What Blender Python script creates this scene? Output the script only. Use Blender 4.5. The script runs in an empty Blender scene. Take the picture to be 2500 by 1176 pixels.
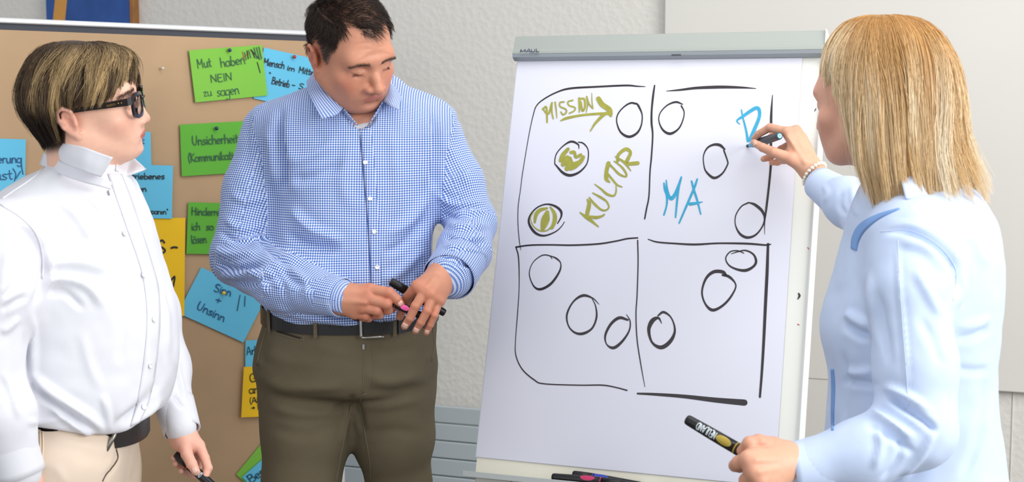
import bpy, math, random
import numpy as np
from mathutils import Vector, Matrix
from mathutils.bvhtree import BVHTree

random.seed(7)
RNG = np.random.default_rng(11)
scene = bpy.context.scene
COL = scene.collection

# ---------------------------------------------------------------- camera, world, lights, exposure
FPX, CX, CY = 3400.0, 1250.0, 588.0
PITCH = math.radians(5.4)
CAM = np.array([0.0, 0.0, 1.58])
FWD = np.array([0.0, math.cos(PITCH), -math.sin(PITCH)])
DWN = np.array([0.0, -math.sin(PITCH), -math.cos(PITCH)])
RGT = np.array([1.0, 0.0, 0.0])
cam = bpy.data.cameras.new('camera')
cam_o = bpy.data.objects.new('camera', cam)
COL.objects.link(cam_o)
cam_o.location = CAM
cam_o.rotation_euler = (math.pi / 2 - PITCH, 0, 0)
cam.sensor_width = 36.0
cam.lens = 36.0 * FPX / 2500.0
cam.clip_start = 0.05
cam.dof.use_dof = True
cam.dof.focus_distance = 3.05
cam.dof.aperture_fstop = 6.3
scene.camera = cam_o

scene.view_settings.view_transform = 'Standard'
scene.view_settings.look = 'None'
scene.view_settings.gamma = 1.0
scene.view_settings.use_curve_mapping = False
scene.view_settings.exposure = 0.36

world = bpy.data.worlds.new('room_light')
scene.world = world
world.use_nodes = True
bg = world.node_tree.nodes['Background']
bg.inputs[0].default_value = (0.93, 0.96, 1.0, 1)
bg.inputs[1].default_value = 0.50

def area(name, loc, target, size, size_y, power, color):
    l = bpy.data.lights.new(name, 'AREA')
    l.shape = 'RECTANGLE'; l.size = size; l.size_y = size_y
    l.energy = power; l.color = color
    o = bpy.data.objects.new(name, l); COL.objects.link(o)
    o.location = loc
    d = Vector(target) - Vector(loc)
    o.rotation_euler = d.to_track_quat('-Z', 'Y').to_euler()
    return o
area('window_light', (3.3, 0.3, 2.35), (0.0, 3.1, 1.2), 2.6, 1.9, 128, (1.0, 0.99, 0.97))
area('front_fill_light', (-2.2, -0.9, 2.5), (-0.1, 3.2, 1.2), 2.4, 1.7, 27, (0.97, 0.985, 1.0))  # soft fill lamp added at the front left to lift the darker side
area('ceiling_light', (0.4, 2.4, 2.95), (0.4, 2.9, 0.0), 1.8, 1.2, 16, (1.0, 0.98, 0.95))

# ---------------------------------------------------------------- pixel <-> space helpers
def P(px, py, d):
    return CAM + RGT * ((px - CX) / FPX * d) + DWN * ((py - CY) / FPX * d) + FWD * d

def ray(px, py):
    v = RGT * ((px - CX) / FPX) + DWN * ((py - CY) / FPX) + FWD
    return v / np.linalg.norm(v)

def proj(V):
    q = np.asarray(V) - CAM
    z = q @ FWD
    return np.stack([CX + FPX * (q @ RGT) / z, CY + FPX * (q @ DWN) / z], -1), z

def hit(px, py, o, n):
    r = ray(px, py)
    return CAM + r * (np.dot(np.asarray(o) - CAM, n) / np.dot(r, n))

def unit(v):
    v = np.asarray(v, float)
    return v / max(1e-9, np.linalg.norm(v))

# ---------------------------------------------------------------- materials
def lin(c):
    if isinstance(c, str):
        c = tuple(int(c[i:i + 2], 16) for i in (0, 2, 4))
    o = []
    for v in c[:3]:
        v = v / 255.0
        o.append(v / 12.92 if v <= 0.04045 else ((v + 0.055) / 1.055) ** 2.4)
    return tuple(o) + (1.0,)

def mat(name, color, rough=0.6, metal=0.0, bump=0.0, bscale=200.0, vary=0.0, vscale=8.0, sss=0.0, attr=None,
        spec=0.5, sheen=0.0, coat=0.0, detail=3.0, bdist=0.002, stretch=None, trans=0.0):
    m = bpy.data.materials.new(name)
    m.use_nodes = True
    nt = m.node_tree; N = nt.nodes; L = nt.links
    b = N['Principled BSDF']
    c = lin(color)
    b.inputs['Base Color'].default_value = c
    b.inputs['Roughness'].default_value = rough
    b.inputs['Metallic'].default_value = metal
    b.inputs['Specular IOR Level'].default_value = spec
    if sheen:
        b.inputs['Sheen Weight'].default_value = sheen
    if coat:
        b.inputs['Coat Weight'].default_value = coat
        b.inputs['Coat Roughness'].default_value = 0.15
    if trans:
        b.inputs['Transmission Weight'].default_value = trans
    if sss:
        b.inputs['Subsurface Weight'].default_value = sss
        b.inputs['Subsurface Radius'].default_value = (1.0, 0.35, 0.2)
        b.inputs['Subsurface Scale'].default_value = 0.006
    src = None
    tc = N.new('ShaderNodeTexCoord')
    vec = tc.outputs['Object']
    if stretch:
        mp = N.new('ShaderNodeMapping'); mp.inputs['Scale'].default_value = stretch
        L.new(vec, mp.inputs[0]); vec = mp.outputs[0]
    if attr:
        a = N.new('ShaderNodeAttribute'); a.attribute_name = attr
        src = a.outputs['Color']
    if vary:
        nz = N.new('ShaderNodeTexNoise'); nz.inputs['Scale'].default_value = vscale; nz.inputs['Detail'].default_value = 4
        L.new(vec, nz.inputs['Vector'])
        mr = N.new('ShaderNodeMapRange')
        mr.inputs[1].default_value = 0.25; mr.inputs[2].default_value = 0.75
        mr.inputs[3].default_value = 1.0 - vary; mr.inputs[4].default_value = 1.0 + vary
        L.new(nz.outputs[0], mr.inputs[0])
        vm = N.new('ShaderNodeVectorMath'); vm.operation = 'SCALE'
        if src is not None:
            L.new(src, vm.inputs[0])
        else:
            vm.inputs[0].default_value = c[:3]
        L.new(mr.outputs[0], vm.inputs['Scale'])
        src = vm.outputs[0]
    if src is not None:
        L.new(src, b.inputs['Base Color'])
    if bump:
        nz = N.new('ShaderNodeTexNoise'); nz.inputs['Scale'].default_value = bscale; nz.inputs['Detail'].default_value = detail
        L.new(vec, nz.inputs['Vector'])
        bp = N.new('ShaderNodeBump'); bp.inputs['Strength'].default_value = bump; bp.inputs['Distance'].default_value = bdist
        L.new(nz.outputs[0], bp.inputs['Height'])
        L.new(bp.outputs[0], b.inputs['Normal'])
    return m

# ---------------------------------------------------------------- object builders
ORG = {}
def link(o, parent, base):
    COL.objects.link(o)
    if parent is not None:
        o.parent = parent
        po = ORG[parent.name]
        o.location = tuple(np.asarray(base) - po)
    else:
        o.location = tuple(base)
    ORG[o.name] = np.asarray(base, float)

def tag(o, label=None, cat=None, group=None, kind=None):
    if label: o['label'] = label
    if cat: o['category'] = cat
    if group: o['group'] = group
    if kind: o['kind'] = kind
    return o

def empty(name, base):
    o = bpy.data.objects.new(name, None)
    o.empty_display_size = 0.05
    link(o, None, base)
    return o

def mk(name, V, F, m, parent=None, base=None, smooth=False, color=None, uv=None, mats=None, midx=None):
    """V (n,3) world positions; F quads ndarray or list of tuples."""
    V = np.asarray(V, float)
    if base is None:
        if parent is not None:
            base = ORG[parent.name]
        else:
            base = np.array([(V[:, 0].min() + V[:, 0].max()) / 2, (V[:, 1].min() + V[:, 1].max()) / 2, V[:, 2].min()])
    base = np.asarray(base, float)
    me = bpy.data.meshes.new(name)
    W = (V - base).astype(np.float32)
    if isinstance(F, np.ndarray):
        nf, k = F.shape
        me.vertices.add(len(W)); me.vertices.foreach_set('co', W.ravel())
        me.loops.add(nf * k); me.loops.foreach_set('vertex_index', F.astype(np.int32).ravel())
        me.polygons.add(nf)
        me.polygons.foreach_set('loop_start', (np.arange(nf) * k).astype(np.int32))
        me.polygons.foreach_set('loop_total', np.full(nf, k, np.int32))
        loops = F.ravel()
    else:
        me.from_pydata([tuple(v) for v in W], [], [tuple(int(i) for i in f) for f in F])
        loops = np.array([i for f in F for i in f], int)
        nf = len(F)
    if smooth:
        me.polygons.foreach_set('use_smooth', np.ones(nf, bool))
    if mats:
        for q in mats: me.materials.append(q)
        me.polygons.foreach_set('material_index', np.asarray(midx, np.int32))
    else:
        me.materials.append(m)
    if color is not None:
        a = me.color_attributes.new('tint', 'FLOAT_COLOR', 'POINT')
        c = np.ones((len(W), 4), np.float32); c[:, :3] = color
        a.data.foreach_set('color', c.ravel())
    if uv is not None:
        u = me.uv_layers.new(name='UVMap')
        if uv.shape[0] == len(W) and uv.shape[0] != len(loops):
            uv = uv[loops]
        u.data.foreach_set('uv', uv.astype(np.float32).ravel())
    me.update(); me.validate()
    o = bpy.data.objects.new(name, me)
    link(o, parent, base)
    return o

def box_vf(c, u, v, w, bev=0.0):
    """oriented box: centre, half-vectors; optional chamfer through corner cutting"""
    c, u, v, w = [np.asarray(q, float) for q in (c, u, v, w)]
    if bev <= 0:
        V = [c + a * u + b * v + d * w for a in (-1, 1) for b in (-1, 1) for d in (-1, 1)]
        F = [(0, 1, 3, 2), (4, 6, 7, 5), (0, 4, 5, 1), (2, 3, 7, 6), (0, 2, 6, 4), (1, 5, 7, 3)]
        return V, F
    lu, lv, lw = [np.linalg.norm(q) for q in (u, v, w)]
    eu, ev, ew = [max(0.0, 1 - bev / l) for l in (lu, lv, lw)]
    V = []; ix = {}
    for a in (-1, 1):
        for b in (-1, 1):
            for d in (-1, 1):
                for k, (p, q, r) in enumerate(((1, ev, ew), (eu, 1, ew), (eu, ev, 1))):
                    ix[(a, b, d, k)] = len(V)
                    V.append(c + a * p * u + b * q * v + d * r * w)
    F = []
    for s in (-1, 1):
        F.append([ix[(s, b, d, 0)] for b, d in ((-1, -1), (1, -1), (1, 1), (-1, 1))][::s])
        F.append([ix[(a, s, d, 1)] for d, a in ((-1, -1), (1, -1), (1, 1), (-1, 1))][::s])
        F.append([ix[(a, b, s, 2)] for a, b in ((-1, -1), (1, -1), (1, 1), (-1, 1))][::s])
    for a in (-1, 1):
        for b in (-1, 1):
            F.append([ix[(a, b, -1, 0)], ix[(a, b, 1, 0)], ix[(a, b, 1, 1)], ix[(a, b, -1, 1)]][::a * b])
            F.append([ix[(a, -1, b, 0)], ix[(a, -1, b, 2)], ix[(a, 1, b, 2)], ix[(a, 1, b, 0)]][::a * b])
            F.append([ix[(-1, a, b, 1)], ix[(1, a, b, 1)], ix[(1, a, b, 2)], ix[(-1, a, b, 2)]][::a * b])
            for d in (-1, 1):
                F.append([ix[(a, b, d, 0)], ix[(a, b, d, 1)], ix[(a, b, d, 2)]][::a * b * d])
    return V, F

class MB:
    def __init__(s): s.V = []; s.F = []
    def add(s, V, F):
        n = len(s.V); s.V += list(V); s.F += [tuple(i + n for i in f) for f in F]; return s
    def box(s, c, u, v, w, bev=0.0): return s.add(*box_vf(c, u, v, w, bev))
    def tube(s, pts, r, n=10, caps=True): return s.add(*tube_vf(pts, r, n, caps))
    def build(s, name, m, parent=None, **k): return mk(name, np.array(s.V), s.F, m, parent, **k)

def tube_vf(pts, r, n=10, caps=True):
    pts = np.asarray(pts, float); k = len(pts)
    r = np.full(k, r) if np.isscalar(r) else np.asarray(r, float)
    T = np.gradient(pts, axis=0); T /= np.maximum(1e-9, np.linalg.norm(T, axis=1))[:, None]
    a = np.array([0, 0, 1.0]) if abs(T[0][2]) < 0.9 else np.array([1.0, 0, 0])
    side = unit(np.cross(T[0], a)); V = []
    for i in range(k):
        side = unit(side - T[i] * np.dot(side, T[i])); up = np.cross(T[i], side)
        for j in range(n):
            t = 2 * math.pi * j / n
            V.append(pts[i] + r[i] * (math.cos(t) * side + math.sin(t) * up))
    F = []
    for i in range(k - 1):
        for j in range(n):
            q = (j + 1) % n
            F.append((i * n + j, i * n + q, (i + 1) * n + q, (i + 1) * n + j))
    if caps:
        F.append(tuple(range(n))[::-1]); F.append(tuple((k - 1) * n + j for j in range(n)))
    return V, F

def lathe_vf(p, axis, prof, n=20):
    """prof: list of (t along axis, radius)"""
    p = np.asarray(p, float); ax = unit(axis)
    pts = [p + ax * t for t, _ in prof]
    a = np.array([0, 0, 1.0]) if abs(ax[2]) < 0.9 else np.array([1.0, 0, 0])
    s = unit(np.cross(ax, a)); u = np.cross(ax, s)
    V = []; F = []
    for c, (_, r) in zip(pts, prof):
        for j in range(n):
            t = 2 * math.pi * j / n
            V.append(c + max(r, 1e-5) * (math.cos(t) * s + math.sin(t) * u))
    k = len(prof)
    for i in range(k - 1):
        for j in range(n):
            q = (j + 1) % n
            F.append((i * n + j, i * n + q, (i + 1) * n + q, (i + 1) * n + j))
    F.append(tuple(range(n))[::-1]); F.append(tuple((k - 1) * n + j for j in range(n)))
    return V, F

def sphere_vf(c, r, n=10, m=7, R=None):
    V = []; F = []
    r = np.full(3, r) if np.isscalar(r) else np.asarray(r)
    R = np.eye(3) if R is None else R
    for i in range(m + 1):
        th = math.pi * i / m
        for j in range(n):
            ph = 2 * math.pi * j / n
            V.append(np.asarray(c) + R @ (r * np.array([math.sin(th) * math.cos(ph), math.sin(th) * math.sin(ph), math.cos(th)])))
    for i in range(m):
        for j in range(n):
            q = (j + 1) % n
            F.append((i * n + j, (i + 1) * n + j, (i + 1) * n + q, i * n + q))
    return V, F

def catmull(pts, n=8):
    pts = np.asarray(pts, float)
    if len(pts) < 3:
        t = np.linspace(0, 1, n + 1)[:, None]
        return pts[0] * (1 - t) + pts[-1] * t
    q = np.vstack([2 * pts[0] - pts[1], pts, 2 * pts[-1] - pts[-2]])
    out = []
    for i in range(len(pts) - 1):
        p0, p1, p2, p3 = q[i:i + 4]
        for t in np.linspace(0, 1, n, endpoint=False):
            out.append(0.5 * ((2 * p1) + (p2 - p0) * t + (2 * p0 - 5 * p1 + 4 * p2 - p3) * t * t + (3 * p1 - p0 - 3 * p2 + p3) * t ** 3))
    out.append(pts[-1])
    return np.array(out)

# ink strokes: polylines given where they stand on a plane, turned into flat ribbons lying on it
class Plane:
    def __init__(s, o, u, v):
        s.o = np.asarray(o, float); s.u = unit(u); s.v = unit(v); s.n = unit(np.cross(s.u, s.v))
    def px(s, x, y, w=0.0):
        p = hit(x, y, s.o, s.n)
        return np.array([np.dot(p - s.o, s.u), np.dot(p - s.o, s.v), w])
    def at(s, a, b, w=0.0):
        return s.o + a * s.u + b * s.v + w * s.n

def ink(name, plane, strokes, m, parent, w=0.0006, n=7):
    """strokes: list of arrays (x, y, width px) in picture pixels, landing on the plane"""
    V = []; F = []
    for st in strokes:
        c = catmull(st, n)
        p0, _ = c[:, :2], None
        q = np.array([plane.px(x, y)[:2] for x, y in p0])
        cen = plane.at(*q.mean(0)); _, z = proj(cen[None])
        hw = c[:, 2] * 0.5 * z[0] / FPX
        T = np.gradient(q, axis=0); T /= np.maximum(1e-9, np.linalg.norm(T, axis=1))[:, None]
        Nn = np.stack([-T[:, 1], T[:, 0]], 1)
        b = len(V)
        dz = w + 0.00006 * (len(F) % 7)
        for i in range(len(q)):
            V.append(plane.at(*(q[i] + Nn[i] * hw[i]), dz)); V.append(plane.at(*(q[i] - Nn[i] * hw[i]), dz))
        for i in range(len(q) - 1):
            F.append((b + 2 * i, b + 2 * i + 1, b + 2 * i + 3, b + 2 * i + 2))
        # round ends
        for e, sgn in ((0, -1), (len(q) - 1, 1)):
            k = len(V); cpt = plane.at(*q[e], dz); V.append(cpt)
            ring = []
            for t in np.linspace(-math.pi / 2, math.pi / 2, 6):
                dd = math.cos(t) * T[e] * sgn + math.sin(t) * Nn[e]
                ring.append(len(V)); V.append(plane.at(*(q[e] + dd * hw[e]), dz))
            for a_, b_ in zip(ring[:-1], ring[1:]):
                F.append((k, a_, b_) if sgn > 0 else (k, b_, a_))
    return mk(name, np.array(V), F, m, parent)

# handwriting: single-stroke letters, x right, y up, x-height 0.55, capital 1
def arc(cx, cy, rx, ry, a0, a1, n=7):
    return [(cx + rx * math.cos(math.radians(t)), cy + ry * math.sin(math.radians(t))) for t in np.linspace(a0, a1, n)]
GL = {
 'a': (.5, [arc(.22, .27, .2, .27, 60, 330, 9), [(.42, .55), (.41, .2), (.5, 0)]]),
 'b': (.48, [[(.08, 1), (.06, .5), (.06, .02)], arc(.23, .26, .18, .26, 140, -160, 9)]),
 'c': (.42, [arc(.24, .27, .2, .27, 50, 310, 8)]),
 'd': (.5, [arc(.22, .27, .2, .27, 60, 330, 9), [(.42, 1), (.42, .4), (.46, 0)]]),
 'e': (.46, [[(.06, .26), (.38, .32)] + arc(.22, .28, .18, .27, 20, 310, 8)]),
 'g': (.5, [arc(.22, .27, .2, .26, 60, 330, 9), [(.42, .55), (.42, 0), (.36, -.36), (.2, -.42), (.05, -.3)]]),
 'h': (.5, [[(.06, 1), (.07, .4), (.06, 0)], [(.07, .35), (.2, .54), (.36, .5), (.4, .25), (.42, 0)]]),
 'i': (.2, [[(.08, .55), (.08, .2), (.12, 0)], [(.09, .78), (.11, .8)]]),
 'k': (.46, [[(.06, 1), (.07, .4), (.06, 0)], [(.38, .55), (.1, .26), (.4, 0)]]),
 'l': (.22, [[(.08, 1), (.07, .3), (.15, 0)]]),
 'm': (.72, [[(.06, .55), (.07, 0)], [(.07, .35), (.18, .55), (.3, .45), (.32, 0)], [(.32, .35), (.45, .55), (.58, .45), (.62, 0)]]),
 'n': (.5, [[(.06, .55), (.07, 0)], [(.07, .35), (.2, .55), (.36, .48), (.4, .2), (.44, 0)]]),
 'o': (.48, [arc(.23, .27, .2, .27, 90, 450, 11)]),
 'ö': (.48, [arc(.23, .27, .2, .27, 90, 450, 11), [(.14, .76), (.15, .79)], [(.32, .76), (.33, .79)]]),
 'p': (.48, [[(.06, .55), (.06, -.4)], arc(.23, .28, .18, .26, 140, -160, 9)]),
 'r': (.36, [[(.06, .55), (.08, 0)], [(.08, .35), (.18, .53), (.32, .52)]]),
 's': (.4, [[(.34, .5), (.2, .56), (.07, .44), (.2, .29), (.34, .16), (.22, .01), (.04, .06)]]),
 't': (.34, [[(.15, .9), (.15, .2), (.22, .0), (.3, .04)], [(.0, .56), (.3, .58)]]),
 'u': (.5, [[(.06, .55), (.07, .2), (.18, 0), (.34, .1), (.4, .5)], [(.4, .55), (.42, .1), (.48, 0)]]),
 'y': (.48, [[(.06, .55), (.1, .25), (.24, .18), (.38, .5)], [(.4, .55), (.36, -.1), (.24, -.4), (.06, -.3)]]),
 'z': (.44, [[(.06, .5), (.34, .54), (.08, .05), (.4, .04)]]),
 'v': (.4, [[(.04, .55), (.18, 0), (.36, .55)]]),
 'A': (.66, [[(.04, 0), (.3, 1), (.58, 0)], [(.14, .35), (.5, .38)]]),
 'B': (.56, [[(.08, 1), (.08, 0)], [(.06, .95), (.38, .92), (.4, .62), (.1, .52)], [(.1, .52), (.48, .46), (.46, .06), (.06, .02)]]),
 'E': (.52, [[(.08, 1), (.08, 0), (.44, .0)], [(.08, .98), (.44, 1.)], [(.08, .52), (.36, .53)]]),
 'G': (.66, [arc(.34, .5, .28, .5, 55, 300, 9), [(.4, .4), (.6, .42), (.56, .04)]]),
 'H': (.62, [[(.08, 1), (.08, 0)], [(.5, 1), (.5, 0)], [(.08, .5), (.5, .54)]]),
 'I': (.2, [[(.1, 1), (.1, 0)]]),
 'K': (.54, [[(.08, 1), (.08, 0)], [(.46, .96), (.12, .48), (.48, .02)]]),
 'M': (.74, [[(.08, 0), (.1, 1)], [(.1, .96), (.34, .4), (.58, .98)], [(.58, .98), (.62, 0)]]),
 'N': (.64, [[(.08, 0), (.08, 1)], [(.08, .98), (.52, .03)], [(.52, .03), (.54, 1)]]),
 'S': (.56, [[(.48, .9), (.3, 1), (.1, .86), (.14, .62), (.42, .42), (.46, .14), (.26, .0), (.05, .1)]]),
 'U': (.62, [[(.08, 1), (.08, .3), (.26, 0), (.46, .2), (.52, 1)]]),
 'L': (.5, [[(.1, 1), (.08, .0), (.44, .02)]]),
 'D': (.62, [[(.08, 1), (.08, 0)], [(.06, .98), (.4, .9), (.54, .5), (.4, .1), (.06, .02)]]),
 'C': (.6, [arc(.34, .5, .28, .5, 50, 310, 9)]),
 '(': (.3, [[(.24, 1.05), (.08, .5), (.2, -.2)]]),
 ')': (.3, [[(.06, 1.05), (.22, .5), (.1, -.2)]]),
 '+': (.5, [[(.24, .65), (.24, .1)], [(.02, .38), (.46, .4)]]),
 '-': (.5, [[(.06, .4), (.42, .42)]]),
 '"': (.24, [[(.06, 1), (.08, .8)], [(.16, 1), (.16, .8)]]),
 ',': (.2, [[(.1, .06), (.05, -.16)]]),
 '>': (.6, [[(.02, .35), (.5, .37)], [(.32, .58), (.52, .37), (.34, .14)]]),
 ' ': (.36, []),
}
def script_text(txt, x0, y0, x1, y1, cap, wpx):
    """letters from baseline start to baseline end (pixels), capital height in px"""
    tot = sum(GL[c][0] for c in txt)
    d = np.array([x1 - x0, y1 - y0], float); L = np.linalg.norm(d); e = d / L
    up = np.array([e[1], -e[0]])
    sx = L / tot; x = 0; out = []
    for c in txt:
        for st in GL[c][1]:
            j = (random.random() - .5) * .03
            out.append(np.array([[x0 + e[0] * (x + px) * sx + up[0] * (py + j) * cap,
                                  y0 + e[1] * (x + px) * sx + up[1] * (py + j) * cap,
                                  wpx * (0.85 + 0.3 * random.random())] for px, py in st]))
        x += GL[c][0]
    return out
def Zm(ox, oy, s, pts, w=None):
    return np.array([[ox + p[0] / s, oy + p[1] / s, (p[2] if len(p) > 2 else w) / s] for p in pts], float)
# ================================================================ the setting
TH = math.radians(20.5)
A_ = np.array([math.cos(TH), -math.sin(TH), 0.0])        # along the wall, to the right
NB = np.array([math.sin(TH), math.cos(TH), 0.0])         # into the wall
UP = np.array([0, 0, 1.0])
WALL0 = np.array([0.0, 4.62, 0.0])
def wallp(a, z, w=0.0):                                   # w: distance out of the wall, into the room
    return WALL0 + A_ * a + UP * z - NB * w

def wall_material(name, color, strength):
    m = mat(name, color, rough=0.85, spec=0.2)
    nt = m.node_tree; N = nt.nodes; L = nt.links; b = N['Principled BSDF']
    tc = N.new('ShaderNodeTexCoord')
    n1 = N.new('ShaderNodeTexNoise'); n1.inputs['Scale'].default_value = 70; n1.inputs['Detail'].default_value = 5; n1.inputs['Roughness'].default_value = .6
    n2 = N.new('ShaderNodeTexVoronoi'); n2.inputs['Scale'].default_value = 48
    L.new(tc.outputs['Object'], n1.inputs['Vector']); L.new(tc.outputs['Object'], n2.inputs['Vector'])
    mx = N.new('ShaderNodeMath'); mx.operation = 'ADD'
    L.new(n1.outputs[0], mx.inputs[0]); L.new(n2.outputs['Distance'], mx.inputs[1])
    bp = N.new('ShaderNodeBump'); bp.inputs['Strength'].default_value = strength; bp.inputs['Distance'].default_value = .012
    L.new(mx.outputs[0], bp.inputs['Height']); L.new(bp.outputs[0], b.inputs['Normal'])
    return m
M_wall = wall_material('rough_plaster', (216, 213, 207), .16)
M_panel = mat('smooth_panel', (214, 211, 205), rough=.55, vary=.012, vscale=2)
M_floor = mat('grey_carpet', (120, 118, 115), rough=.95, bump=.6, bscale=600, vary=.1, vscale=60)
M_rad = mat('radiator_enamel', (176, 186, 190), rough=.4)
M_rad_dark = mat('radiator_gap', (120, 128, 132), rough=.6)

mb = MB(); mb.box(wallp(0, 1.5, -.06), A_ * 6.0, UP * 1.5, NB * .06)
tag(mb.build('wall_back', M_wall, base=wallp(0, 0, 0)), 'rough white plaster wall behind the pinboard and flip chart', kind='structure')
mb = MB(); mb.box((0, 2.2, -.03), (6.0, 0, 0), (0, 5.5, 0), (0, 0, .03))
tag(mb.build('floor', M_floor), 'grey carpet floor of the meeting room', kind='structure')
# wallpaper seam, a thin raised bead on the right end of the wall
sx = hit(2471, 1050, WALL0, NB); a0 = np.dot(sx - WALL0, A_)
mb = MB(); mb.box(wallp(a0, .45, .001), A_ * .0022, UP * .45, NB * .0018, .001)
tag(mb.build('trim_1', M_wall), 'raised vertical wallpaper seam below the wall panel', kind='structure')

# big smooth panel on the wall
pl = hit(1622, 40, WALL0 - NB * .03, NB); pb = hit(2465, 957, WALL0 - NB * .03, NB)
aL = np.dot(pl - WALL0, A_); zB = pb[2]; aR = aL + 2.5
root = empty('wall_panel', wallp((aL + aR) / 2, zB, .015))
tag(root, 'large smooth pale grey panel mounted on the wall behind the flip chart', 'wall panel')
mb = MB(); mb.box(wallp((aL + aR) / 2, (zB + 2.35) / 2, .016), A_ * (aR - aL) / 2, UP * (2.35 - zB) / 2, NB * .013, .003)
mb.build('board', M_panel, root)
mb = MB(); mb.box(wallp(aL + .004, (zB + 2.35) / 2, .0025), A_ * .006, UP * (2.35 - zB) / 2, NB * .002)
mb.build('edge_strip', mat('panel_edge', (150, 142, 130), rough=.9, vary=.4, vscale=120, bump=.8, bscale=300), root)

q0 = hit(1700, 960, WALL0 - NB * .03, NB); q1 = hit(2230, 960, WALL0 - NB * .03, NB)
l0, l1 = [np.dot(q - WALL0, A_) for q in (q0, q1)]
root = empty('lower_panel', wallp((l0 + l1) / 2, .12, .015))
tag(root, 'lower smooth pale panel seen between the chart and the blonde woman', 'wall panel')
mb = MB(); mb.box(wallp((l0 + l1) / 2, (zB - .0006 + .12) / 2, .016), A_ * (l1 - l0) / 2, UP * (zB - .0006 - .12) / 2, NB * .013); mb.build('board', M_panel, root)

# radiator: flat horizontal tubes
rt = hit(1115, 992, WALL0 - NB * .09, NB); zt = rt[2]
ar0 = np.dot(hit(640, 1000, WALL0 - NB * .09, NB) - WALL0, A_); ar1 = ar0 + 1.25
root = empty('radiator', wallp((ar0 + ar1) / 2, 0.08, .06))
tag(root, 'pale grey radiator of flat horizontal tubes on the wall behind the man', 'radiator')
step = .0605
k = 0
for i in range(9):
    zc = zt - step * (i + .5)
    if zc < .09: break
    mb = MB(); mb.box(wallp((ar0 + ar1) / 2, zc, .085), A_ * (ar1 - ar0) / 2, UP * (step / 2 - .0016), NB * .008, .0035)
    mb.build('tube', M_rad, root)
for a in (ar0 + .08, (ar0 + ar1) / 2, ar1 - .08):
    mb = MB(); mb.box(wallp(a, (zt + .1) / 2 - .02, .052), A_ * .02, UP * (zt - .14) / 2, NB * .026)
    mb.build('header', M_rad_dark, root)
for a in (ar0 + .12, ar1 - .12):
    mb = MB(); mb.tube([wallp(a, .0, .055), wallp(a, .12, .055)], .012)
    mb.build('pipe', M_rad, root)

# painting on the wall, top left
M_blue = mat('painted_blue_canvas', (44, 82, 150), rough=.8, vary=.16, vscale=14, bump=.3, bscale=300)
M_orange = mat('painted_orange', (205, 148, 72), rough=.8, vary=.1, vscale=20)
M_frame = mat('brown_canvas_edge', (150, 100, 52), rough=.7, vary=.15, vscale=30)
def wl(px, py, w=.0):
    p = hit(px, py, WALL0 - NB * w, NB); return np.dot(p - WALL0, A_), p[2]
b0, _ = wl(114, 30, .03); b1, _ = wl(318, 30, .03); _, bz = wl(220, 75, .03)
root = empty('painting', wallp((b0 + b1) / 2, bz, .015))
tag(root, 'blue canvas painting with an orange stripe hung above the pinboard', 'painting')
mb = MB(); mb.box(wallp((b0 + b1) / 2, bz + .35, .018), A_ * (b1 - b0) / 2, UP * .35, NB * .0165, .002)
mb.build('canvas', M_blue, root)
pw = Plane(wallp(0, 0, .0352), A_, UP)
s0 = [pw.px(128, 62), pw.px(158, 62), pw.px(163, 0), pw.px(134, 0)]
dv = (s0[3] - s0[0]) * 5
dn = dv * min(1.0, (s0[0][1] - bz - .002) / dv[1])
V = [pw.at(*q[:2], .0005) for q in (s0[0] - dn, s0[1] - dn, s0[1] + dv, s0[0] + dv)]
mk('stripe', V, [(0, 1, 2, 3)], M_orange, root)
mb = MB(); mb.box(wallp(b1 + .009, bz + .35, .018), A_ * .0085, UP * .35, NB * .018, .002)
mb.build('frame_side', M_frame, root)

# ================================================================ flip chart
ch_o = P(CX + FPX * .2815 / 3.163, CY + FPX * .042 / 3.163, 3.163)
LEAN = math.radians(16.8)
B_ = NB * math.sin(LEAN) + UP * math.cos(LEAN)
CH = Plane(ch_o, A_, B_)
nC = CH.n
M_paper = mat('flipchart_paper', (222, 223, 235), rough=.75, spec=.25, bump=.06, bscale=9, bdist=.004)
M_board = mat('chart_board', (226, 227, 220), rough=.35)
M_rim = mat('chart_rim', (240, 241, 240), rough=.3)
M_head = mat('chart_head_bar', (160, 166, 161), rough=.45, metal=.0)
M_head2 = mat('chart_head_lip', (150, 158, 163), rough=.4)
M_alu = mat('brushed_aluminium', (190, 196, 198), rough=.35, metal=.7)
M_dark = mat('dark_plastic', (45, 47, 52), rough=.5)
def cbox(mb, u0, u1, v0, v1, w0, w1, bev=0.0):
    return mb.box(CH.at((u0 + u1) / 2, (v0 + v1) / 2, (w0 + w1) / 2), CH.u * (u1 - u0) / 2, CH.v * (v1 - v0) / 2, CH.n * (w1 - w0) / 2, bev)
TL, TR, BL, BR = [CH.px(*q) for q in ((1262, 150), (1957, 142), (1160, 1115), (1890, 1187))]
TRb = CH.px(2012, 142); 
uR = TRb[0]
vT = TL[1]; vB = BL[1]; uL = TL[0]
base = CH.at(0, 0, 0); base[2] = 0
root = empty('flip_chart', base + NB * .25)
CHART = root
tag(root, 'white flip chart stand with drawn boxes and circles on its paper', 'flip chart')
mb = MB(); cbox(mb, uL + .003, uR, vB - .062, vT + .06, -.022, -.004, .003); mb.build('board', M_board, root)
mb = MB(); cbox(mb, uR - .004, uR + .007, vB - .062, vT - .004, -.026, .003, .003); mb.build('side_rim', M_rim, root)
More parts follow.
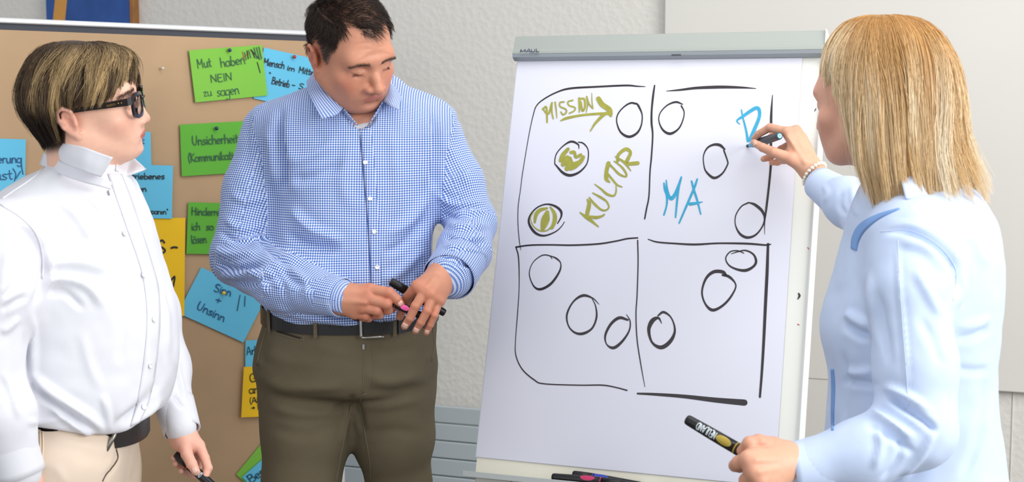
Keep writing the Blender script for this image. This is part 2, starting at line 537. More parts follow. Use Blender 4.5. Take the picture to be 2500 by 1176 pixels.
# paper block: a few sheets, the top one written on
for i in range(4):
    w = -.0035 + i * .0009
    e = .0015 * (i % 2)
    n_ = 16
    V = []; F = []
    for r in range(n_ + 1):
        t = r / n_
        for c in range(n_ + 1):
            s_ = c / n_
            q = (TL * (1 - s_) + TR * s_) * (1 - t) + (BL * (1 - s_) + BR * s_) * t
            curl = .004 * max(0, t - .75) ** 2 * 16 * (1 if i == 3 else .5) * (s_ ** 2)
            V.append(CH.at(q[0] + e, q[1] + e * .6, w + curl * 0))
    for r in range(n_):
        for c in range(n_):
            a = r * (n_ + 1) + c
            F.append((a, a + n_ + 1, a + n_ + 2, a + 1))
    sheet = mk('paper_sheet', np.array(V), F, M_paper, root, smooth=True)
# head bar: profile extruded along u
hb0, hb1 = vT + .0005, CH.px(1265, 92)[1]
uH0, uH1 = CH.px(1259, 130)[0], uR + .002
prof = [(hb0, .006), (hb0 + .0035, .017), (hb0 + .012, .022), (hb0 + .02, .022), (hb0 + .027, .018), (hb1 - .003, .014), (hb1, .008), (hb1, -.02), (hb0, -.02)]
def extr(u0, u1, prof):
    k = len(prof)
    V = [CH.at(u, v, w) for u in (u0, u1) for v, w in prof]
    F = [(i, (i + 1) % k, k + (i + 1) % k, k + i)[::-1] for i in range(k)] + [tuple(range(k)), tuple(range(k, 2 * k))[::-1]]
    return V, F
lo = [(hb0, .006), (hb0 + .004, .018), (hb0 + .0115, .0215), (hb0 + .0118, .0), (hb0, .0)]
mk('clamp_lip', *[np.array(q) if i == 0 else q for i, q in enumerate(extr(uH0, uH1, lo))], M_head2, root)
up_ = [(hb0 + .012, .0215), (hb0 + .018, .0215), (hb0 + .024, .0175), (hb1 - .003, .0145), (hb1, .009), (hb1, -.022), (hb0 + .012, -.022)]
mk('clamp_bar', *[np.array(q) if i == 0 else q for i, q in enumerate(extr(uH0, uH1, up_))], M_head, root)
hs = Plane(CH.at(0, 0, .0182), A_, unit(B_ * (hb1 - hb0 - .024) - nC * .003))
mb = MB(); mb.box(CH.at(CH.px(1655, 146)[0], hb0 + .004, .0185), A_ * .011, B_ * .0011, nC * .0012); mb.build('latch_mark', M_dark, root)
mb = MB(); cbox(mb, uH1, uH1 + .003, hb0, hb1, -.022, .02, .001); mb.build('end_cap', M_rim, root)
# extension arm
ea0 = CH.px(2012, 72)[1]; arm_end = CH.px(2238, 57)
mb = MB()
p0 = CH.at(uH1 - .05, hb1 - .014, -.034); p1 = CH.at(CH.px(2238, 57)[0], hb1 - .007, -.034)
dd = unit(p1 - p0); mb.box((p0 + p1) / 2, dd * np.linalg.norm(p1 - p0) / 2, unit(np.cross(nC, dd)) * .0115, nC * .009, .002)
arm = mb.build('extension_arm', M_head, root)
mb = MB(); mb.box(p1 + dd * .003, dd * .004, unit(np.cross(nC, dd)) * .010, nC * .011, .001)
mb.tube([p1 + dd * .006 + nC * .0, p1 + dd * .006 + nC * .014], .003, 8); mb.build('arm_end', M_alu, arm)
# brand print on the bar
def print_strokes(txt, x0, y0, x1, y1, cap, w, plane, name, m, parent):
    return ink(name, plane, script_text(txt, x0, y0, x1, y1, cap, w), m, parent, n=5)
M_navy = mat('navy_print', (30, 40, 82), rough=.5)
M_greyp = mat('grey_print', (110, 118, 130), rough=.5)
LG = Plane(CH.at(0, 0, .0228), A_, B_)
Z = lambda pts, w: Zm(1240, 70, 11.76, pts, w)
logo = [Z([(362, 672), (378, 598)], 20), Z([(378, 598), (408, 655), (500, 598)], 18), Z([(503, 598), (492, 668)], 20),
        Z([(528, 668), (600, 590), (612, 590), (645, 665)], 20), Z([(560, 650), (630, 648)], 12),
        Z([(683, 592), (672, 650), (690, 664), (745, 660), (768, 640), (782, 585)], 20),
        Z([(826, 582), (815, 650), (830, 660), (888, 655)], 20)]
ink('logo_print', LG, logo, M_navy, root, n=4)
sub = [Z([(630, 750), (632, 700), (660, 692), (880, 688), (886, 730), (860, 746), (640, 752)], 7), Z([(345, 752), (608, 748)], 9),
       Z([(655, 715), (660, 738), (690, 735)], 9), Z([(700, 700), (720, 715), (740, 700)], 8), Z([(760, 735), (765, 705)], 9),
       Z([(785, 735), (787, 705)], 9), Z([(765, 720), (786, 718)], 7), Z([(800, 733), (803, 703)], 9), Z([(820, 733), (822, 703)], 9), Z([(840, 703), (842, 730), (860, 728)], 8)]
ink('logo_print', LG, sub, M_greyp, root, n=4)
# tray under the paper
tv = vB - .040
M_tray = mat('chart_tray', (178, 184, 184), rough=.45)
mb = MB(); cbox(mb, uL - .006, uR + .01, tv - .007, tv - .0005, -.024, .052, .0015)
cbox(mb, uL - .006, uR + .01, tv - .007, tv + .006, .050, .055, .001)
tray = mb.build('pen_tray', M_tray, root)
M_cream = mat('cream_board_foot', (236, 232, 214), rough=.5)
mb = MB(); cbox(mb, uL + .003, uR, tv, vB + .03, -.0038, -.0036); mb.build('board_foot', M_cream, root)
# stand: two front legs, one rear leg, floor brace
def down(p): return np.array([p[0], p[1], 0.0])
for u in (uL + .1, uR - .1):
    t = CH.at(u, tv - .006, -.012); g = t - B_ * (t[2] / B_[2]) ; g[2] = .0
    mb = MB(); mb.tube([t, g], .014, 12); leg = mb.build('leg', M_alu, root)
    mb = MB(); mb.tube([g, g + B_ * .02], .018, 12); mb.build('foot', M_dark, leg)
t = CH.at(0.02, vT - .2, -.024); g = down(t + NB * .38)
mb = MB(); mb.tube([t, g], .014, 12); leg = mb.build('leg', M_alu, root)
mb = MB(); mb.tube([g, g + unit(t - g) * .02], .018, 12); mb.build('foot', M_dark, leg)
# small scratches and pen specks on the right margin of the board
Mk_ = mat('speck_ink', (40, 40, 44), rough=.5); Mr_ = mat('speck_red', (190, 40, 40), rough=.5)
BP = Plane(CH.at(0, 0, -.0036), A_, B_)
ink('pen_speck', BP, [np.array([[1989, 271, 2.], [1992, 265, 2.]]), np.array([[1950, 716, 3.5], [1952, 722, 5], [1948, 730, 2.]]), np.array([[1961, 440, 1.6], [1962, 452, 1.4]])], Mk_, root)['kind'] = 'stuff'
ink('pen_speck', BP, [np.array([[1948, 791, 2.5], [1951, 793, 2.]]), np.array([[1972, 604, 2.], [1975, 608, 1.5]])], Mr_, root)['kind'] = 'stuff'

# ---- drawing on the paper
M_ink = mat('black_marker_ink', (36, 28, 34), rough=.45)
M_olive = mat('olive_marker_ink', (158, 156, 58), rough=.5, vary=.12, vscale=60)
M_cyan = mat('blue_marker_ink', (40, 160, 200), rough=.5, vary=.08, vscale=60)
S5 = 5.114
def z1(p, w=None): return Zm(1250, 190, S5, p, w)
def z2(p, w=None): return Zm(1250, 380, S5, p, w)
def z3(p, w=None): return Zm(1560, 190, S5, p, w)
def z4(p, w=None): return Zm(1560, 400, S5, p, w)
def z5(p, w=None): return Zm(1250, 590, 2.939, p, w)
def z6(p, w=None): return Zm(1540, 570, 2.673, p, w)
TOPP = Plane(CH.at(0, 0, -.0035 + 3 * .0009), A_, B_)
lines = [
 np.vstack([z1([(1665, 110, 8), (1560, 105, 18), (1420, 95, 24), (1050, 112, 24), (730, 132, 26), (560, 180, 20), (400, 265, 18), (310, 345, 14), (270, 450, 12), (215, 700, 10), (135, 1176, 10)]),
            z2([(110, 400, 9), (78, 640, 10), (76, 860, 10), (95, 1080, 10), (112, 1176, 6)])]),
 np.vstack([z3([(196, 95, 18), (178, 220, 26), (160, 400, 24), (158, 560, 26), (172, 720, 20), (155, 1000, 20), (138, 1176, 18)]),
            z4([(125, 400, 18), (95, 560, 20), (72, 685, 18)])]),
 z3([(345, 165, 8), (520, 150, 26), (700, 128, 34), (900, 118, 40), (1080, 115, 38), (1300, 122, 26), (1460, 133, 8)]),
 np.vstack([z3([(1668, 215, 8), (1655, 400, 26), (1650, 560, 32), (1648, 900, 30)]), z4([(1648, 0, 28), (1625, 260, 26), (1590, 560, 26), (1570, 720, 14), (1570, 880, 5)])]),
 z2([(50, 1140, 20), (230, 1116, 20), (480, 1112, 20), (760, 1116, 22), (1080, 1100, 22), (1300, 1065, 20), (1440, 1035, 20), (1570, 1025, 18)]),
 z4([(115, 940, 12), (230, 975, 20), (450, 993, 22), (700, 1005, 26), (1000, 990, 22), (1350, 995, 26), (1580, 1012, 22), (1645, 1003, 14)]),
 z5([(902, -10, 10), (905, 150, 9), (898, 380, 9), (890, 520, 9), (898, 700, 9), (925, 880, 8), (954, 1040, 4)]),
 z5([(30, 40, 9), (48, 120, 9), (52, 320, 6), (40, 520, 7), (25, 720, 6), (30, 820, 8), (75, 915, 9), (160, 990, 10), (230, 1018, 9), (480, 1028, 9), (650, 1028, 10), (750, 1045, 9), (825, 1065, 10)]),
 z6([(896, 68, 16), (890, 250, 20), (880, 450, 20), (868, 700, 18), (856, 900, 16), (843, 1065, 14)]),
 z6([(45, 1043, 12), (160, 1048, 18), (350, 1062, 24), (550, 1085, 32), (742, 1102, 40)]),
]
for st in lines:
    ink('marker_line', TOPP, [st], M_ink, sheet)
circles = [
 z1([(1560, 325, 24), (1480, 315, 24), (1390, 370, 18), (1320, 460, 16), (1310, 560, 16), (1360, 680, 24), (1460, 735, 34), (1560, 690, 28), (1615, 590, 18), (1625, 460, 16), (1580, 350, 26), (1555, 320, 10)]),
 z3([(545, 330, 14), (460, 302, 26), (350, 345, 18), (265, 440, 14), (250, 540, 14), (300, 650, 24), (390, 697, 34), (490, 640, 22), (545, 540, 16), (565, 430, 14), (530, 350, 20)]),
 np.vstack([z3([(1070, 890, 22), (1010, 840, 36), (930, 835, 30), (850, 880, 22), (805, 980, 14), (815, 1110, 16)]), z4([(850, 110, 24), (940, 175, 34), (1040, 120, 22), (1105, 10, 18), (1105, -40, 18), (1060, -170, 20)])]),
 np.vstack([z1([(838, 885, 8), (825, 830, 20), (740, 795, 28), (640, 850, 16), (555, 950, 14), (535, 1060, 14)]), z2([(560, 130, 20), (640, 215, 32), (730, 245, 36), (840, 205, 26), (930, 110, 16), (955, 0, 14), (945, -90, 14), (890, -155, 18), (830, -170, 14)])]),
 z2([(570, 845, 14), (615, 760, 22), (610, 690, 32), (540, 630, 28), (430, 605, 20), (310, 650, 18), (225, 750, 22), (215, 850, 28), (290, 960, 32), (400, 998, 24), (540, 950, 16), (620, 880, 12), (655, 825, 10)]),
 z4([(1365, 480, 12), (1450, 510, 34), (1540, 590, 34), (1570, 690, 22), (1530, 800, 18), (1450, 890, 24), (1350, 918, 34), (1260, 870, 28), (1205, 760, 14), (1210, 640, 14), (1280, 530, 16), (1365, 485, 20)]),
 z6([(738, 128, 6), (700, 112, 8), (650, 118, 8), (620, 160, 8), (640, 205, 10), (690, 232, 14), (750, 240, 20), (800, 215, 16), (818, 180, 16), (800, 135, 12), (750, 110, 10), (700, 118, 8), (655, 132, 4)]),
 z5([(288, 122, 5), (270, 100, 8), (215, 98, 8), (150, 150, 6), (125, 230, 7), (155, 315, 10), (205, 340, 18), (280, 300, 18), (340, 215, 14), (350, 155, 8), (320, 120, 12), (275, 100, 5)]),
 z5([(625, 448, 4), (580, 405, 10), (510, 385, 20), (440, 430, 12), (395, 520, 14), (405, 600, 10), (450, 650, 14), (510, 658, 20), (575, 620, 14), (607, 540, 14), (600, 460, 9), (575, 408, 5)]),
 z5([(832, 560, 14), (770, 545, 22), (710, 590, 20), (670, 670, 16), (680, 735, 9), (730, 760, 22), (790, 715, 18), (840, 640, 12), (848, 570, 9), (822, 522, 5)]),
 z6([(202, 585, 4), (180, 550, 16), (140, 570, 30), (118, 630, 22), (140, 710, 14), (200, 742, 26), (260, 700, 24), (288, 630, 14), (265, 550, 9), (215, 512, 16), (178, 535, 10)]),
 z6([(600, 270, 14), (640, 280, 18), (680, 320, 10), (682, 360, 10), (640, 430, 14), (585, 480, 16), (530, 498, 20), (485, 455, 12), (465, 380, 12), (490, 295, 16), (540, 250, 22), (600, 250, 22), (625, 275, 12)]),
]
for st in circles:
    ink('marker_circle', TOPP, [st], M_ink, sheet)
mission = [z1([(385, 390, 26), (430, 370, 26), (440, 555, 22)]), z1([(395, 400, 18), (455, 450, 26), (500, 315, 26)]), z1([(500, 310, 22), (498, 420, 22), (518, 512, 16)]), z1([(540, 305, 22), (555, 420, 18), (562, 502, 10)]),
 z1([(650, 300, 20), (600, 310, 20), (605, 360, 20), (670, 390, 20), (680, 430, 20), (640, 460, 20), (612, 425, 16)]),
 z1([(760, 280, 20), (700, 300, 20), (715, 345, 20), (785, 370, 20), (780, 410, 20), (718, 443, 20)]),
 z1([(840, 255, 30), (845, 340, 30), (842, 430, 14)]), z1([(850, 260, 26), (905, 270, 28), (910, 370, 26), (880, 410, 30), (860, 300, 26)]),
 z1([(928, 432, 12), (945, 330, 20), (935, 235, 20)]), z1([(935, 235, 20), (960, 320, 22), (1012, 385, 16)]), z1([(1012, 385, 14), (1000, 290, 14), (998, 190, 8)])]
ink('lettering', TOPP, mission, M_olive, sheet, w=.0007)
ink('arrow', TOPP, [z1([(610, 535, 16), (680, 505, 36), (850, 470, 30), (1050, 450, 32), (1240, 445, 40)]), z1([(1080, 260, 60), (1130, 335, 66), (1220, 400, 62), (1235, 470, 40)]), z1([(980, 665, 14), (1040, 570, 30), (1130, 475, 42), (1180, 440, 40)])], M_olive, sheet, w=.0008)
kultur = [z2([(850, 708, 16), (930, 770, 40), (1000, 820, 36), (1080, 885, 16)]), z2([(945, 548, 26), (965, 600, 50), (945, 700, 52), (930, 770, 40)]), z2([(940, 760, 36), (1050, 770, 40), (1120, 755, 26), (1155, 732, 18)]),
 z2([(965, 520, 18), (1020, 590, 30), (1110, 670, 26), (1170, 680, 22), (1210, 640, 22), (1180, 570, 24), (1110, 520, 30), (1010, 465, 16)]),
 z2([(1035, 355, 12), (1120, 420, 24), (1190, 480, 30), (1270, 500, 24), (1300, 450, 20), (1300, 375, 12)]),
 z2([(1220, 330, 20), (1180, 290, 50), (1180, 200, 50), (1205, 95, 56)]), z2([(1185, 215, 30), (1250, 290, 26), (1310, 360, 24), (1375, 390, 14)]),
 z2([(1205, 95, 30), (1270, 160, 26), (1340, 230, 30), (1420, 262, 22), (1425, 220, 28), (1370, 140, 26), (1275, 68, 14)]),
 np.vstack([z1([(1320, 1040, 40), (1330, 960, 40), (1420, 890, 46), (1480, 930, 40), (1450, 1010, 46), (1430, 1070, 46), (1570, 1065, 50)])]),
 z2([(1290, 10, 12), (1400, 80, 30), (1485, 188, 12)])]
ink('lettering', TOPP, kultur, M_olive, sheet, w=.0007)
blob1 = [z1([(700, 890, 46), (640, 960, 60), (610, 1030, 56)]), z1([(690, 1000, 70), (640, 1080, 60)]), z1([(740, 930, 44), (780, 930, 40), (800, 990, 36), (860, 960, 40)]), z1([(720, 1010, 60), (720, 1090, 110), (690, 1130, 70)]),
         z1([(890, 990, 50), (850, 1050, 60), (770, 1100, 90), (740, 1130, 60)])]
ink('scribble', TOPP, blob1, M_olive, sheet, w=.0007)
blob2 = [z2([(440, 655, 26), (350, 680, 50), (300, 740, 50), (285, 830, 30)]), z2([(440, 710, 60), (420, 790, 110), (400, 860, 90), (385, 905, 60)]), z2([(480, 640, 20), (530, 720, 46), (535, 810, 56), (500, 900, 40)]), z2([(270, 700, 12), (232, 780, 12), (270, 880, 14), (350, 935, 18), (440, 930, 18), (520, 860, 24)])]
ink('scribble', TOPP, blob2, M_olive, sheet, w=.0007)
ma = [z4([(312, 240, 20), (325, 320, 30), (350, 400, 30), (345, 520, 22), (312, 635, 22)]), z4([(342, 205, 16), (350, 300, 26), (375, 400, 36), (410, 430, 50), (455, 370, 40), (500, 260, 34), (530, 165, 22)]), z4([(528, 170, 22), (495, 300, 30), (475, 480, 26), (458, 665, 20)]),
      z4([(728, 190, 22), (690, 300, 30), (600, 510, 28), (502, 738, 20)]), z4([(658, 215, 22), (685, 320, 28), (730, 460, 26), (772, 625, 18)]), z4([(640, 500, 44), (720, 490, 32), (795, 472, 8)])]
ink('lettering', TOPP, ma, M_cyan, sheet, w=.0007)
dd_ = [z3([(1280, 400, 16), (1300, 500, 20), (1340, 660, 26), (1360, 790, 30)]), z3([(1262, 580, 10), (1225, 535, 20), (1300, 480, 36), (1400, 410, 44), (1470, 375, 46), (1505, 410, 40), (1500, 500, 40), (1440, 650, 44), (1385, 780, 44)])]
ink('lettering', TOPP, dd_, M_cyan, sheet, w=.0008)

# ================================================================ pinboard
PH = math.radians(41)
PU = np.array([math.cos(PH), math.sin(PH), 0.0]); PN = np.array([math.sin(PH), -math.cos(PH), 0.0])
pb0 = P(770, 95, 4.05)
PBP = Plane(pb0, PU, UP)
def pbx(mb, u0, u1, z0, z1, w0, w1, bev=0.0):
    return mb.box(PBP.at((u0 + u1) / 2, (z0 + z1) / 2 - pb0[2], (w0 + w1) / 2), PU * (u1 - u0) / 2, UP * (z1 - z0) / 2, PN * (w1 - w0) / 2, bev)
zr1 = PBP.px(0, 42)[1] + pb0[2]; zr0 = PBP.px(0, 54)[1] + pb0[2]; zd0 = PBP.px(0, 70)[1] + pb0[2]
zA = PBP.px(768, 77)[1] + pb0[2]; zr1 = (zr1 + zA) / 2
zr0 = (zr0 + PBP.px(768, 89)[1] + pb0[2]) / 2; zd0 = (zd0 + PBP.px(768, 103)[1] + pb0[2]) / 2
u1 = .06; u0 = u1 - 1.24; zb = zr1 - 1.5
root = empty('pinboard', PBP.at((u0 + u1) / 2, -pb0[2], 0))
tag(root, 'wheeled pinboard covered in brown kraft paper and coloured cards', 'pinboard')
M_kraft = mat('brown_kraft_paper', (184, 153, 119), rough=.8, vary=.07, vscale=5, bump=.35, bscale=14, bdist=.006)
M_rail = mat('white_aluminium_rail', (222, 224, 226), rough=.35, metal=.25)
M_strip = mat('anthracite_felt', (74, 76, 84), rough=.9)
mb = MB(); pbx(mb, u0, u1, zb + .02, zr0, -.03, -.003); mb.build('panel', M_strip, root)
n_ = 24; V = []; F = []
for r in range(n_ + 1):
    for c in range(n_ + 1):
        uu = u0 + .02 + (u1 - u0 - .04) * c / n_; zz = zb + .03 + (zd0 - zb - .03) * r / n_
        V.append(PBP.at(uu, zz - pb0[2], -.0018 + .0006 * math.sin(uu * 9 + zz * 4) * math.sin(zz * 7)))
for r in range(n_):
    for c in range(n_):
        a = r * (n_ + 1) + c; F.append((a, a + 1, a + n_ + 2, a + n_ + 1))
mk('kraft_paper', np.array(V), F, M_kraft, root, smooth=True)
mb = MB(); pbx(mb, u0 - .012, u1 + .012, zr0, zr1, -.034, .006, .003); mb.build('top_rail', M_rail, root)
for u in (u0 - .012, u1 + .012):
    mb = MB(); pbx(mb, u - .012, u + .012, .03, zr1, -.034, .0045, .003); post = mb.build('post', M_rail, root)
    mb = MB(); pbx(mb, u - .02, u + .02, .0, .03, -.25, .22, .004); mb.build('foot', M_rail, post)
mb = MB(); pbx(mb, u0, u1, zb, zb + .02, -.032, .004, .002); mb.build('bottom_rail', M_rail, root)

GREEN = mat('green_card', (124, 190, 66), rough=.75, vary=.03, vscale=6)
GREEN2 = mat('dark_green_card', (92, 172, 52), rough=.75, vary=.03, vscale=6)
BLUE = mat('blue_card', (98, 190, 226), rough=.75, vary=.03, vscale=6)
YELL = mat('yellow_card', (240, 192, 18), rough=.75, vary=.03, vscale=6)
I_green = mat('green_pen', (44, 96, 62), rough=.6); I_blue = mat('dark_blue_pen', (28, 84, 130), rough=.6)
I_blk = mat('black_pen', (30, 30, 36), rough=.6); I_red = mat('red_pen', (170, 50, 40), rough=.6)
I_teal = mat('teal_pen', (20, 70, 90), rough=.6)
def card(corners, m, label, lay, texts=(), strokes=(), group=None):
    """corners TL TR BR BL on the board; lay: layer above the kraft paper"""
    w = .0006 + lay * .0022
    C = [PBP.px(*c) for c in corners]
    n = 8; V = []; F = []
    for s in (0, 1):
        for r in range(n + 1):
            for c in range(n + 1):
                a, b = c / n, r / n
                q = (C[0] * (1 - a) + C[1] * a) * (1 - b) + (C[3] * (1 - a) + C[2] * a) * b
                bow = .0022 * ((a - .5) ** 2 * 1.5 + (b - .2) ** 2)
                V.append(PBP.at(q[0], q[1], w + bow - .0005 * s))
    k = (n + 1) ** 2
    for r in range(n):
        for c in range(n):
            a = r * (n + 1) + c
            F.append((a, a + n + 1, a + n + 2, a + 1)); F.append((k + a, k + a + 1, k + a + n + 2, k + a + n + 1))
    rim = [c for c in range(n)] + [n + (n + 1) * r for r in range(n)] + [(n + 1) * n + n - c for c in range(n)] + [(n + 1) * (n - r) for r in range(n)]
    for i in range(len(rim)):
        a, b = rim[i], rim[(i + 1) % len(rim)]
        F.append((a, b, k + b, k + a))
    o = mk('card', np.array(V), F, m)
    tag(o, label, 'note card', group or 'cards on the pinboard')
    pl_ = Plane(PBP.at(0, 0, w + .0014), PU, UP)
    allst = {}
    for t in texts:
        allst.setdefault(t[-1].name, (t[-1], []))[1].extend(script_text(*t[:-1]))
    for s in strokes:
        allst.setdefault(s[-1].name, (s[-1], []))[1].append(np.array([(x, y, s[1]) for x, y in s[0]], float))
    for m_, st in allst.values():
        tag(ink('handwriting', pl_, st, m_, o, w=.0008, n=4), kind='stuff')
    return o
tally = [([(592, 126), (597, 148)], 1.6, I_red), ([(590, 142), (611, 127)], 1.4, I_red), ([(597, 128), (601, 146)], 2.2, I_green), ([(603, 124), (606, 143)], 2.8, I_blk), ([(607, 123), (612, 141)], 2.2, I_green),
         ([(612, 121), (634, 145)], 2.6, I_blk), ([(614, 122), (622, 141)], 2.6, I_blk), ([(620, 117), (627, 142)], 3, I_green), ([(626, 116), (633, 144)], 3, I_green), ([(632, 115), (638, 143)], 3.2, I_green), ([(628, 152), (635, 177)], 2.4, I_blk)]
card([(458, 123), (636, 110), (649, 233), (473, 250)], GREEN, 'green card reading Mut haben NEIN zu sagen with tally marks', 3,
     [('Mut', 482, 167, 517, 162, 22, 2.4, I_green), ('haben', 539, 164, 600, 155, 23, 2.4, I_green), ('NEIN', 514, 201, 568, 195, 18, 2.2, I_green), ('zu', 497, 236, 518, 233, 20, 2.2, I_green), ('sagen', 530, 235, 585, 229, 24, 2.2, I_green)], tally)
card([(643, 116), (800, 151), (776, 276), (617, 240)], BLUE, 'blue card reading Mensch im Mittelp, half behind the man', 1,
     [('Mensch', 642, 158, 694, 168, 17, 2.4, I_blk), ('im', 700, 171, 720, 175, 13, 2.4, I_blk), ('Mittelp', 728, 177, 778, 187, 15, 2.4, I_blk), ('"', 654, 190, 660, 191, 14, 2, I_blk), ('Betrieb', 662, 204, 706, 214, 17, 2.4, I_blk), ('-', 711, 213, 720, 215, 14, 2.4, I_blk), ('S', 728, 216, 740, 219, 14, 2.4, I_blk)])
card([(437, 304), (640, 293), (650, 417), (441, 430)], GREEN2, 'green card reading Unsicherheit beside the shoulder of the man', 2,
     [('Unsicherheit', 469, 354, 582, 348, 22, 2.8, I_green), ('(Kommunikativ', 459, 395, 578, 388, 20, 2.8, I_green)])
card([(457.5, 493), (650, 499), (643, 622), (452, 618.6)], GREEN2, 'green card reading Hindernis ich lösen beside the elbow of the man', 2,
     [('Hindernis', 467, 524, 545, 526, 18, 2.8, I_green), ('ich', 467, 561, 489, 561, 18, 2.8, I_green), ('so', 503, 561, 522, 561, 18, 2.8, I_green), ('lösen', 467, 594, 505, 592, 20, 2.8, I_green)])
card([(490, 652), (649, 724), (592, 835), (432.6, 763)], BLUE, 'tilted blue card reading Sinn + Unsinn', 1,
     [('Sinn', 521, 710, 563, 723, 19, 2.8, I_blue), ('+', 524, 737, 538, 742, 18, 2.6, I_blue), ('Unsinn', 478, 753, 546, 786, 20, 3, I_blue)],
     [([(586, 720), (583, 735), (579, 758)], 2.4, I_teal), ([(598, 723), (597, 747)], 2.4, I_teal)])
card([(188, 318), (366, 322), (369, 440), (190, 436)], BLUE, 'blue card right behind the chin of the woman in white', 1,
     [('nkt', 318, 351, 353, 350, 15, 2.2, I_blue)])
card([(225, 398), (419, 404), (416, 533), (222, 530)], BLUE, 'blue card reading getriebenes, sparen beside the white collar', 3,
     [('getriebenes', 300, 437, 402, 437, 15, 2.4, I_blk), ('kommen', 285, 467, 358, 467, 14, 2.4, I_blk), ('Zeit, sparen"'.replace('Z', 'z'), 330, 521, 410, 523, 13, 2.2, I_blk)])
card([(275, 534), (450, 531), (447, 770), (270, 772)], YELL, 'large yellow card with bold black letters beside the white shirt', 2,
     (), [([(401, 592), (396, 586), (390, 590), (390, 600), (399, 606), (403, 612), (396, 617), (384, 612)], 4.5, I_blk), ([(418, 605), (424, 603), (432, 604)], 5, I_blk),
          ([(402, 696), (413, 690), (426, 674), (424, 692), (421, 706)], 4.5, I_blk), ([(398, 702), (408, 697), (417, 702)], 3.5, I_blk)])
card([(-140, 334), (61, 340), (58, 470), (-142, 462)], BLUE, 'blue card reading sierun ust at the far left of the pinboard', 2,
     [('sierung', -22, 398, 54, 397, 21, 2.6, I_blue), ('ust)', -14, 440, 42, 436, 24, 2.6, I_blue)], [([(51, 388), (53, 408), (56, 425)], 2.6, I_blue), ([(38, 436), (50, 418)], 2.6, I_blue)])
card([(597, 830), (770, 822), (775, 890), (596, 894)], BLUE, 'small blue card reading Ark above a yellow card', 2,
     [('Arbeit', 602, 866, 650, 862, 20, 2.4, I_teal)])
card([(591, 894), (760, 888), (752, 1010), (584, 1017)], YELL, 'yellow card reading Ge art beside the green trousers', 4,
     [('Gem', 609, 932, 655, 930, 20, 2.6, I_blk), ('arbeit', 608, 960, 665, 957, 20, 2.4, I_blk), ('(Ab', 609, 984, 637, 982, 14, 2.2, I_blk), ('> B', 613, 1000, 638, 998, 12, 2.2, I_blk)])
card([(575, 1157), (690, 1018), (798, 1120), (683, 1259)], GREEN, 'tilted green card underneath a tilted blue card', 1)
card([(587.5, 1163), (700, 1065), (800, 1165), (690, 1265)], BLUE, 'tilted blue card reading Bere on top of a green card', 3,
     [('Bereich', 612, 1180, 690, 1125, 21, 2.6, I_teal)])
for (x, y, c, lb, lay) in ((553, 123, (28, 40, 92), 'dark blue push pin in the card reading Mut haben', 3), (713, 139, (170, 36, 44), 'red push pin in the blue card reading Mensch', 1),
                      (522, 313, (24, 34, 84), 'dark blue push pin in the card reading Unsicherheit', 2), (541, 714, (226, 190, 40), 'yellow push pin in the card reading Sinn', 1), (393, 167, (214, 206, 194), 'white push pin in the bare kraft paper', 0)):
    q = PBP.px(x, y); b_ = PBP.at(q[0], q[1], lay * .0022 + .001)
    r = .0055 if c[0] < 200 or c[2] < 100 else .004
    e_ = empty('push_pin', b_); tag(e_, lb, 'push pin', 'push pins in the pinboard')
    V, F = sphere_vf(b_ + PN * .010, r, 14, 9); mk('head', np.array(V), F, mat('pin_plastic', c, rough=.25, coat=.5), e_, smooth=True)
    V, F = tube_vf([b_ - PN * .006, b_ + PN * .007], .0009, 6); mk('needle', np.array(V), F, M_alu, e_)

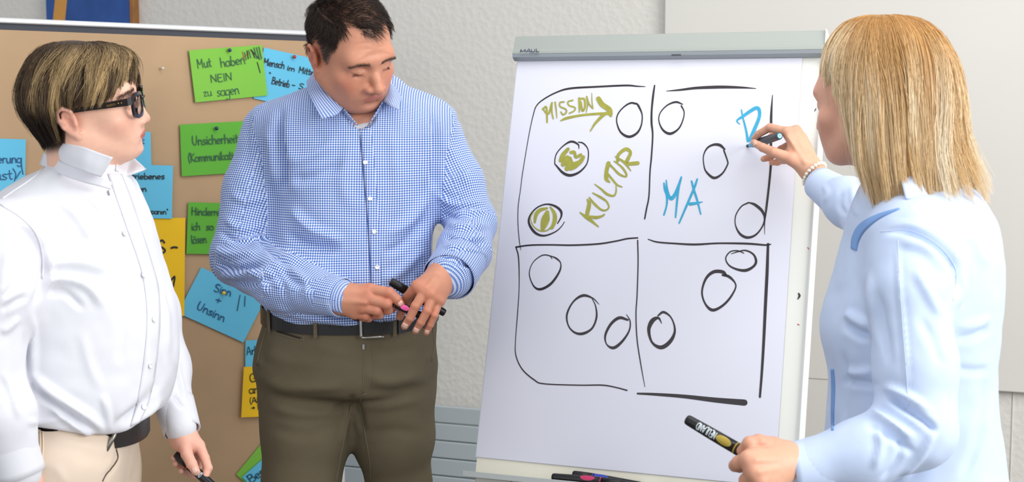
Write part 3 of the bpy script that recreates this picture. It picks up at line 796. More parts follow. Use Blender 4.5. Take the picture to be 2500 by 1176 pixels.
# ================================================================ markers
M_pen = mat('black_pen_plastic', (24, 25, 27), rough=.38, spec=.4)
M_white = mat('white_print', (215, 225, 232), rough=.5)
def marker(name, p_tail, p_cap, r, accent, label, oval=True, ring=True, oval_at=.55, up=None, group=None, text=None, text_at=(.3, .55), tip=False, body_mat=None, cap_end=True, textflip=1):
    """a round marker from tail to cap end; accent-coloured oval window and ring"""
    a = np.asarray(p_tail, float); b = np.asarray(p_cap, float); L = np.linalg.norm(b - a); ax = (b - a) / L
    up = unit(CAM - (a + b) / 2) if up is None else unit(up)
    up = unit(up - ax * np.dot(up, ax)); sd = np.cross(ax, up)
    base = (a + b) / 2; base = base - np.array([0, 0, r])
    root = empty(name, base); tag(root, label, 'marker', group)
    bm_ = body_mat or M_pen
    jn = .70
    V, F = lathe_vf(a, ax, [(0, r * .72), (.0015, r * .82), (.006, r * .86), (L * .3, r * .95), (L * .55, r), (L * jn, r)], 28)
    mk('body', np.array(V), F, bm_, root, smooth=True)
    am = mat('marker_accent', accent, rough=.4)
    if tip:
        V, F = lathe_vf(a, ax, [(L * jn, r * .9), (L * (jn + .08), r * .8), (L * .86, r * .62), (L * .9, r * .5)], 24); mk('grip', np.array(V), F, am, root, smooth=True)
        V, F = lathe_vf(a, ax, [(L * .9, r * .42), (L * .985, r * .4), (L, r * .2)], 12); mk('nib', np.array(V), F, M_dark, root)
    else:
        V, F = lathe_vf(a, ax, [(L * jn + .002, r * 1.02), (L * .86, r * 1.0), (L - .004, r * .93), (L - .001, r * .86), (L, r * .7)], 28); mk('cap', np.array(V), F, bm_, root, smooth=True)
    if ring:
        V, F = lathe_vf(a, ax, [(L * jn - .0006, r * 1.025), (L * jn + .0018, r * 1.03)], 28); mk('ring', np.array(V), F, am, root, smooth=True)
    if oval:
        V = []; F = []; nr, na = 4, 18
        cz = L * oval_at
        for i in range(nr + 1):
            for j in range(na):
                t = 2 * math.pi * j / na; q = i / nr
                x = cz + L * .105 * q * math.cos(t); th = .68 * q * math.sin(t)
                V.append(a + ax * x + (up * math.cos(th) + sd * math.sin(th)) * (r * 1.03 + .0004))
        for i in range(nr):
            for j in range(na):
                k = (j + 1) % na
                F.append((i * na + j, (i + 1) * na + j, (i + 1) * na + k, i * na + k))
        mk('oval_window', np.array(V), F, am, root, smooth=True)
    if text:
        tot = sum(GL[c][0] for c in text); V = []; F = []
        t0, t1 = text_at
        cap = .62
        for c, x0 in zip(text, np.cumsum([0] + [GL[c][0] for c in text])[:-1]):
            for st in GL[c][1]:
                q = catmull(st, 3) if len(st) > 2 else np.array([np.array(st[0]) * (1 - t) + np.array(st[1]) * t for t in np.linspace(0, 1, 4)])
                T = np.gradient(q, axis=0); T /= np.maximum(1e-9, np.linalg.norm(T, axis=1))[:, None]
                Nn = np.stack([-T[:, 1], T[:, 0]], 1) * .075
                bb = len(V)
                for i in range(len(q)):
                    for s in (1, -1):
                        e = q[i] + Nn[i] * s
                        lx = (x0 + e[0]) / tot
                        if textflip < 0: lx = 1 - lx
                        x = L * (t0 + (t1 - t0) * lx); th = (e[1] - .5) * cap * 1.9 * textflip
                        V.append(a + ax * x + (up * math.cos(th) - sd * math.sin(th)) * (r * 1.015 + .0005))
                for i in range(len(q) - 1):
                    F.append((bb + 2 * i, bb + 2 * i + 1, bb + 2 * i + 3, bb + 2 * i + 2))
        mk('lettering', np.array(V), F, M_white, root)
    if cap_end:
        V, F = lathe_vf(a, ax, [(-.0006, r * .40), (-.0006, r * .58), (.001, r * .62)], 24); plug = mk('end_plug', np.array(V), F, am, root)
        if tip:
            for q, mm in ((.36, mat('pale_plug', (190, 226, 240), rough=.4)), (.14, M_dark)):
                V, F = lathe_vf(a, ax, [(-.0011 + q * .001, r * q), (.0, r * q)], 20); mk('plug_ring', np.array(V), F, mm, plug)
    return root
TRN = CH.n
def tp(px, py, w):                     # a point at a height above the chart's plane
    return hit(px, py, CH.at(0, 0, w), CH.n)
tz = tv + .001
def tray_pen(x0, x1, w, r, *a, lift=0.0, **k):
    ua = CH.px(x0, 1160)[0]; ub = CH.px(x1, 1160)[0]
    return marker('marker', CH.at(ub, tz + r, w), CH.at(ua, tz + r + lift, w), r, *a, **k)
upv = unit(TRN * .8 + B_ * .6)
tray_pen(1402, 1572, .0108, .0102, (36, 62, 170), 'black marker with blue window lying at the back of the chart tray', up=upv, group='markers on the chart tray', oval_at=.58, lift=.010)
tray_pen(1531, 1362, .038, .0102, (196, 40, 96), 'black marker with magenta window lying at the front of the chart tray', up=upv, group='markers on the chart tray', oval_at=.52)
tray_pen(1606, 1775, .018, .0102, (40, 40, 44), 'black marker with white lettering lying on the chart tray', up=unit(TRN * .5 + B_ * .85), group='markers on the chart tray', text='NEULAND', text_at=(.45, .8), oval=False, ring=False)
tray_pen(1751, 1925, .016, .0105, (50, 52, 56), 'plain black marker on the chart tray below the fist with the yellow marker', up=upv, group='markers on the chart tray', oval=False, ring=False)
# ================================================================ smooth solids on a grid, for bodies and clothes
class Vol:
    def __init__(s, lo, hi, h):
        s.lo = np.array(lo, float); s.h = h
        n = np.ceil((np.array(hi) - s.lo) / h).astype(int) + 1
        s.ax = [(s.lo[i] + h * np.arange(n[i])).astype(np.float32) for i in range(3)]
        s.d = np.full(n, 9.0, np.float32)
    def cut(s, lo, hi):
        ix = []
        for i in range(3):
            a = max(0, int((lo[i] - s.lo[i]) / s.h) - 1); b = min(len(s.ax[i]), int((hi[i] - s.lo[i]) / s.h) + 3)
            if b <= a: return None
            ix.append(slice(a, b))
        ix = tuple(ix)
        return ix, s.ax[0][ix[0]][:, None, None], s.ax[1][ix[1]][None, :, None], s.ax[2][ix[2]][None, None, :]
    def put(s, f, lo, hi, k=0.0, sub=False):
        m = (k if np.isscalar(k) else .05) + 3 * s.h
        c = s.cut(np.asarray(lo) - m, np.asarray(hi) + m)
        if c is None: return
        ix, X, Y, Z = c
        b = f(X, Y, Z); a = s.d[ix]
        if sub: s.d[ix] = smax(a, -b, k)
        else: s.d[ix] = smin(a, b, k)
    # primitives
    def cone(s, a, b, ra, rb, k=0.0, sub=False):
        a = np.asarray(a, float); b = np.asarray(b, float)
        s.put(lambda X, Y, Z: f_cone(X, Y, Z, a, b, ra, rb), np.minimum(a - ra, b - rb), np.maximum(a + ra, b + rb), k, sub)
    def chain(s, pts, rs, k=0.0, kk=None):
        """a limb: cones in a row, blended among themselves, then into what is there with k"""
        pts = np.asarray(pts, float); rs = np.asarray(rs, float)
        kk = k if kk is None else kk
        lo = (pts - rs[:, None]).min(0); hi = (pts + rs[:, None]).max(0)
        def f(X, Y, Z):
            d = None
            for i in range(len(pts) - 1):
                e = f_cone(X, Y, Z, pts[i], pts[i + 1], rs[i], rs[i + 1])
                d = e if d is None else smin(d, e, kk)
            return d
        s.put(f, lo - kk, hi + kk, k)
    def ell(s, c, r, k=0.0, sub=False, R=None):
        c = np.asarray(c, float); r = np.full(3, r) if np.isscalar(r) else np.asarray(r, float)
        e = np.full(3, r.max()) if R is not None else r
        s.put(lambda X, Y, Z: f_ell(X, Y, Z, c, r, R), c - e, c + e, k, sub)

def smin(a, b, k):
    if np.isscalar(k) and k <= 0: return np.minimum(a, b)
    h = np.maximum(k - np.abs(a - b), 0) / k
    return np.minimum(a, b) - h * h * k * 0.25
def smax(a, b, k): return -smin(-a, -b, k)
def f_cone(X, Y, Z, a, b, ra, rb):
    ab = b - a; L2 = max(1e-12, float(ab @ ab))
    x, y, z = X - np.float32(a[0]), Y - np.float32(a[1]), Z - np.float32(a[2])
    t = np.clip((x * ab[0] + y * ab[1] + z * ab[2]) / L2, 0, 1).astype(np.float32)
    x = x - t * np.float32(ab[0]); y = y - t * np.float32(ab[1]); z = z - t * np.float32(ab[2])
    return np.sqrt(x * x + y * y + z * z) - (np.float32(ra) + np.float32(rb - ra) * t)
def f_ell(X, Y, Z, c, r, R=None):
    x, y, z = X - np.float32(c[0]), Y - np.float32(c[1]), Z - np.float32(c[2])
    if R is not None:
        R = np.asarray(R, np.float32)
        x, y, z = x * R[0, 0] + y * R[1, 0] + z * R[2, 0], x * R[0, 1] + y * R[1, 1] + z * R[2, 1], x * R[0, 2] + y * R[1, 2] + z * R[2, 2]
    r = r.astype(np.float32)
    k0 = np.sqrt((x / r[0]) ** 2 + (y / r[1]) ** 2 + (z / r[2]) ** 2)
    k1 = np.sqrt((x / r[0] ** 2) ** 2 + (y / r[1] ** 2) ** 2 + (z / r[2] ** 2) ** 2)
    return k0 * (k0 - 1) / np.maximum(k1, 1e-6)

class Loft:
    """stacked superellipse sections: rows (z, cx, cy, a, b)"""
    def __init__(s, rows, n=2.3):
        rows = np.array(sorted([list(r) for r in rows]), float)
        c = catmull(rows, 10)
        o = np.argsort(c[:, 0]); s.t = c[o]; s.n = n
    def __call__(s, X, Y, Z):
        z = Z.ravel(); q = [np.interp(z, s.t[:, 0], s.t[:, i]).astype(np.float32)[None, None, :] for i in range(1, 5)]
        x = np.abs((X - q[0]) / q[2]); y = np.abs((Y - q[1]) / q[3])
        g = (x ** s.n + y ** s.n) ** (1.0 / s.n)
        d = (g - 1) * np.minimum(q[2], q[3])
        cap = np.maximum(Z - np.float32(s.t[-1, 0]), np.float32(s.t[0, 0]) - Z)
        return smax(d, cap + np.zeros_like(d), .012)
    def box(s):
        return (np.array([(s.t[:, 1] - s.t[:, 3]).min(), (s.t[:, 2] - s.t[:, 4]).min(), s.t[0, 0]]),
                np.array([(s.t[:, 1] + s.t[:, 3]).max(), (s.t[:, 2] + s.t[:, 4]).max(), s.t[-1, 0]]))
    def at(s, z): return [np.interp(z, s.t[:, 0], s.t[:, i]) for i in range(1, 5)]
def rows_px(secs, d0):
    """sections by where their silhouette stands: (py, left, right, half depth[, distance])"""
    out = []
    for q in secs:
        d = q[4] if len(q) > 4 else d0
        c = P((q[1] + q[2]) / 2, q[0], d)
        out.append((c[2], c[0], c[1], (q[2] - q[1]) / 2 * d / FPX, q[3]))
    return out

def surface(V, smooth_it=1):
    """surface nets over the grid: vertices and quads"""
    d = np.clip(V.d, -4 * V.h, 4 * V.h); s = d < 0
    nx, ny, nz = d.shape
    C = [(0, 0, 0), (1, 0, 0), (0, 1, 0), (1, 1, 0), (0, 0, 1), (1, 0, 1), (0, 1, 1), (1, 1, 1)]
    sl = lambda c: (slice(c[0], nx - 1 + c[0]), slice(c[1], ny - 1 + c[1]), slice(c[2], nz - 1 + c[2]))
    cnt = np.zeros((nx - 1, ny - 1, nz - 1), np.uint8)
    for c in C: cnt += s[sl(c)]
    act = (cnt > 0) & (cnt < 8)
    I, J, K = np.nonzero(act)
    g = np.stack([d[I + c[0], J + c[1], K + c[2]] for c in C], 1)
    E = [(0, 1), (2, 3), (4, 5), (6, 7), (0, 2), (1, 3), (4, 6), (5, 7), (0, 4), (1, 5), (2, 6), (3, 7)]
    pos = np.zeros((len(I), 3)); n = np.zeros(len(I)); Ca = np.array(C, float)
    for a, b in E:
        da, db = g[:, a], g[:, b]; m = (da < 0) != (db < 0)
        t = np.where(m, da / np.where(da - db == 0, 1, da - db), 0)
        pos += m[:, None] * (Ca[a] + t[:, None] * (Ca[b] - Ca[a])); n += m
    pos = (pos / n[:, None] + np.stack([I, J, K], 1)) * V.h + V.lo
    vid = np.full(act.shape, -1, np.int32); vid[I, J, K] = np.arange(len(I))
    Q = []
    for ax in range(3):
        o1, o2 = [(1, 2), (2, 0), (0, 1)][ax]
        a = np.take(s, range(0, d.shape[ax] - 1), ax); b = np.take(s, range(1, d.shape[ax]), ax)
        for flip, m in ((False, a & ~b), (True, ~a & b)):
            q = np.array(np.nonzero(m)).T
            q = q[(q[:, o1] > 0) & (q[:, o2] > 0) & (q[:, o1] < d.shape[o1] - 1) & (q[:, o2] < d.shape[o2] - 1)]
            def cell(x, y):
                r = q.copy(); r[:, o1] -= x; r[:, o2] -= y
                return vid[r[:, 0], r[:, 1], r[:, 2]]
            f = np.stack([cell(1, 1), cell(0, 1), cell(0, 0), cell(1, 0)], 1)
            Q.append(f[:, ::-1] if flip else f)
    F = np.vstack(Q); F = F[(F >= 0).all(1)]
    for _ in range(smooth_it): pos = laplace(pos, F, .5)
    return pos, F

def laplace(V, F, lam):
    S = np.zeros_like(V); n = np.zeros(len(V))
    for a, b in ((0, 1), (1, 2), (2, 3), (3, 0)):
        for i, j in ((a, b), (b, a)):
            for c in range(3): S[:, c] += np.bincount(F[:, i], V[F[:, j], c], len(V))
            n += np.bincount(F[:, i], minlength=len(V))
    return V + lam * (S / np.maximum(n, 1)[:, None] - V)

def normals(V, F):
    fn = np.cross(V[F[:, 2]] - V[F[:, 0]], V[F[:, 3]] - V[F[:, 1]])
    N = np.zeros_like(V)
    for k in range(4):
        for c in range(3): N[:, c] += np.bincount(F[:, k], fn[:, c], len(V))
    return N / np.maximum(1e-12, np.linalg.norm(N, axis=1))[:, None]

def vnoise(Pt, scale, seed=0):
    p = np.asarray(Pt) * scale + seed * 17.3
    i = np.floor(p).astype(np.int64); f = p - i; f = f * f * (3 - 2 * f)
    def hsh(a, b, c):
        h = (a * 73856093) ^ (b * 19349663) ^ (c * 83492791) ^ (seed * 2654435)
        h = (h ^ (h >> 13)) * 1274126177
        return ((h ^ (h >> 16)) & 0xFFFF) / 65535.0
    r = 0
    for a in (0, 1):
        for b in (0, 1):
            for c in (0, 1):
                w = (f[:, 0] if a else 1 - f[:, 0]) * (f[:, 1] if b else 1 - f[:, 1]) * (f[:, 2] if c else 1 - f[:, 2])
                r = r + w * hsh(i[:, 0] + a, i[:, 1] + b, i[:, 2] + c)
    return r * 2 - 1

def folds(V, F, items, back=False):
    """press folds into cloth: (points seen from the front, width px, height m); negative heights are creases"""
    N = normals(V, F); px, z = proj(V)
    view = CAM - V; view /= np.linalg.norm(view, axis=1)[:, None]
    face = np.clip((N * view).sum(1) * 2.2, 0, 1)
    D = np.zeros(len(V))
    for pts, w, amp in items:
        c = catmull(pts, 5)
        lo = c.min(0) - 3 * w; hi = c.max(0) + 3 * w
        m = np.nonzero(((px > lo) & (px < hi)).all(1) & (face > 0))[0]
        if len(m) == 0: continue
        q = px[m]; best = np.full(len(m), 1e9); tt = np.zeros(len(m))
        for i in range(len(c) - 1):
            ab = c[i + 1] - c[i]; t = np.clip(((q - c[i]) @ ab) / max(1e-9, ab @ ab), 0, 1)
            dd = np.linalg.norm(q - c[i] - t[:, None] * ab, axis=1)
            u = dd < best; best = np.where(u, dd, best); tt = np.where(u, (i + t) / (len(c) - 1), tt)
        taper = np.clip(np.minimum(tt, 1 - tt) * 4, 0, 1); taper = taper * taper * (3 - 2 * taper)
        e = best / w
        D[m] += amp * taper * (np.exp(-e * e) - .35 * np.exp(-(e / 2.1) ** 2)) * face[m]
    return V + N * D[:, None]

def split(V, F, keep):
    """sub-mesh of the faces where keep is True"""
    G = F[keep]; used = np.unique(G); re = np.full(len(V), -1); re[used] = np.arange(len(used))
    return V[used], re[G], used

def sheet(rows, nu=10, nv=6):
    """surface through a set of 3D polylines (each resampled to the same count)"""
    R = [catmull(r, nu) for r in rows]
    n = min(len(r) for r in R)
    R = np.array([r[np.linspace(0, len(r) - 1, n).astype(int)] for r in R])
    C = np.array([catmull(R[:, i], nv) for i in range(n)])
    k = C.shape[1]; V = C.reshape(-1, 3)
    F = np.array([(i * k + j, i * k + j + 1, (i + 1) * k + j + 1, (i + 1) * k + j) for i in range(n - 1) for j in range(k - 1)])
    uv = np.array([(i, j) for i in range(n) for j in range(k)], float)
    du = np.linalg.norm(np.diff(C, axis=0), axis=2).mean(); dv = np.linalg.norm(np.diff(C, axis=1), axis=2).mean()
    return V, F, uv * np.array([du, dv])
def thicken(o, t, offset=0.0):
    m = o.modifiers.new('thickness', 'SOLIDIFY'); m.thickness = t; m.offset = offset
    return o

class Skin:
    """finds the point of a surface that is seen at a pixel"""
    def __init__(s, V, F): s.t = BVHTree.FromPolygons([Vector(v) for v in V], [tuple(int(i) for i in f) for f in F])
    def at(s, px, py, off=0.0):
        r = ray(px, py); h, n, i, d = s.t.ray_cast(Vector(CAM), Vector(r))
        if h is None: return None, None
        n = np.array(n)
        if n @ r > 0: n = -n
        return np.array(h) + n * off, n

def on_skin(sk, pts, off=0.0):
    out = []
    for x, y in pts:
        p, n = sk.at(x, y, off)
        if p is not None: out.append(p)
    return np.array(out)

def strap(sk, name, left, right, m, parent, off=.0015, n=8, uv=False, thick=.0012):
    """a strip of cloth lying on a surface between two polylines seen from the front"""
    A = catmull(left, n); B = catmull(right, n); V = []; ok = []
    for a, b in zip(A, B):
        row = []
        for t in np.linspace(0, 1, 5):
            q = a * (1 - t) + b * t
            p, nn = sk.at(q[0], q[1], off if 0 < t < 1 else off * .5)
            row.append(p)
        if all(r is not None for r in row): V += row
    k = len(V) // 5
    if k < 2: return None
    F = np.array([(i * 5 + j, i * 5 + j + 1, (i + 1) * 5 + j + 1, (i + 1) * 5 + j) for i in range(k - 1) for j in range(4)])
    V = np.array(V)
    o = mk(name, V, F, m, parent, smooth=True, uv=(V[:, [0, 2]].copy() if uv else None))
    thicken(o, thick)
    return o

def seam(sk, name, lines, m, parent, r=.0008, off=.0003):
    mb = MB()
    for l in lines:
        p = on_skin(sk, catmull(l, 6), off)
        if len(p) > 2: mb.tube(p, r, 5)
    if mb.V: return mb.build(name, m, parent, smooth=True)

def buttons(sk, pts, r, m, parent, off=.0022):
    for x, y in pts:
        p, n = sk.at(x, y, off)
        if p is None: continue
        V, F = lathe_vf(p - n * .001, n, [(0, r * .9), (.0008, r), (.0018, r), (.0022, r * .86), (.0016, r * .7), (.0015, r * .1)], 18)
        mk('button', V, F, m, parent, smooth=True)

def tubes_mesh(paths, rad, cols, ref=None):
    """many thin strands: paths (n,s,3), rad (n,s) , cols (n,s,3): three-sided tubes"""
    n, s, _ = paths.shape
    T = np.gradient(paths, axis=1); T /= np.maximum(1e-9, np.linalg.norm(T, axis=2))[..., None]
    ref = RNG.normal(size=(n, 1, 3)) if ref is None else ref
    A = np.cross(T, np.broadcast_to(ref, T.shape)); A /= np.maximum(1e-9, np.linalg.norm(A, axis=2))[..., None]
    B = np.cross(T, A)
    V = np.stack([paths + rad[..., None] * (math.cos(t) * A + math.sin(t) * B) for t in (0, 2.0944, 4.18879)], 2)  # n,s,3,3
    base = (np.arange(n) * s * 3)[:, None, None]; i = (np.arange(s - 1) * 3)[None, :, None]; j = np.arange(3)[None, None, :]; k = (j + 1) % 3
    F = np.stack([base + i + j, base + i + k, base + i + 3 + k, base + i + 3 + j], -1).reshape(-1, 4)
    C = np.repeat(cols[:, :, None, :], 3, 2).reshape(-1, 3)
    return V.reshape(-1, 3), F, C

def rot(yaw, pitch, roll):
    """local face looks to -y, x right, z up. yaw>0 turns to the right of the picture, pitch>0 looks down, roll>0 tips the top to the right"""
    y, p, r = math.radians(yaw), math.radians(pitch), math.radians(roll)
    Rz = np.array([[math.cos(y), -math.sin(y), 0], [math.sin(y), math.cos(y), 0], [0, 0, 1]])
    Rx = np.array([[1, 0, 0], [0, math.cos(p), -math.sin(p)], [0, math.sin(p), math.cos(p)]])
    Ry = np.array([[math.cos(r), 0, math.sin(r)], [0, 1, 0], [-math.sin(r), 0, math.cos(r)]])
    return Rz @ Rx @ Ry

def head(C, R, S, neck, o):
    """a head on its neck; C eye-level centre, R rotation, S scale, neck: world points down the neck with radii; o: face options. returns V, F, tint"""
    V = Vol((-.105, -.14, -.25), (.105, .14, .145), .00205)
    jw = o.get('jaw', 1.0)
    V.ell((0, .012, .040), (.0755, .097, .083))
    V.ell((0, .045, .015), (.066, .058, .068), .03)
    V.ell((0, -.030, .005), (.0665, .064, .085), .03)
    V.ell((0, -.036, -.056), (.058 * jw, .056, .047), .03)
    V.ell((0, -.052, -.084), (.036 * jw, .040, .026), .03)
    V.ell((0, -.078, -.094), (.019 * jw, .016, .014), .022)
    for s in (-1, 1):
        V.cone((s * .060 * jw, .005, -.050), (s * .030 * jw, -.062, -.092), .015, .012, .035)
        V.ell((s * .046, -.060, -.028), (.022, .020, .018), .025)
        V.ell((s * .030, -.074, -.050), (.018, .014, .022), .025)
    V.cone((-.034, -.081, .020), (.034, -.081, .020), .010, .010, .03)
    if o.get('man'):
        V.cone((-.042, -.080, .0165), (-.014, -.0875, .0135), .0055, .0065, .030); V.cone((.042, -.080, .0165), (.014, -.0875, .0135), .0055, .0065, .030)
    for s in (-1, 1):
        V.ell((s * .0315, -.101, .000), (.019, .0155, .0125), .014, sub=True)
        V.ell((s * .0315, -.0765, -.001), (.0138, .0138, .0132), .004)
        # lids
        V.cone((s * .0205, -.0880, -.0035), (s * .0315, -.0908, .0052 - o.get('lid', 0)), .0021, .0026, .004)
        V.cone((s * .0315, -.0908, .0052 - o.get('lid', 0)), (s * .0435, -.0838, -.0025), .0026, .0021, .004)
        V.cone((s * .0205, -.0880, -.0045), (s * .0320, -.0892, -.0085), .0017, .0020, .004)
        V.cone((s * .0320, -.0892, -.0085), (s * .0435, -.0838, -.0035), .0020, .0017, .004)
    nl = o.get('nose', 1.0)
    V.cone((0, -.085, .012), (0, -.094 - .0055 * nl, -.018), .0072, .0085, .012)
    V.cone((0, -.094 - .0055 * nl, -.018), (0, -.1005 - .0085 * nl, -.0375), .0085, .0092 + .0012 * nl, .010)
    for s in (-1, 1):
        V.ell((s * (.0118 + .0012 * nl), -.0975 - .004 * nl, -.0410), (.0074 + .0008 * nl, .0095 + .0012 * nl, .0078), .007)
        V.cone((s * .014, -.088, -.014), (s * .018, -.090, -.040), .006, .007, .016)
    for s in (-1, 1):
        V.ell((s * .0072, -.1020 - .004 * nl, -.0500), (.0036, .0052, .0032), .004, sub=True)
    V.ell((0, -.083, -.064), (.026, .0185, .020), .018)
    V.cone((0, -.0985, -.051), (0, -.0985, -.058), .0025, .0022, .004, sub=True)
    lp = o.get('lip', 1.0)
    mz = -.0665
    up_ = [(-.0235, -.0905, mz - .001), (-.012, -.0985, mz + .0035), (-.004, -.1012, mz + .0055), (0, -.1008, mz + .0045), (.004, -.1012, mz + .0055), (.012, -.0985, mz + .0035), (.0235, -.0905, mz - .001)]
    V.chain(up_, np.array([.002, .0034, .0038, .0036, .0038, .0034, .002]) * lp, .003, .002)
    lo_ = [(-.022, -.0905, mz - .002), (-.011, -.0975, mz - .0065), (0, -.0998, mz - .0078), (.011, -.0975, mz - .0065), (.022, -.0905, mz - .002)]
    V.chain(lo_, np.array([.002, .0042, .0050, .0042, .002]) * lp, .004, .003)
    V.chain([(-.0245, -.0915, mz - .001), (-.012, -.1005, mz - .0008), (0, -.1040, mz - .0012), (.012, -.1005, mz - .0008), (.0245, -.0915, mz - .001)], np.full(5, .0012), 0) if False else None
    V.ell((0, -.0985, -.0835), (.018, .007, .006), .012, sub=True)
    # ears
    for s in (-1, 1):
        e = np.array([s * .0755, .012, -.012 + o.get('ear_dz', 0)])
        Re = rot(s * 22, -8, s * 8)
        pt = lambda x, y, z: e + Re @ np.array([s * x, y, z])
        rim = [pt(.004, -.010, .006), pt(.008, -.010, .022), pt(.012, .001, .031), pt(.015, .014, .026), pt(.015, .018, .010), pt(.012, .014, -.006), pt(.008, .006, -.018), pt(.004, -.004, -.029), pt(.002, -.011, -.024)]
        V.ell(e + Re @ np.array([s * .004, .003, .002]), (.0065, .0165, .0275), .004, R=Re)
        V.chain(rim, [.0030, .0034, .0038, .0040, .0038, .0038, .0044, .0058, .004], .004, .003)
        V.chain([pt(.009, .008, .018), pt(.011, .010, .004), pt(.008, .002, -.010)], [.003, .0032, .003], .004, .003)
        V.ell(e + Re @ np.array([s * .0105, -.001, -.001]), (.005, .0068, .010), .004, True, R=Re)
        V.ell(e + Re @ np.array([s * .0125, .007, .016]), (.003, .004, .008), .003, True, R=Re)
        V.ell(pt(.006, -.010, -.004), (.004, .0035, .006), .004)
    # neck
    nk = [(R.T @ (np.asarray(p) - C)) / S for p, _ in neck]; rr = [r / S for _, r in neck]
    V.chain(np.array(nk), np.array(rr), .022, .02)
    for f in o.get('extra', ()): f(V)
    pos, F = surface(V, 2)
    o = dict(o); o['lines'] = list(o.get('lines', ())) + [([(0, -.104, mz - .0012), (.010, -.101, mz - .0006), (.020, -.095, mz - .0012), (.0265, -.09, mz - .003)], .0016, -.0020)]
    up_ = np.clip((pos[:, 2] - .030) / .012, 0, 1)[:, None]
    for _ in range(14): pos = pos + up_ * (laplace(pos, F, .6) - pos)
    N_ = normals(pos, F); D = np.zeros(len(pos))
    for pts, w_, amp in o.get('lines', ()):
        for sg in (-1, 1):
            c = catmull(np.array(pts) * np.array([sg, 1, 1]), 6); best = np.full(len(pos), 9.); tt = np.zeros(len(pos))
            for i in range(len(c) - 1):
                ab = c[i + 1] - c[i]; t = np.clip(((pos - c[i]) @ ab) / (ab @ ab), 0, 1); q = pos - c[i] - t[:, None] * ab
                dd = np.sqrt(q[:, 0] ** 2 + q[:, 2] ** 2 + .15 * q[:, 1] ** 2)
                u = dd < best; best = np.where(u, dd, best); tt = np.where(u, (i + t) / (len(c) - 1), tt)
            tp_ = np.clip(np.minimum(tt, 1 - tt) * 4, 0, 1)
            e = best / w_; D = D + amp * tp_ * (np.exp(-e * e) - .4 * np.exp(-(e / 2.2) ** 2)) * (pos[:, 1] < -.02)
    pos = pos + N_ * D[:, None]
    tint = face_tint(pos, o)
    if o.get('asym'): pass
    return (C + S * (pos @ R.T)), F, tint, pos

def blob(pos, c, r):
    q = (pos - np.asarray(c)) / np.asarray(r); return np.exp(-(q * q).sum(1))

def face_tint(pos, o):
    base = np.array(lin(o['skin'])[:3]); red = np.array(lin(o['blush'])[:3]); lipc = np.array(lin(o['lipc'])[:3])
    T = np.tile(base, (len(pos), 1))
    def mixin(w, c): 
        nonlocal T
        w = np.clip(w, 0, 1)[:, None]; T = T * (1 - w) + np.asarray(c) * w
    for s in (-1, 1):
        mixin(.55 * blob(pos, (s * .045, -.065, -.035), (.022, .03, .022)), red)
        mixin(.6 * blob(pos, (s * .085, .014, -.010), (.012, .022, .034)), red)
    mixin(.6 * blob(pos, (0, -.108, -.040), (.016, .016, .014)), red)
    mixin(.35 * blob(pos, (0, -.085, -.094), (.02, .02, .012)), red)
    mz = -.0665
    x = pos[:, 0]; z = pos[:, 2]
    shp = np.clip(1 - np.abs(x) / .0245, 0, 1)
    up_ = mz + .0085 * shp ** .6 ; lo_ = mz - .0125 * shp ** .5
    lw = 1 / (1 + np.exp(-(np.minimum(up_ - z, z - lo_)) / .0007)) * (pos[:, 1] < -.085) * (np.abs(x) < .0245)
    mixin(lw * o.get('lipw', .8), lipc)
    mixin(blob(pos, (0, -.1045, mz - .0015), (.024, .02, .0011)) * (pos[:, 1] < -.085) * .8, lipc * .35)
    for s in (-1, 1):
        ax = s * pos[:, 0]
        zb = o.get('browz', .0235) + .05 * (ax - .03) - np.clip(ax - .042, 0, 1) * .45
        w = np.exp(-((z - zb) / .0032) ** 2) * (ax > .013) * (ax < .056) * (pos[:, 1] < -.05) * np.clip((ax - .011) / .008, 0, 1) * np.clip((.058 - ax) / .012, 0, 1)
        mixin(w * o.get('broww', .8), np.array(lin(o['brow'])[:3]))
        zl = -.0045 + .0042 * np.clip(1 - ((ax - .0315) / .0125) ** 2, 0, 1) - o.get('lid', 0)
        w = np.exp(-((z - zl) / .0011) ** 2) * (np.abs(ax - .0315) < .0125) * (pos[:, 1] < -.07)
        mixin(w * o.get('lash', .75), np.array(lin(o['brow'])[:3]) * .5)
    if o.get('stubble'):
        w = np.clip((-.052 - z) / .02, 0, 1) * np.clip((-.0 - pos[:, 1]) / .03, 0, 1) * (z > -.125)
        w = np.maximum(w, blob(pos, (0, -.1, -.054), (.03, .02, .008)))
        mixin(w * o['stubble'] * (.8 + .2 * vnoise(pos, 900, 3)), base * np.array([.62, .66, .72]))
    if o.get('scalp') is not None:
        w = o['scalp'](pos); mixin(w, np.array(lin(o['scalpc'])[:3]))
    n = vnoise(pos, 180, 1) * .03 + vnoise(pos, 45, 2) * .04
    return np.clip(T * (1 + n[:, None]), 0, 1)

SKIN_M = mat('skin', (220, 170, 145), rough=.48, sss=.05, attr='tint', bump=.12, bscale=700, spec=.4, bdist=.001)
HAIR_M = mat('hair_strands', (90, 70, 50), rough=.42, attr='tint', spec=.35)
EYE_M = mat('eye_white', (228, 224, 220), rough=.15, coat=.6); IRIS_M = mat('iris_brown', (70, 52, 40), rough=.2, coat=.6)

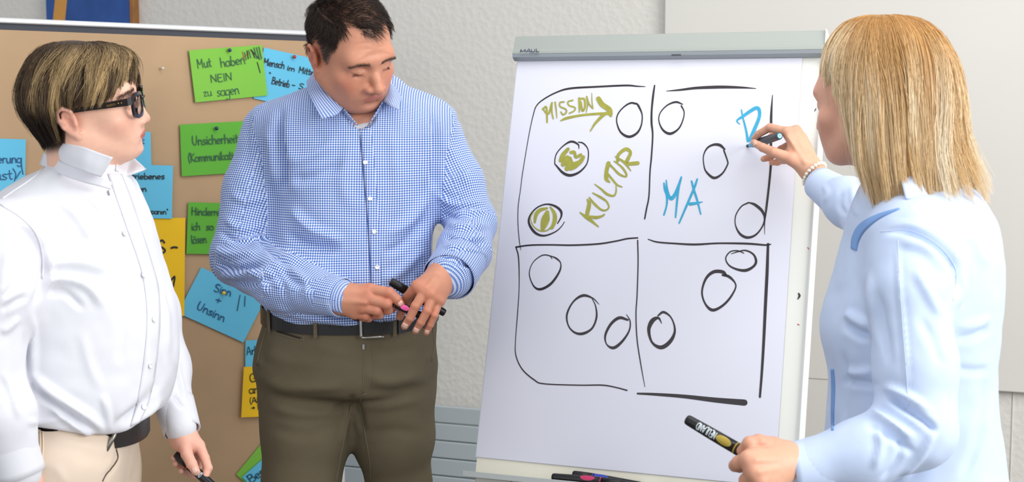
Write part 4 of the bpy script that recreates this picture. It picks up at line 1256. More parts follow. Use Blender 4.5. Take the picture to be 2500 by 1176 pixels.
def hand_mesh(lo, hi, wrist, fingers, palm, skin, h=.0016, nails=(), extra=None, veins=()):
    """wrist: [(p,r)..]; fingers: list of (points, radii), first point at the knuckle; palm: list of (a,b,ra,rb)"""
    V = Vol(lo, hi, h)
    for a, b, ra, rb in palm: V.cone(a, b, ra, rb, .014)
    V.chain([p for p, _ in wrist], [r for _, r in wrist], .016, .014)
    for pts, rs in fingers:
        pts = np.asarray(pts, float); rs = np.asarray(rs, float) - .0005
        V.chain(pts, rs, .0022, .002)
        for i in range(1, len(pts) - 1):              # knuckle swelling
            V.ell(pts[i], rs[i] * 1.03, .001)
    for a, b, r in veins: V.cone(a, b, r, r * .8, .008)
    if extra: extra(V)
    pos, F = surface(V, 1)
    base = np.array(lin(skin[0])[:3]); red = np.array(lin(skin[1])[:3])
    T = np.tile(base, (len(pos), 1))
    for pts, rs in fingers:
        for i, p in enumerate(pts):
            w = (.55 if i in (0, 1) else .4) * np.exp(-((pos - np.asarray(p)) ** 2).sum(1) / (rs[min(i, len(rs) - 1)] * 1.25) ** 2)
            T = T * (1 - w[:, None]) + red * w[:, None]
    T *= (1 + .05 * vnoise(pos, 120, 5) + .05 * vnoise(pos, 40, 6))[:, None]
    return pos, F, np.clip(T, 0, 1)

def nail(parent, sk, px, py, dpx, w, l, m):
    """a fingernail lying on the finger end seen at a pixel; dpx: direction of the finger in the picture"""
    p, n = sk.at(px, py, .0)
    if p is None: return
    d = RGT * dpx[0] - UP * dpx[1]; d = unit(d - n * (d @ n)); s = np.cross(d, n)
    V = []; F = []
    for i in range(5):
        for j in range(5):
            a = (j - 2) / 2; b = (i - 2) / 2
            hw = w / 2 * (1 - .25 * max(0, b) ** 2 - .18 * max(0, -b) ** 2)
            V.append(p + s * a * hw + d * b * l / 2 + n * (.0009 - .0016 * a * a - .0006 * b * b))
    for i in range(4):
        for j in range(4):
            q = i * 5 + j; F.append((q, q + 1, q + 6, q + 5))
    o = mk('fingernail', np.array(V), F, m, parent, smooth=True); thicken(o, .0007)
NAIL_M = mat('nail', (232, 186, 168), rough=.25, coat=.3)

def join(parts):
    V = []; F = []; T = []; n = 0
    for v, f, t in parts:
        V.append(v); F.append(f + n); T.append(t); n += len(v)
    return np.vstack(V), np.vstack(F), np.vstack(T)

def trunk(loft, arms, legs, skin, h=.011):
    """the hidden body below the clothes, a size smaller"""
    lo, hi = loft.box()
    pts = [np.asarray(p) for a, _ in arms + legs for p in a]
    lo = np.minimum(lo, np.min(pts, 0)) - .12; hi = np.maximum(hi, np.max(pts, 0)) + .12
    V = Vol(lo, hi, h)
    t = loft.t.copy(); t[:, 3:] *= .82
    l2 = Loft.__new__(Loft); l2.t = t; l2.n = loft.n
    V.put(l2, *l2.box(), 0)
    for a, r in arms + legs: V.chain(a, np.asarray(r) * .62, .03, .02)
    p, F = surface(V, 2)
    return p, F, np.tile(np.array(lin(skin)[:3]), (len(p), 1))

def chain_uv(V, pts, refdir):
    """(around, along) coordinates in metres on a limb"""
    pts = np.asarray(pts, float); best = np.full(len(V), 1e9); u = np.zeros(len(V)); v = np.zeros(len(V)); L = 0
    for a, b in zip(pts[:-1], pts[1:]):
        ab = b - a; l = np.linalg.norm(ab); ax = ab / l
        t = np.clip((V - a) @ ax, 0, l); r = V - a - t[:, None] * ax; d = np.linalg.norm(r, axis=1)
        f = unit(refdir - ax * (refdir @ ax)); s = np.cross(ax, f)
        an = np.arctan2(r @ s, r @ f)
        m = d < best; best = np.where(m, d, best); u = np.where(m, an, u); v = np.where(m, L + (V - a) @ ax, v); L += l
    return u, v

# ---------------------------------------------------------------- long or bobbed hair as strands on a shell
class Shell:
    def __init__(s, rows, n=2.15): s.l = Loft(rows, n); s.top = s.l.t[-1, 0]
    def pt(s, phi, z, rho):
        """phi 0 towards the camera, +90 to the right of the picture"""
        c = s.l.at(np.minimum(z, s.top)); x = np.sin(phi); y = -np.cos(phi)
        g = (np.abs(x) ** s.l.n + np.abs(y) ** s.l.n) ** (-1 / s.l.n)
        return np.stack([c[0] + c[2] * x * g * rho, c[1] + c[3] * y * g * rho, z], -1)

def shell_hair(shell, n, S_, zend, phis, rad, colf, drift=.12, rho=(.82, 1.0), flip=.0, flipz=.2, start=.55, clump=26, power=1.7, wave=.004, noise=.5, seed=3, dz=.0, flipf=None, conv=.7):
    rg = np.random.default_rng(seed)
    phi = phis(rg, n); ze = zend(phi, rg)
    lock = np.floor((phi + 4) * clump + rg.normal(size=n) * .25)
    lr = np.sin(lock * 12.9898) * 43758.5453; lr = lr - np.floor(lr)                     # one number per lock of hair
    lr2 = np.sin(lock * 78.233 + 1.3) * 12543.123; lr2 = lr2 - np.floor(lr2)
    r0 = rho[0] + (rho[1] - rho[0]) * np.clip(rg.random(n) ** .6 * .8 + .25 * lr - .05, 0, 1)
    s0 = start * rg.random(n) ** 1.6; s0[: n // 4] = 0
    s = s0[:, None] + (1 - s0[:, None]) * np.linspace(0, 1, S_)[None]
    ze = ze + (lr2 - .5) * dz
    z = shell.top - (shell.top - ze)[:, None] * s ** power
    cen = (lock + .5) / clump - 4
    ph = phi[:, None] + (cen - phi)[:, None] * (conv * s ** 1.5) + (drift * (lr - .5) * 2 + noise * .06 * rg.normal(size=n))[:, None] * (1 - s) + .02 * np.sin(s * 7 + lr2[:, None] * 6.3)
    rr = r0[:, None] + .03 * (lr[:, None] - .5) + (wave * 8) * np.sin(s * 6 + 6.3 * lr[:, None]) * s + (flip * (flipf(phi) if flipf is not None else np.ones(n)))[:, None] * (lr2[:, None] * 1.4 - .15) * np.clip((s - (1 - flipz)) / flipz, 0, 1) ** 1.6
    P_ = shell.pt(ph, z, rr)
    P_ += np.cumsum(rg.normal(size=P_.shape) * .0004 * noise, axis=1)
    taper = np.interp(np.linspace(0, 1, S_), [0, .15, .75, 1], [.75, 1, .9, .3])
    R_ = rad * (.7 + .6 * rg.random(n))[:, None] * taper[None]
    C_ = colf(s, lr, lr2, rg, phi, z)
    rad_dir = P_ - np.stack([np.full(n, shell.l.t[:, 1].mean()), np.full(n, shell.l.t[:, 2].mean()), np.zeros(n)], -1)[:, None] * 1.0
    return tubes_mesh(P_, R_, C_)

def eyebrows(body, C, R, S, pos, F, col, n=260, ln=.0085, z0=.0235, rad=.00024, seed=4):
    """short hairs along both brows"""
    rg = np.random.default_rng(seed); N_ = normals(pos, F)
    ax = np.abs(pos[:, 0]); zb = z0 + .05 * (ax - .03) - np.clip(ax - .042, 0, 1) * .45
    w = np.exp(-((pos[:, 2] - zb) / .0030) ** 2) * (ax > .012) * (ax < .055) * (pos[:, 1] < -.05)
    ix = rg.choice(len(pos), n * 2, p=w / w.sum()); p = pos[ix] + rg.normal(size=(n * 2, 3)) * .0006; nn = N_[ix]
    sx = np.sign(p[:, 0]); d = np.stack([sx * .9, np.full(n * 2, .1), .45 - (np.abs(p[:, 0]) - .012) * 18], 1) + rg.normal(size=(n * 2, 3)) * .18
    d -= nn * (d * nn).sum(1)[:, None]; d /= np.linalg.norm(d, axis=1)[:, None]
    L = ln * (.6 + .6 * rg.random(n * 2)); q = p - nn * .0004; paths = []
    for i in range(4):
        paths.append(q); t = i / 3; e = d + nn * (.5 - .5 * t); q = q + e * (L / 3)[:, None]
    pa = np.stack(paths, 1); c = np.array(lin(col)[:3]) * (.7 + .6 * rg.random((n * 2, 1, 1))) * np.ones((1, 4, 1))
    v, f, cc = tubes_mesh(C + S * (pa @ R.T), np.tile([rad, rad, rad * .8, rad * .3], (n * 2, 1)), c)
    return tag(mk('eyebrows', v, f, HAIR_M, body, smooth=True, color=cc), kind='stuff')
# ================================================================ the man in the checked shirt
def gingham(name):
    m = mat(name, (235, 240, 250), rough=.8, spec=.2, sheen=.1)
    nt = m.node_tree; N = nt.nodes; L = nt.links; b = N['Principled BSDF']
    uv = N.new('ShaderNodeUVMap'); uv.uv_map = 'UVMap'
    sp = N.new('ShaderNodeSeparateXYZ'); L.new(uv.outputs[0], sp.inputs[0])
    outs = []
    for k in (0, 1):
        a = N.new('ShaderNodeMath'); a.operation = 'MULTIPLY'; a.inputs[1].default_value = 2 * math.pi / .0052
        L.new(sp.outputs[k], a.inputs[0])
        s = N.new('ShaderNodeMath'); s.operation = 'SINE'; L.new(a.outputs[0], s.inputs[0])
        r = N.new('ShaderNodeMapRange'); r.inputs[1].default_value = -.25; r.inputs[2].default_value = .25
        L.new(s.outputs[0], r.inputs[0]); outs.append(r.outputs[0])
    ad = N.new('ShaderNodeMath'); ad.operation = 'ADD'; L.new(outs[0], ad.inputs[0]); L.new(outs[1], ad.inputs[1])
    hf = N.new('ShaderNodeMath'); hf.operation = 'MULTIPLY'; hf.inputs[1].default_value = .5; L.new(ad.outputs[0], hf.inputs[0])
    cr = N.new('ShaderNodeValToRGB'); e = cr.color_ramp.elements
    e[0].position = 0; e[0].color = lin((238, 242, 252)); e[1].position = 1; e[1].color = lin((58, 92, 168))
    q = e.new(.5); q.color = lin((140, 166, 218))
    L.new(hf.outputs[0], cr.inputs[0]); L.new(cr.outputs[0], b.inputs['Base Color'])
    return m
M_ging = gingham('blue_gingham_cotton')

def man():
    d0 = 3.12
    secs = [(186, 800, 972, .078), (205, 770, 990, .088), (228, 715, 1035, .105), (262, 662, 1075, .122), (310, 642, 1086, .135), (400, 660, 1070, .148), (480, 676, 1060, .152),
            (560, 668, 1056, .156), (640, 655, 1056, .160), (700, 648, 1060, .162), (735, 647, 1063, .162), (757, 650, 1062, .157), (772, 656, 1057, .146), (792, 664, 1048, .13)]
    rows = rows_px(secs, d0)
    torso = Loft(rows, 2.25)
    RA = np.array([P(660, 322, 3.15), P(622, 470, 3.13), P(585, 628, 3.10), P(690, 690, 3.0), P(828, 725, 2.915)])
    rR = [.064, .066, .064, .058, .039]
    LA = np.array([P(1058, 322, 3.16), P(1112, 440, 3.15), P(1152, 548, 3.13), P(1134, 612, 3.05), P(1098, 672, 2.945)])
    rL = [.064, .056, .055, .054, .051]
    lo, hi = torso.box()
    lo = np.minimum(lo, np.minimum(RA.min(0), LA.min(0)) - .08); hi = np.maximum(hi, np.maximum(RA.max(0), LA.max(0)) + .08)
    hi[2] = rows[0][0] + .02
    V = Vol(lo, hi, .0047)
    V.put(torso, *torso.box())
    for A, r in ((RA, rR), (LA, rL)):
        S = A[0]
        V.chain(A[:3], r[:3], (lambda *_: None) if False else .05, .03)
        V.chain(A[2:], r[2:], .014, .03)
    V.cone(P(882, 248, 3.0), P(887, 302, 2.985), .046, .012, .006, sub=True); V.ell(P(884, 278, 2.995), (.030, .040, .034), .004, True)          # open neck
    pos, F = surface(V, 2)
    f = [  # right sleeve (left in the picture)
        ([(690, 250), (680, 330), (692, 420), (690, 480)], 14, -.010), ([(655, 300), (665, 380), (680, 460)], 16, .006),
        ([(560, 470), (600, 490), (660, 480)], 12, .004), ([(545, 530), (590, 560), (650, 545)], 11, .006), ([(530, 560), (585, 590), (645, 580)], 9, -.006),
        ([(518, 610), (570, 622), (640, 612)], 12, .008), ([(520, 640), (580, 655), (650, 640)], 9, -.008), ([(530, 670), (590, 672), (660, 660)], 11, .007),
        ([(560, 690), (620, 690), (690, 670)], 9, -.006), ([(600, 650), (640, 690), (650, 725)], 12, .006), ([(650, 640), (690, 690), (700, 740)], 10, -.004),
        ([(700, 650), (745, 690), (750, 745)], 12, .004), ([(620, 560), (655, 610), (720, 660)], 9, -.006),
        # body
        ([(700, 500), (760, 560), (850, 590)], 16, .006), ([(690, 560), (760, 600), (840, 610)], 14, -.006), ([(680, 600), (740, 640), (820, 650)], 15, .005),
        ([(668, 640), (730, 690), (800, 690)], 13, -.004), ([(700, 400), (760, 380), (830, 340)], 18, .004), ([(700, 440), (770, 430), (850, 390)], 16, -.004),
        ([(860, 330), (840, 430), (850, 520)], 22, .003), ([(950, 300), (970, 420), (960, 540)], 20, .003), ([(1050, 470), (1000, 540), (930, 580)], 16, .004), ([(1050, 520), (990, 590), (930, 620)], 14, -.004),
        ([(1040, 600), (980, 660), (930, 690)], 16, .004), ([(850, 730), (900, 775), (990, 770)], 12, .006), ([(780, 760), (860, 780), (950, 785)], 9, -.005), ([(660, 745), (740, 772), (860, 790)], 10, .005),
        ([(985, 700), (1010, 750), (1000, 790)], 12, .005), ([(1020, 660), (1035, 720), (1030, 780)], 12, -.004),
        # left sleeve
        ([(1045, 250), (1066, 330), (1062, 420), (1056, 470)], 13, -.008), ([(1075, 330), (1120, 400), (1160, 480)], 16, .003),
        ([(1060, 470), (1110, 500), (1190, 490)], 10, .006), ([(1075, 520), (1120, 530), (1205, 520)], 9, -.006), ([(1085, 545), (1130, 555), (1205, 550)], 10, .008),
        ([(1080, 575), (1130, 590), (1200, 590)], 9, -.008), ([(1078, 600), (1130, 612), (1195, 622)], 9, .008), ([(1070, 620), (1120, 640), (1185, 655)], 7, -.006),
    ]
    pos = folds(pos, F, [(a, b * .85, c * (2.7 if min(p[0] for p in a) > 664 and max(p[0] for p in a) < 1052 else 1.8)) for a, b, c in f])
    n = vnoise(pos, 16, 4) * .0022 + vnoise(pos, 38, 5) * .0012
    pos = pos + normals(pos, F) * n[:, None]
    # which vertices are sleeve: nearer to the arm than to the trunk
    c = torso.at(pos[:, 2]); dt = (np.abs((pos[:, 0] - c[0]) / c[2]) ** 2.25 + np.abs((pos[:, 1] - c[1]) / c[3]) ** 2.25) ** (1 / 2.25)
    dt = (dt - 1) * np.minimum(c[2], c[3])
    def darm(A, r):
        b = np.full(len(pos), 9.)
        for i in range(len(A) - 1):
            b = np.minimum(b, f_cone(pos[:, 0], pos[:, 1], pos[:, 2], A[i], A[i + 1], r[i], r[i + 1]))
        return b
    dR, dL = darm(RA, rR), darm(LA, rL)
    cls = np.where(np.minimum(dR, dL) < dt - .001, np.where(dR < dL, 1, 2), 0)
    cls[(pos[:, 2] > P(0, 232, d0)[2])] = 0
    fc = np.array([cls[F[:, k]] for k in range(4)])
    fcl = np.where((fc == 1).sum(0) >= 3, 1, np.where((fc == 2).sum(0) >= 3, 2, 0))
    # ---- body (skin)
    C = P(856, 121, 3.0); R = rot(41, 27, -13); S = 1.0
    def scalp(p):
        return np.zeros(len(p))
    hair_line = lambda p: None
    o = dict(skin=(200, 140, 113), blush=(188, 94, 76), lipc=(186, 104, 96), lipw=.7, brow=(74, 50, 40), broww=.45, man=1, lash=.35, lid=.0105, lines=[([(.0175, -.098, -.036), (.0265, -.092, -.050), (.0320, -.085, -.066), (.0325, -.082, -.076)], .0036, -.0042), ([(.019, -.088, -.010), (.030, -.088, -.0165), (.042, -.082, -.014)], .0032, -.0016), ([(.0050, -.095, .020), (.0058, -.094, .030)], .0022, -.0014), ([(.004, -.09, .046), (.02, -.088, .048), (.04, -.078, .044)], .0026, -.0008), ([(.004, -.09, .058), (.02, -.087, .060), (.038, -.078, .057)], .0026, -.0007), ([(.0480, -.07, .004), (.056, -.062, .008)], .0018, -.0010), ([(.0480, -.07, -.002), (.057, -.06, -.004)], .0018, -.0010)], nose=2.3, jaw=1.12, stubble=.30, lip=.85, browz=.0165)
    def mask(p):
        x, y, z = p.T; ax = np.abs(x); sg = lambda v, w: 1 / (1 + np.exp(-np.clip(v / w, -40, 40)))
        front = np.interp(ax, [0, .020, .030, .046, .056, .064, .080], [.073, .076, .088, .093, .078, .045, .010])   # peak and receding temples
        top = sg(z - front, .003) * sg(.02 - y, .006)
        fy = np.interp(z, [-.012, .004, .03, .06, .10], [-.020, -.030, -.042, -.050, -.060])
        side = sg(y - fy, .003) * sg(z + .010, .003) * (ax > .045) * sg(.03 - y, .01)
        low = np.interp(y, [.0, .022, .040, .10], [.012, .012, -.050, -.062])
        back = sg(z - low, .004) * sg(y - .004, .006)
        m = np.maximum(np.maximum(top, back), side)
        ear = np.exp(-(((y - .014) / .022) ** 2 + ((z + .008) / .038) ** 2) ** 2) * (ax > .066)
        return np.clip(m - 1.3 * ear, 0, 1)
    thin = lambda p: .29 * np.exp(-(((p[:, 0] - .012) / .045) ** 2 + ((p[:, 1] + .030) / .055) ** 2)) * (p[:, 2] > .07)
    o['scalp'] = lambda p: mask(p) * (.92 - 1.0 * thin(p)); o['scalpc'] = (44, 32, 27)
    nb = P(880, 268, 3.13)
    hv, hf, ht, hl_ = head(C, R, S, [(C + R @ np.array([0, .028, -.05]), .060), (P(876, 235, 3.10), .062), (nb, .066), (nb - UP * .06 + FWD * .02, .075)], o)
    # hands
    skin = ((202, 140, 112), (196, 106, 84))
    H = lambda L: [P(*q) for q in L]
    rh_f = [(H([(903, 707, 2.893), (950, 714, 2.880), (968, 730, 2.884), (979, 744, 2.890)]), [.0135, .0118, .0108, .0088]),
            (H([(898, 729, 2.888), (944, 741, 2.878), (948, 756, 2.895), (930, 760, 2.915)]), [.0135, .0118, .0105, .009]),
            (H([(886, 749, 2.893), (920, 757, 2.885), (926, 768, 2.902), (908, 770, 2.922)]), [.013, .0112, .010, .009]),
            (H([(866, 763, 2.905), (893, 770, 2.900), (900, 776, 2.915), (884, 776, 2.932)]), [.012, .0102, .0092, .008]),
            (H([(850, 716, 2.945), (895, 742, 2.935), (930, 748, 2.925), (958, 752, 2.918)]), [.016, .0135, .0125, .010])]
    w = P(826, 726, 2.915)
    rpalm = [(w, f_[0][0], .026, .0145) for f_ in rh_f[:4]] + [(P(845, 722, 2.93), P(900, 735, 2.915), .024, .016)]
    wr = [(P(780, 716, 2.945), .029), (w, .0275), (P(856, 728, 2.908), .026)]
    allp = np.array([p for f_ in rh_f for p in f_[0]] + [p for p, _ in wr])
    rh = hand_mesh(allp.min(0) - .03, allp.max(0) + .03, wr, rh_f, rpalm, skin, veins=[(P(845, 715, 2.885), P(895, 712, 2.882), .004), (P(842, 735, 2.885), P(890, 738, 2.875), .0035)])
    lh_f = [(H([(1020, 698, 2.885), (996, 724, 2.910), (984, 752, 2.924), (976, 773, 2.932)]), [.0132, .0112, .0102, .0088]),
            (H([(1038, 711, 2.876), (1014, 747, 2.866), (1001, 776, 2.872), (988, 796, 2.885)]), [.0122, .0102, .0093, .0082]),
            (H([(1055, 722, 2.878), (1043, 758, 2.866), (1028, 786, 2.872), (1015, 807, 2.885)]), [.0118, .0098, .0090, .0078]),
            (H([(1071, 733, 2.888), (1060, 769, 2.876), (1050, 792, 2.882), (1041, 811, 2.892)]), [.0106, .0088, .0081, .0071]),
            (H([(1045, 690, 2.935), (1022, 706, 2.938), (1008, 730, 2.935), (1000, 748, 2.935)]), [.016, .0135, .012, .010])]
    w = P(1080, 676, 2.93)
    lpalm = [(w, f_[0][0], .0265, .0145) for f_ in lh_f[:4]] + [(P(1070, 690, 2.925), P(1045, 712, 2.90), .026, .02)]
    wr2 = [(P(1105, 648, 2.99), .029), (w, .0285), (P(1062, 696, 2.905), .026)]
    allp = np.array([p for f_ in lh_f for p in f_[0]] + [p for p, _ in wr2])
    lh = hand_mesh(allp.min(0) - .03, allp.max(0) + .03, wr2, lh_f, lpalm, skin, veins=[(P(1064, 678, 2.885), P(1042, 704, 2.868), .0035), (P(1072, 690, 2.885), P(1056, 716, 2.868), .0035)])
    # legs
    zk = lambda p, z: np.array([p[0], p[1], z])
    hipL, hipR = P(752, 960, 3.13), P(950, 960, 3.15)
    legR = [hipL, P(748, 1060, 3.12), P(735, 1176, 3.11)]; legL = [hipR, P(958, 1060, 3.16), P(975, 1176, 3.19)]
    kR = legR[-1]; legR += [np.array([kR[0] - .01, kR[1] - .01, .50]), np.array([kR[0] - .03, kR[1] + .03, .10])]
    kL = legL[-1]; legL += [np.array([kL[0] + .02, kL[1] + .0, .50]), np.array([kL[0] + .05, kL[1] + .06, .10])]
    tr = trunk(torso, [(RA, rR), (LA, rL)], [(legR, [.09, .09, .08, .065, .05]), (legL, [.09, .085, .075, .065, .05])], (214, 152, 124))
    bv, bf, bt = join([(hv, hf, ht), rh, lh, tr])
    base = np.array([P(850, 900, 3.13)[0], P(850, 900, 3.13)[1], 0])
    body = mk('person', bv, bf, SKIN_M, base=base, smooth=True, color=bt)
    tag(body, 'man in a blue checked shirt and olive trousers looking down, markers in his hands', 'person')
    hs = Skin(*join([rh, lh])[:2])
    for x, y, d, w_, l_ in ((988, 795, (-.5, .85), .0125, .0125), (1015, 806, (-.5, .85), .0118, .0118), (1041, 810, (-.35, .9), .0098, .010), (978, 741, (.5, .8), .0115, .011)):
        nail(body, hs, x, y, d, w_, l_, NAIL_M)
    # lashes
    for s in (-1, 1):
        pl_ = []
        for i in range(16):
            t = i / 15
            x = s * (.0195 + .024 * t); yy = -.0895 + .004 * abs(2 * t - 1) ** 2; zz = -.0072 + .0020 * (1 - (2 * t - 1) ** 2) - .002 * t
            a = np.array([x, yy, zz]); pl_.append([a, a + np.array([s * .001 * (t - .3), -.0035, -.0022]), a + np.array([s * .003 * (t - .3), -.006, -.0032])])
        pa = C + S * (np.array(pl_) @ R.T)
        v, f_, c_ = tubes_mesh(pa, np.tile([.0005, .0004, .0001], (16, 1)), np.tile(np.array(lin((40, 28, 22))[:3]), (16, 3, 1)))
        mk('eyelashes', v, f_, HAIR_M, body, color=c_)
    eyebrows(body, C, R, S, hl_, hf, (92, 72, 56), 230, .0075, .0160, .00020)
    # ---- hair: short strands over the scalp
    N_ = normals(hl_, hf); m = mask(hl_); area_ok = m > .3
    idx = np.nonzero(area_ok)[0]
    pr = m[idx] * (1 - 1.9 * thin(hl_[idx])).clip(.12, 1)
    pick = RNG.choice(idx, 16000, p=pr / pr.sum())
    p0 = hl_[pick] + RNG.normal(size=(16000, 3)) * .0012; nn = N_[pick]
    flow = np.stack([p0[:, 0] * 4.0, np.where(p0[:, 2] > .06, -.55, .35) + 0 * p0[:, 0], np.where(p0[:, 2] > .085, 0, -.9) + 0 * p0[:, 0]], 1)
    flow[:, 0] += np.where(p0[:, 2] > .07, .55, 0)
    flow += .45 * np.stack([vnoise(p0, 60, 7), vnoise(p0, 60, 8), vnoise(p0, 60, 9)], 1)
    flow -= nn * (flow * nn).sum(1)[:, None]; flow /= np.maximum(1e-6, np.linalg.norm(flow, axis=1))[:, None]
    ln = np.where(p0[:, 2] > .07, .023, .0135) * (0.7 + .6 * RNG.random(16000))
    ln = np.where((np.abs(p0[:, 0]) > .05) & (p0[:, 2] < .035), .0075, ln)
    S_ = 5; paths = np.zeros((16000, S_, 3)); q = p0 - nn * .0006
    for i in range(S_):
        paths[:, i] = q
        t = i / (S_ - 1)
        dd = flow * (.55 + .45 * t) + nn * (.42 - .42 * t) ; dd /= np.linalg.norm(dd, axis=1)[:, None]
        q = q + dd * (ln / (S_ - 1))[:, None]
    g = np.clip((-p0[:, 1] + .02) / .06, 0, 1) * np.clip((.045 - p0[:, 2]) / .04, 0, 1) * (np.abs(p0[:, 0]) > .045)
    cb = np.array(lin((44, 33, 27))[:3]); cg = np.array(lin((138, 130, 124))[:3])
    w_ = np.clip(g * 1.0 * (RNG.random(16000) > .35) + .04 * (RNG.random(16000) > .9), 0, 1)[:, None]
    col = cb * (1 - w_) + cg * w_; col = col * (.7 + .7 * RNG.random((16000, 1)))
    hv_, hf_, hc_ = tubes_mesh(C + S * (paths @ R.T), np.tile(np.linspace(.00036, .00014, S_), (16000, 1)), np.repeat(col[:, None], S_, 1))
    tag(mk('hair', hv_, hf_, HAIR_M, body, smooth=True, color=hc_), 'short dark brown hair, greying at the temple', kind='stuff')
    # ---- shirt and its parts
    fr = np.array([0, 1.0, 0])
    cz = torso.at(pos[:, 2]); th = np.arctan2(pos[:, 0] - cz[0], -(pos[:, 1] - cz[1]))
    wob = .0022 * vnoise(pos, 9, 21); wob2 = .0022 * vnoise(pos, 9, 22)
    wz = np.clip((pos[:, 2] - P(0, 330, d0)[2]) / .08, 0, 1)
    uvT = np.stack([pos[:, 0] - cz[0] * .0 + wob, pos[:, 2] + .65 * wz * (pos[:, 1] - torso.at(P(0, 330, d0)[2])[1] + torso.at(P(0, 330, d0)[2])[3]) + wob2], 1)
    def faces_uv(Vs, Fs, uv, per):
        q = uv[Fs].copy(); u = q[:, :, 0]; mn = u.min(1)
        big = (u.max(1) - mn) > per / 2
        u[big] = np.where(u[big] < (mn[big] + per / 2)[:, None], u[big] + per, u[big]); q[:, :, 0] = u
        return q.reshape(-1, 2)
    v, f_, used = split(pos, F, fcl == 0)
    shirt = mk('shirt', v, f_, M_ging, body, smooth=True, uv=uvT[used])
    shirt['label'] = 'blue and white checked cotton shirt'
    for k, A, r in ((1, RA, .06), (2, LA, .055)):
        v, f_, used = split(pos, F, fcl == k)
        u_, v_ = chain_uv(v, A, fr); uv = np.stack([u_ * r + wob[used], v_ + wob2[used]], 1)
        mk('sleeve', v, f_, M_ging, shirt, smooth=True, uv=faces_uv(v, f_, uv, 2 * math.pi * r))
    sk = Skin(pos, F)
    strap(sk, 'placket', [(876, 308), (881, 340), (890, 440), (899, 550), (905, 650), (909, 760), (911, 786)], [(903, 306), (908, 340), (917, 440), (924, 550), (930, 650), (934, 760), (935, 788)], M_ging, shirt, .0018, uv=True)
    M_btn = mat('white_button', (238, 238, 234), rough=.25, coat=.4)
    buttons(sk, [(892, 397), (903, 485), (913, 565), (920, 652)], .0048, M_btn, shirt, .0042)
    M_thr = mat('blue_stitching', (86, 116, 186), rough=.8)
    seam(sk, 'placket_edge', [[(879, 330), (886, 410), (896, 520), (903, 640), (908, 760), (910, 786)]], mat('placket_edge_shadow', (66, 88, 150), rough=.9), shirt, .0009, .0012)  # dark blue line drawn as the shadow along the placket edge
    # cuffs
    def cuff(c0, c1, ra, rb, seg=28, sq=1.0):
        ax = unit(c1 - c0); s = unit(np.cross(ax, UP)); u = np.cross(s, ax); V = []; F_ = []; uv = []
        L = np.linalg.norm(c1 - c0)
        for i in range(7):
            t = i / 6; r = ra + (rb - ra) * t + (.0012 if i in (0, 6) else .0018)
            for j in range(seg):
                a = 2 * math.pi * j / seg
                V.append(c0 + ax * L * t + (math.cos(a) * s + math.sin(a) * u * sq) * r * (1 + .015 * math.sin(3 * a + 2 * t))); uv.append((a * (ra + rb) / 2, L * t))
        for i in range(6):
            for j in range(seg): F_.append((i * seg + j, i * seg + (j + 1) % seg, (i + 1) * seg + (j + 1) % seg, (i + 1) * seg + j))
        o_ = mk('cuff', np.array(V), np.array(F_), M_ging, shirt, smooth=True, uv=np.array(uv)); thicken(o_, .002); return o_
    cuff(P(770, 713, 2.955), P(836, 726, 2.912), .043, .0395)
    cuff(P(1124, 634, 3.01), P(1096, 676, 2.94), .055, .056, sq=.92)
    # collar: stand and two leaves
    cw = lambda L: [P(*q) for q in L]
    top = cw([(838, 264, 2.985), (806, 212, 3.01), (782, 180, 3.06), (790, 150, 3.15), (860, 130, 3.22), (925, 148, 3.19), (952, 184, 3.10), (950, 215, 3.04), (936, 246, 3.0)])
    mid_ = cw([(822, 280, 2.955), (786, 236, 2.985), (768, 200, 3.05), (776, 168, 3.17), (862, 148, 3.24), (940, 165, 3.21), (966, 200, 3.10), (962, 232, 3.01), (954, 258, 2.97)])
    out = cw([(785, 291, 2.945), (764, 250, 2.975), (750, 212, 3.06), (764, 188, 3.18), (864, 172, 3.25), (955, 188, 3.21), (980, 215, 3.11), (978, 244, 3.01), (972, 266, 2.96)])
    v, f_, uv = sheet([top, mid_, out], 6, 5)
    col_ = mk('collar', v, f_, M_ging, shirt, smooth=True, uv=uv); thicken(col_, .0025)
    stand = cw([(874, 306, 2.972), (830, 275, 3.01), (790, 215, 3.07), (800, 185, 3.15), (862, 165, 3.21), (922, 182, 3.18), (948, 214, 3.10), (945, 245, 3.03), (900, 304, 2.972)])
    v, f_, uv = sheet([top, stand], 6, 5)
    o_ = mk('collar_stand', v, f_, M_ging, shirt, smooth=True, uv=uv); thicken(o_, .002)
    skc = Skin(*sheet([top, mid_, out], 6, 5)[:2])
    buttons(skc, [(840, 272)], .0045, M_btn, shirt, .002)
    M_under = mat('white_undershirt', (225, 228, 234), rough=.8)
    v, f_, uv = sheet([cw([(850, 278, 3.04), (884, 292, 3.02), (912, 280, 3.03)]), cw([(852, 304, 3.01), (886, 318, 3.0), (914, 304, 3.01)])], 6, 5)
    mk('undershirt', v, f_, M_under, shirt, smooth=True)
    # ---- trousers
    M_ol = mat('olive_cotton_twill', (102, 93, 74), rough=.85, vary=.09, vscale=12, bump=.25, bscale=900, spec=.2)
    hrows = rows_px([(745, 650, 1062, .150), (800, 641, 1066, .150), (850, 628, 1064, .150), (900, 622, 1060, .150), (925, 640, 1045, .142), (945, 665, 1025, .125), (960, 710, 985, .09)], 3.13)
    hip = Loft(hrows, 2.3)
    V = Vol(np.array([hip.box()[0][0] - .04, 2.85, .0]), np.array([hip.box()[1][0] + .06, 3.5, hrows[0][0] + .005]), .0062)
    V.put(hip, *hip.box())
    V.chain([P(747, 850, 3.13), P(748, 890, 3.125)] + list(legR), [.098, .106, .104, .097, .083, .074, .070], .018, .03)
    V.chain([P(945, 850, 3.14), P(948, 890, 3.14)] + list(legL), [.094, .102, .100, .090, .069, .070, .068], .018, .03)
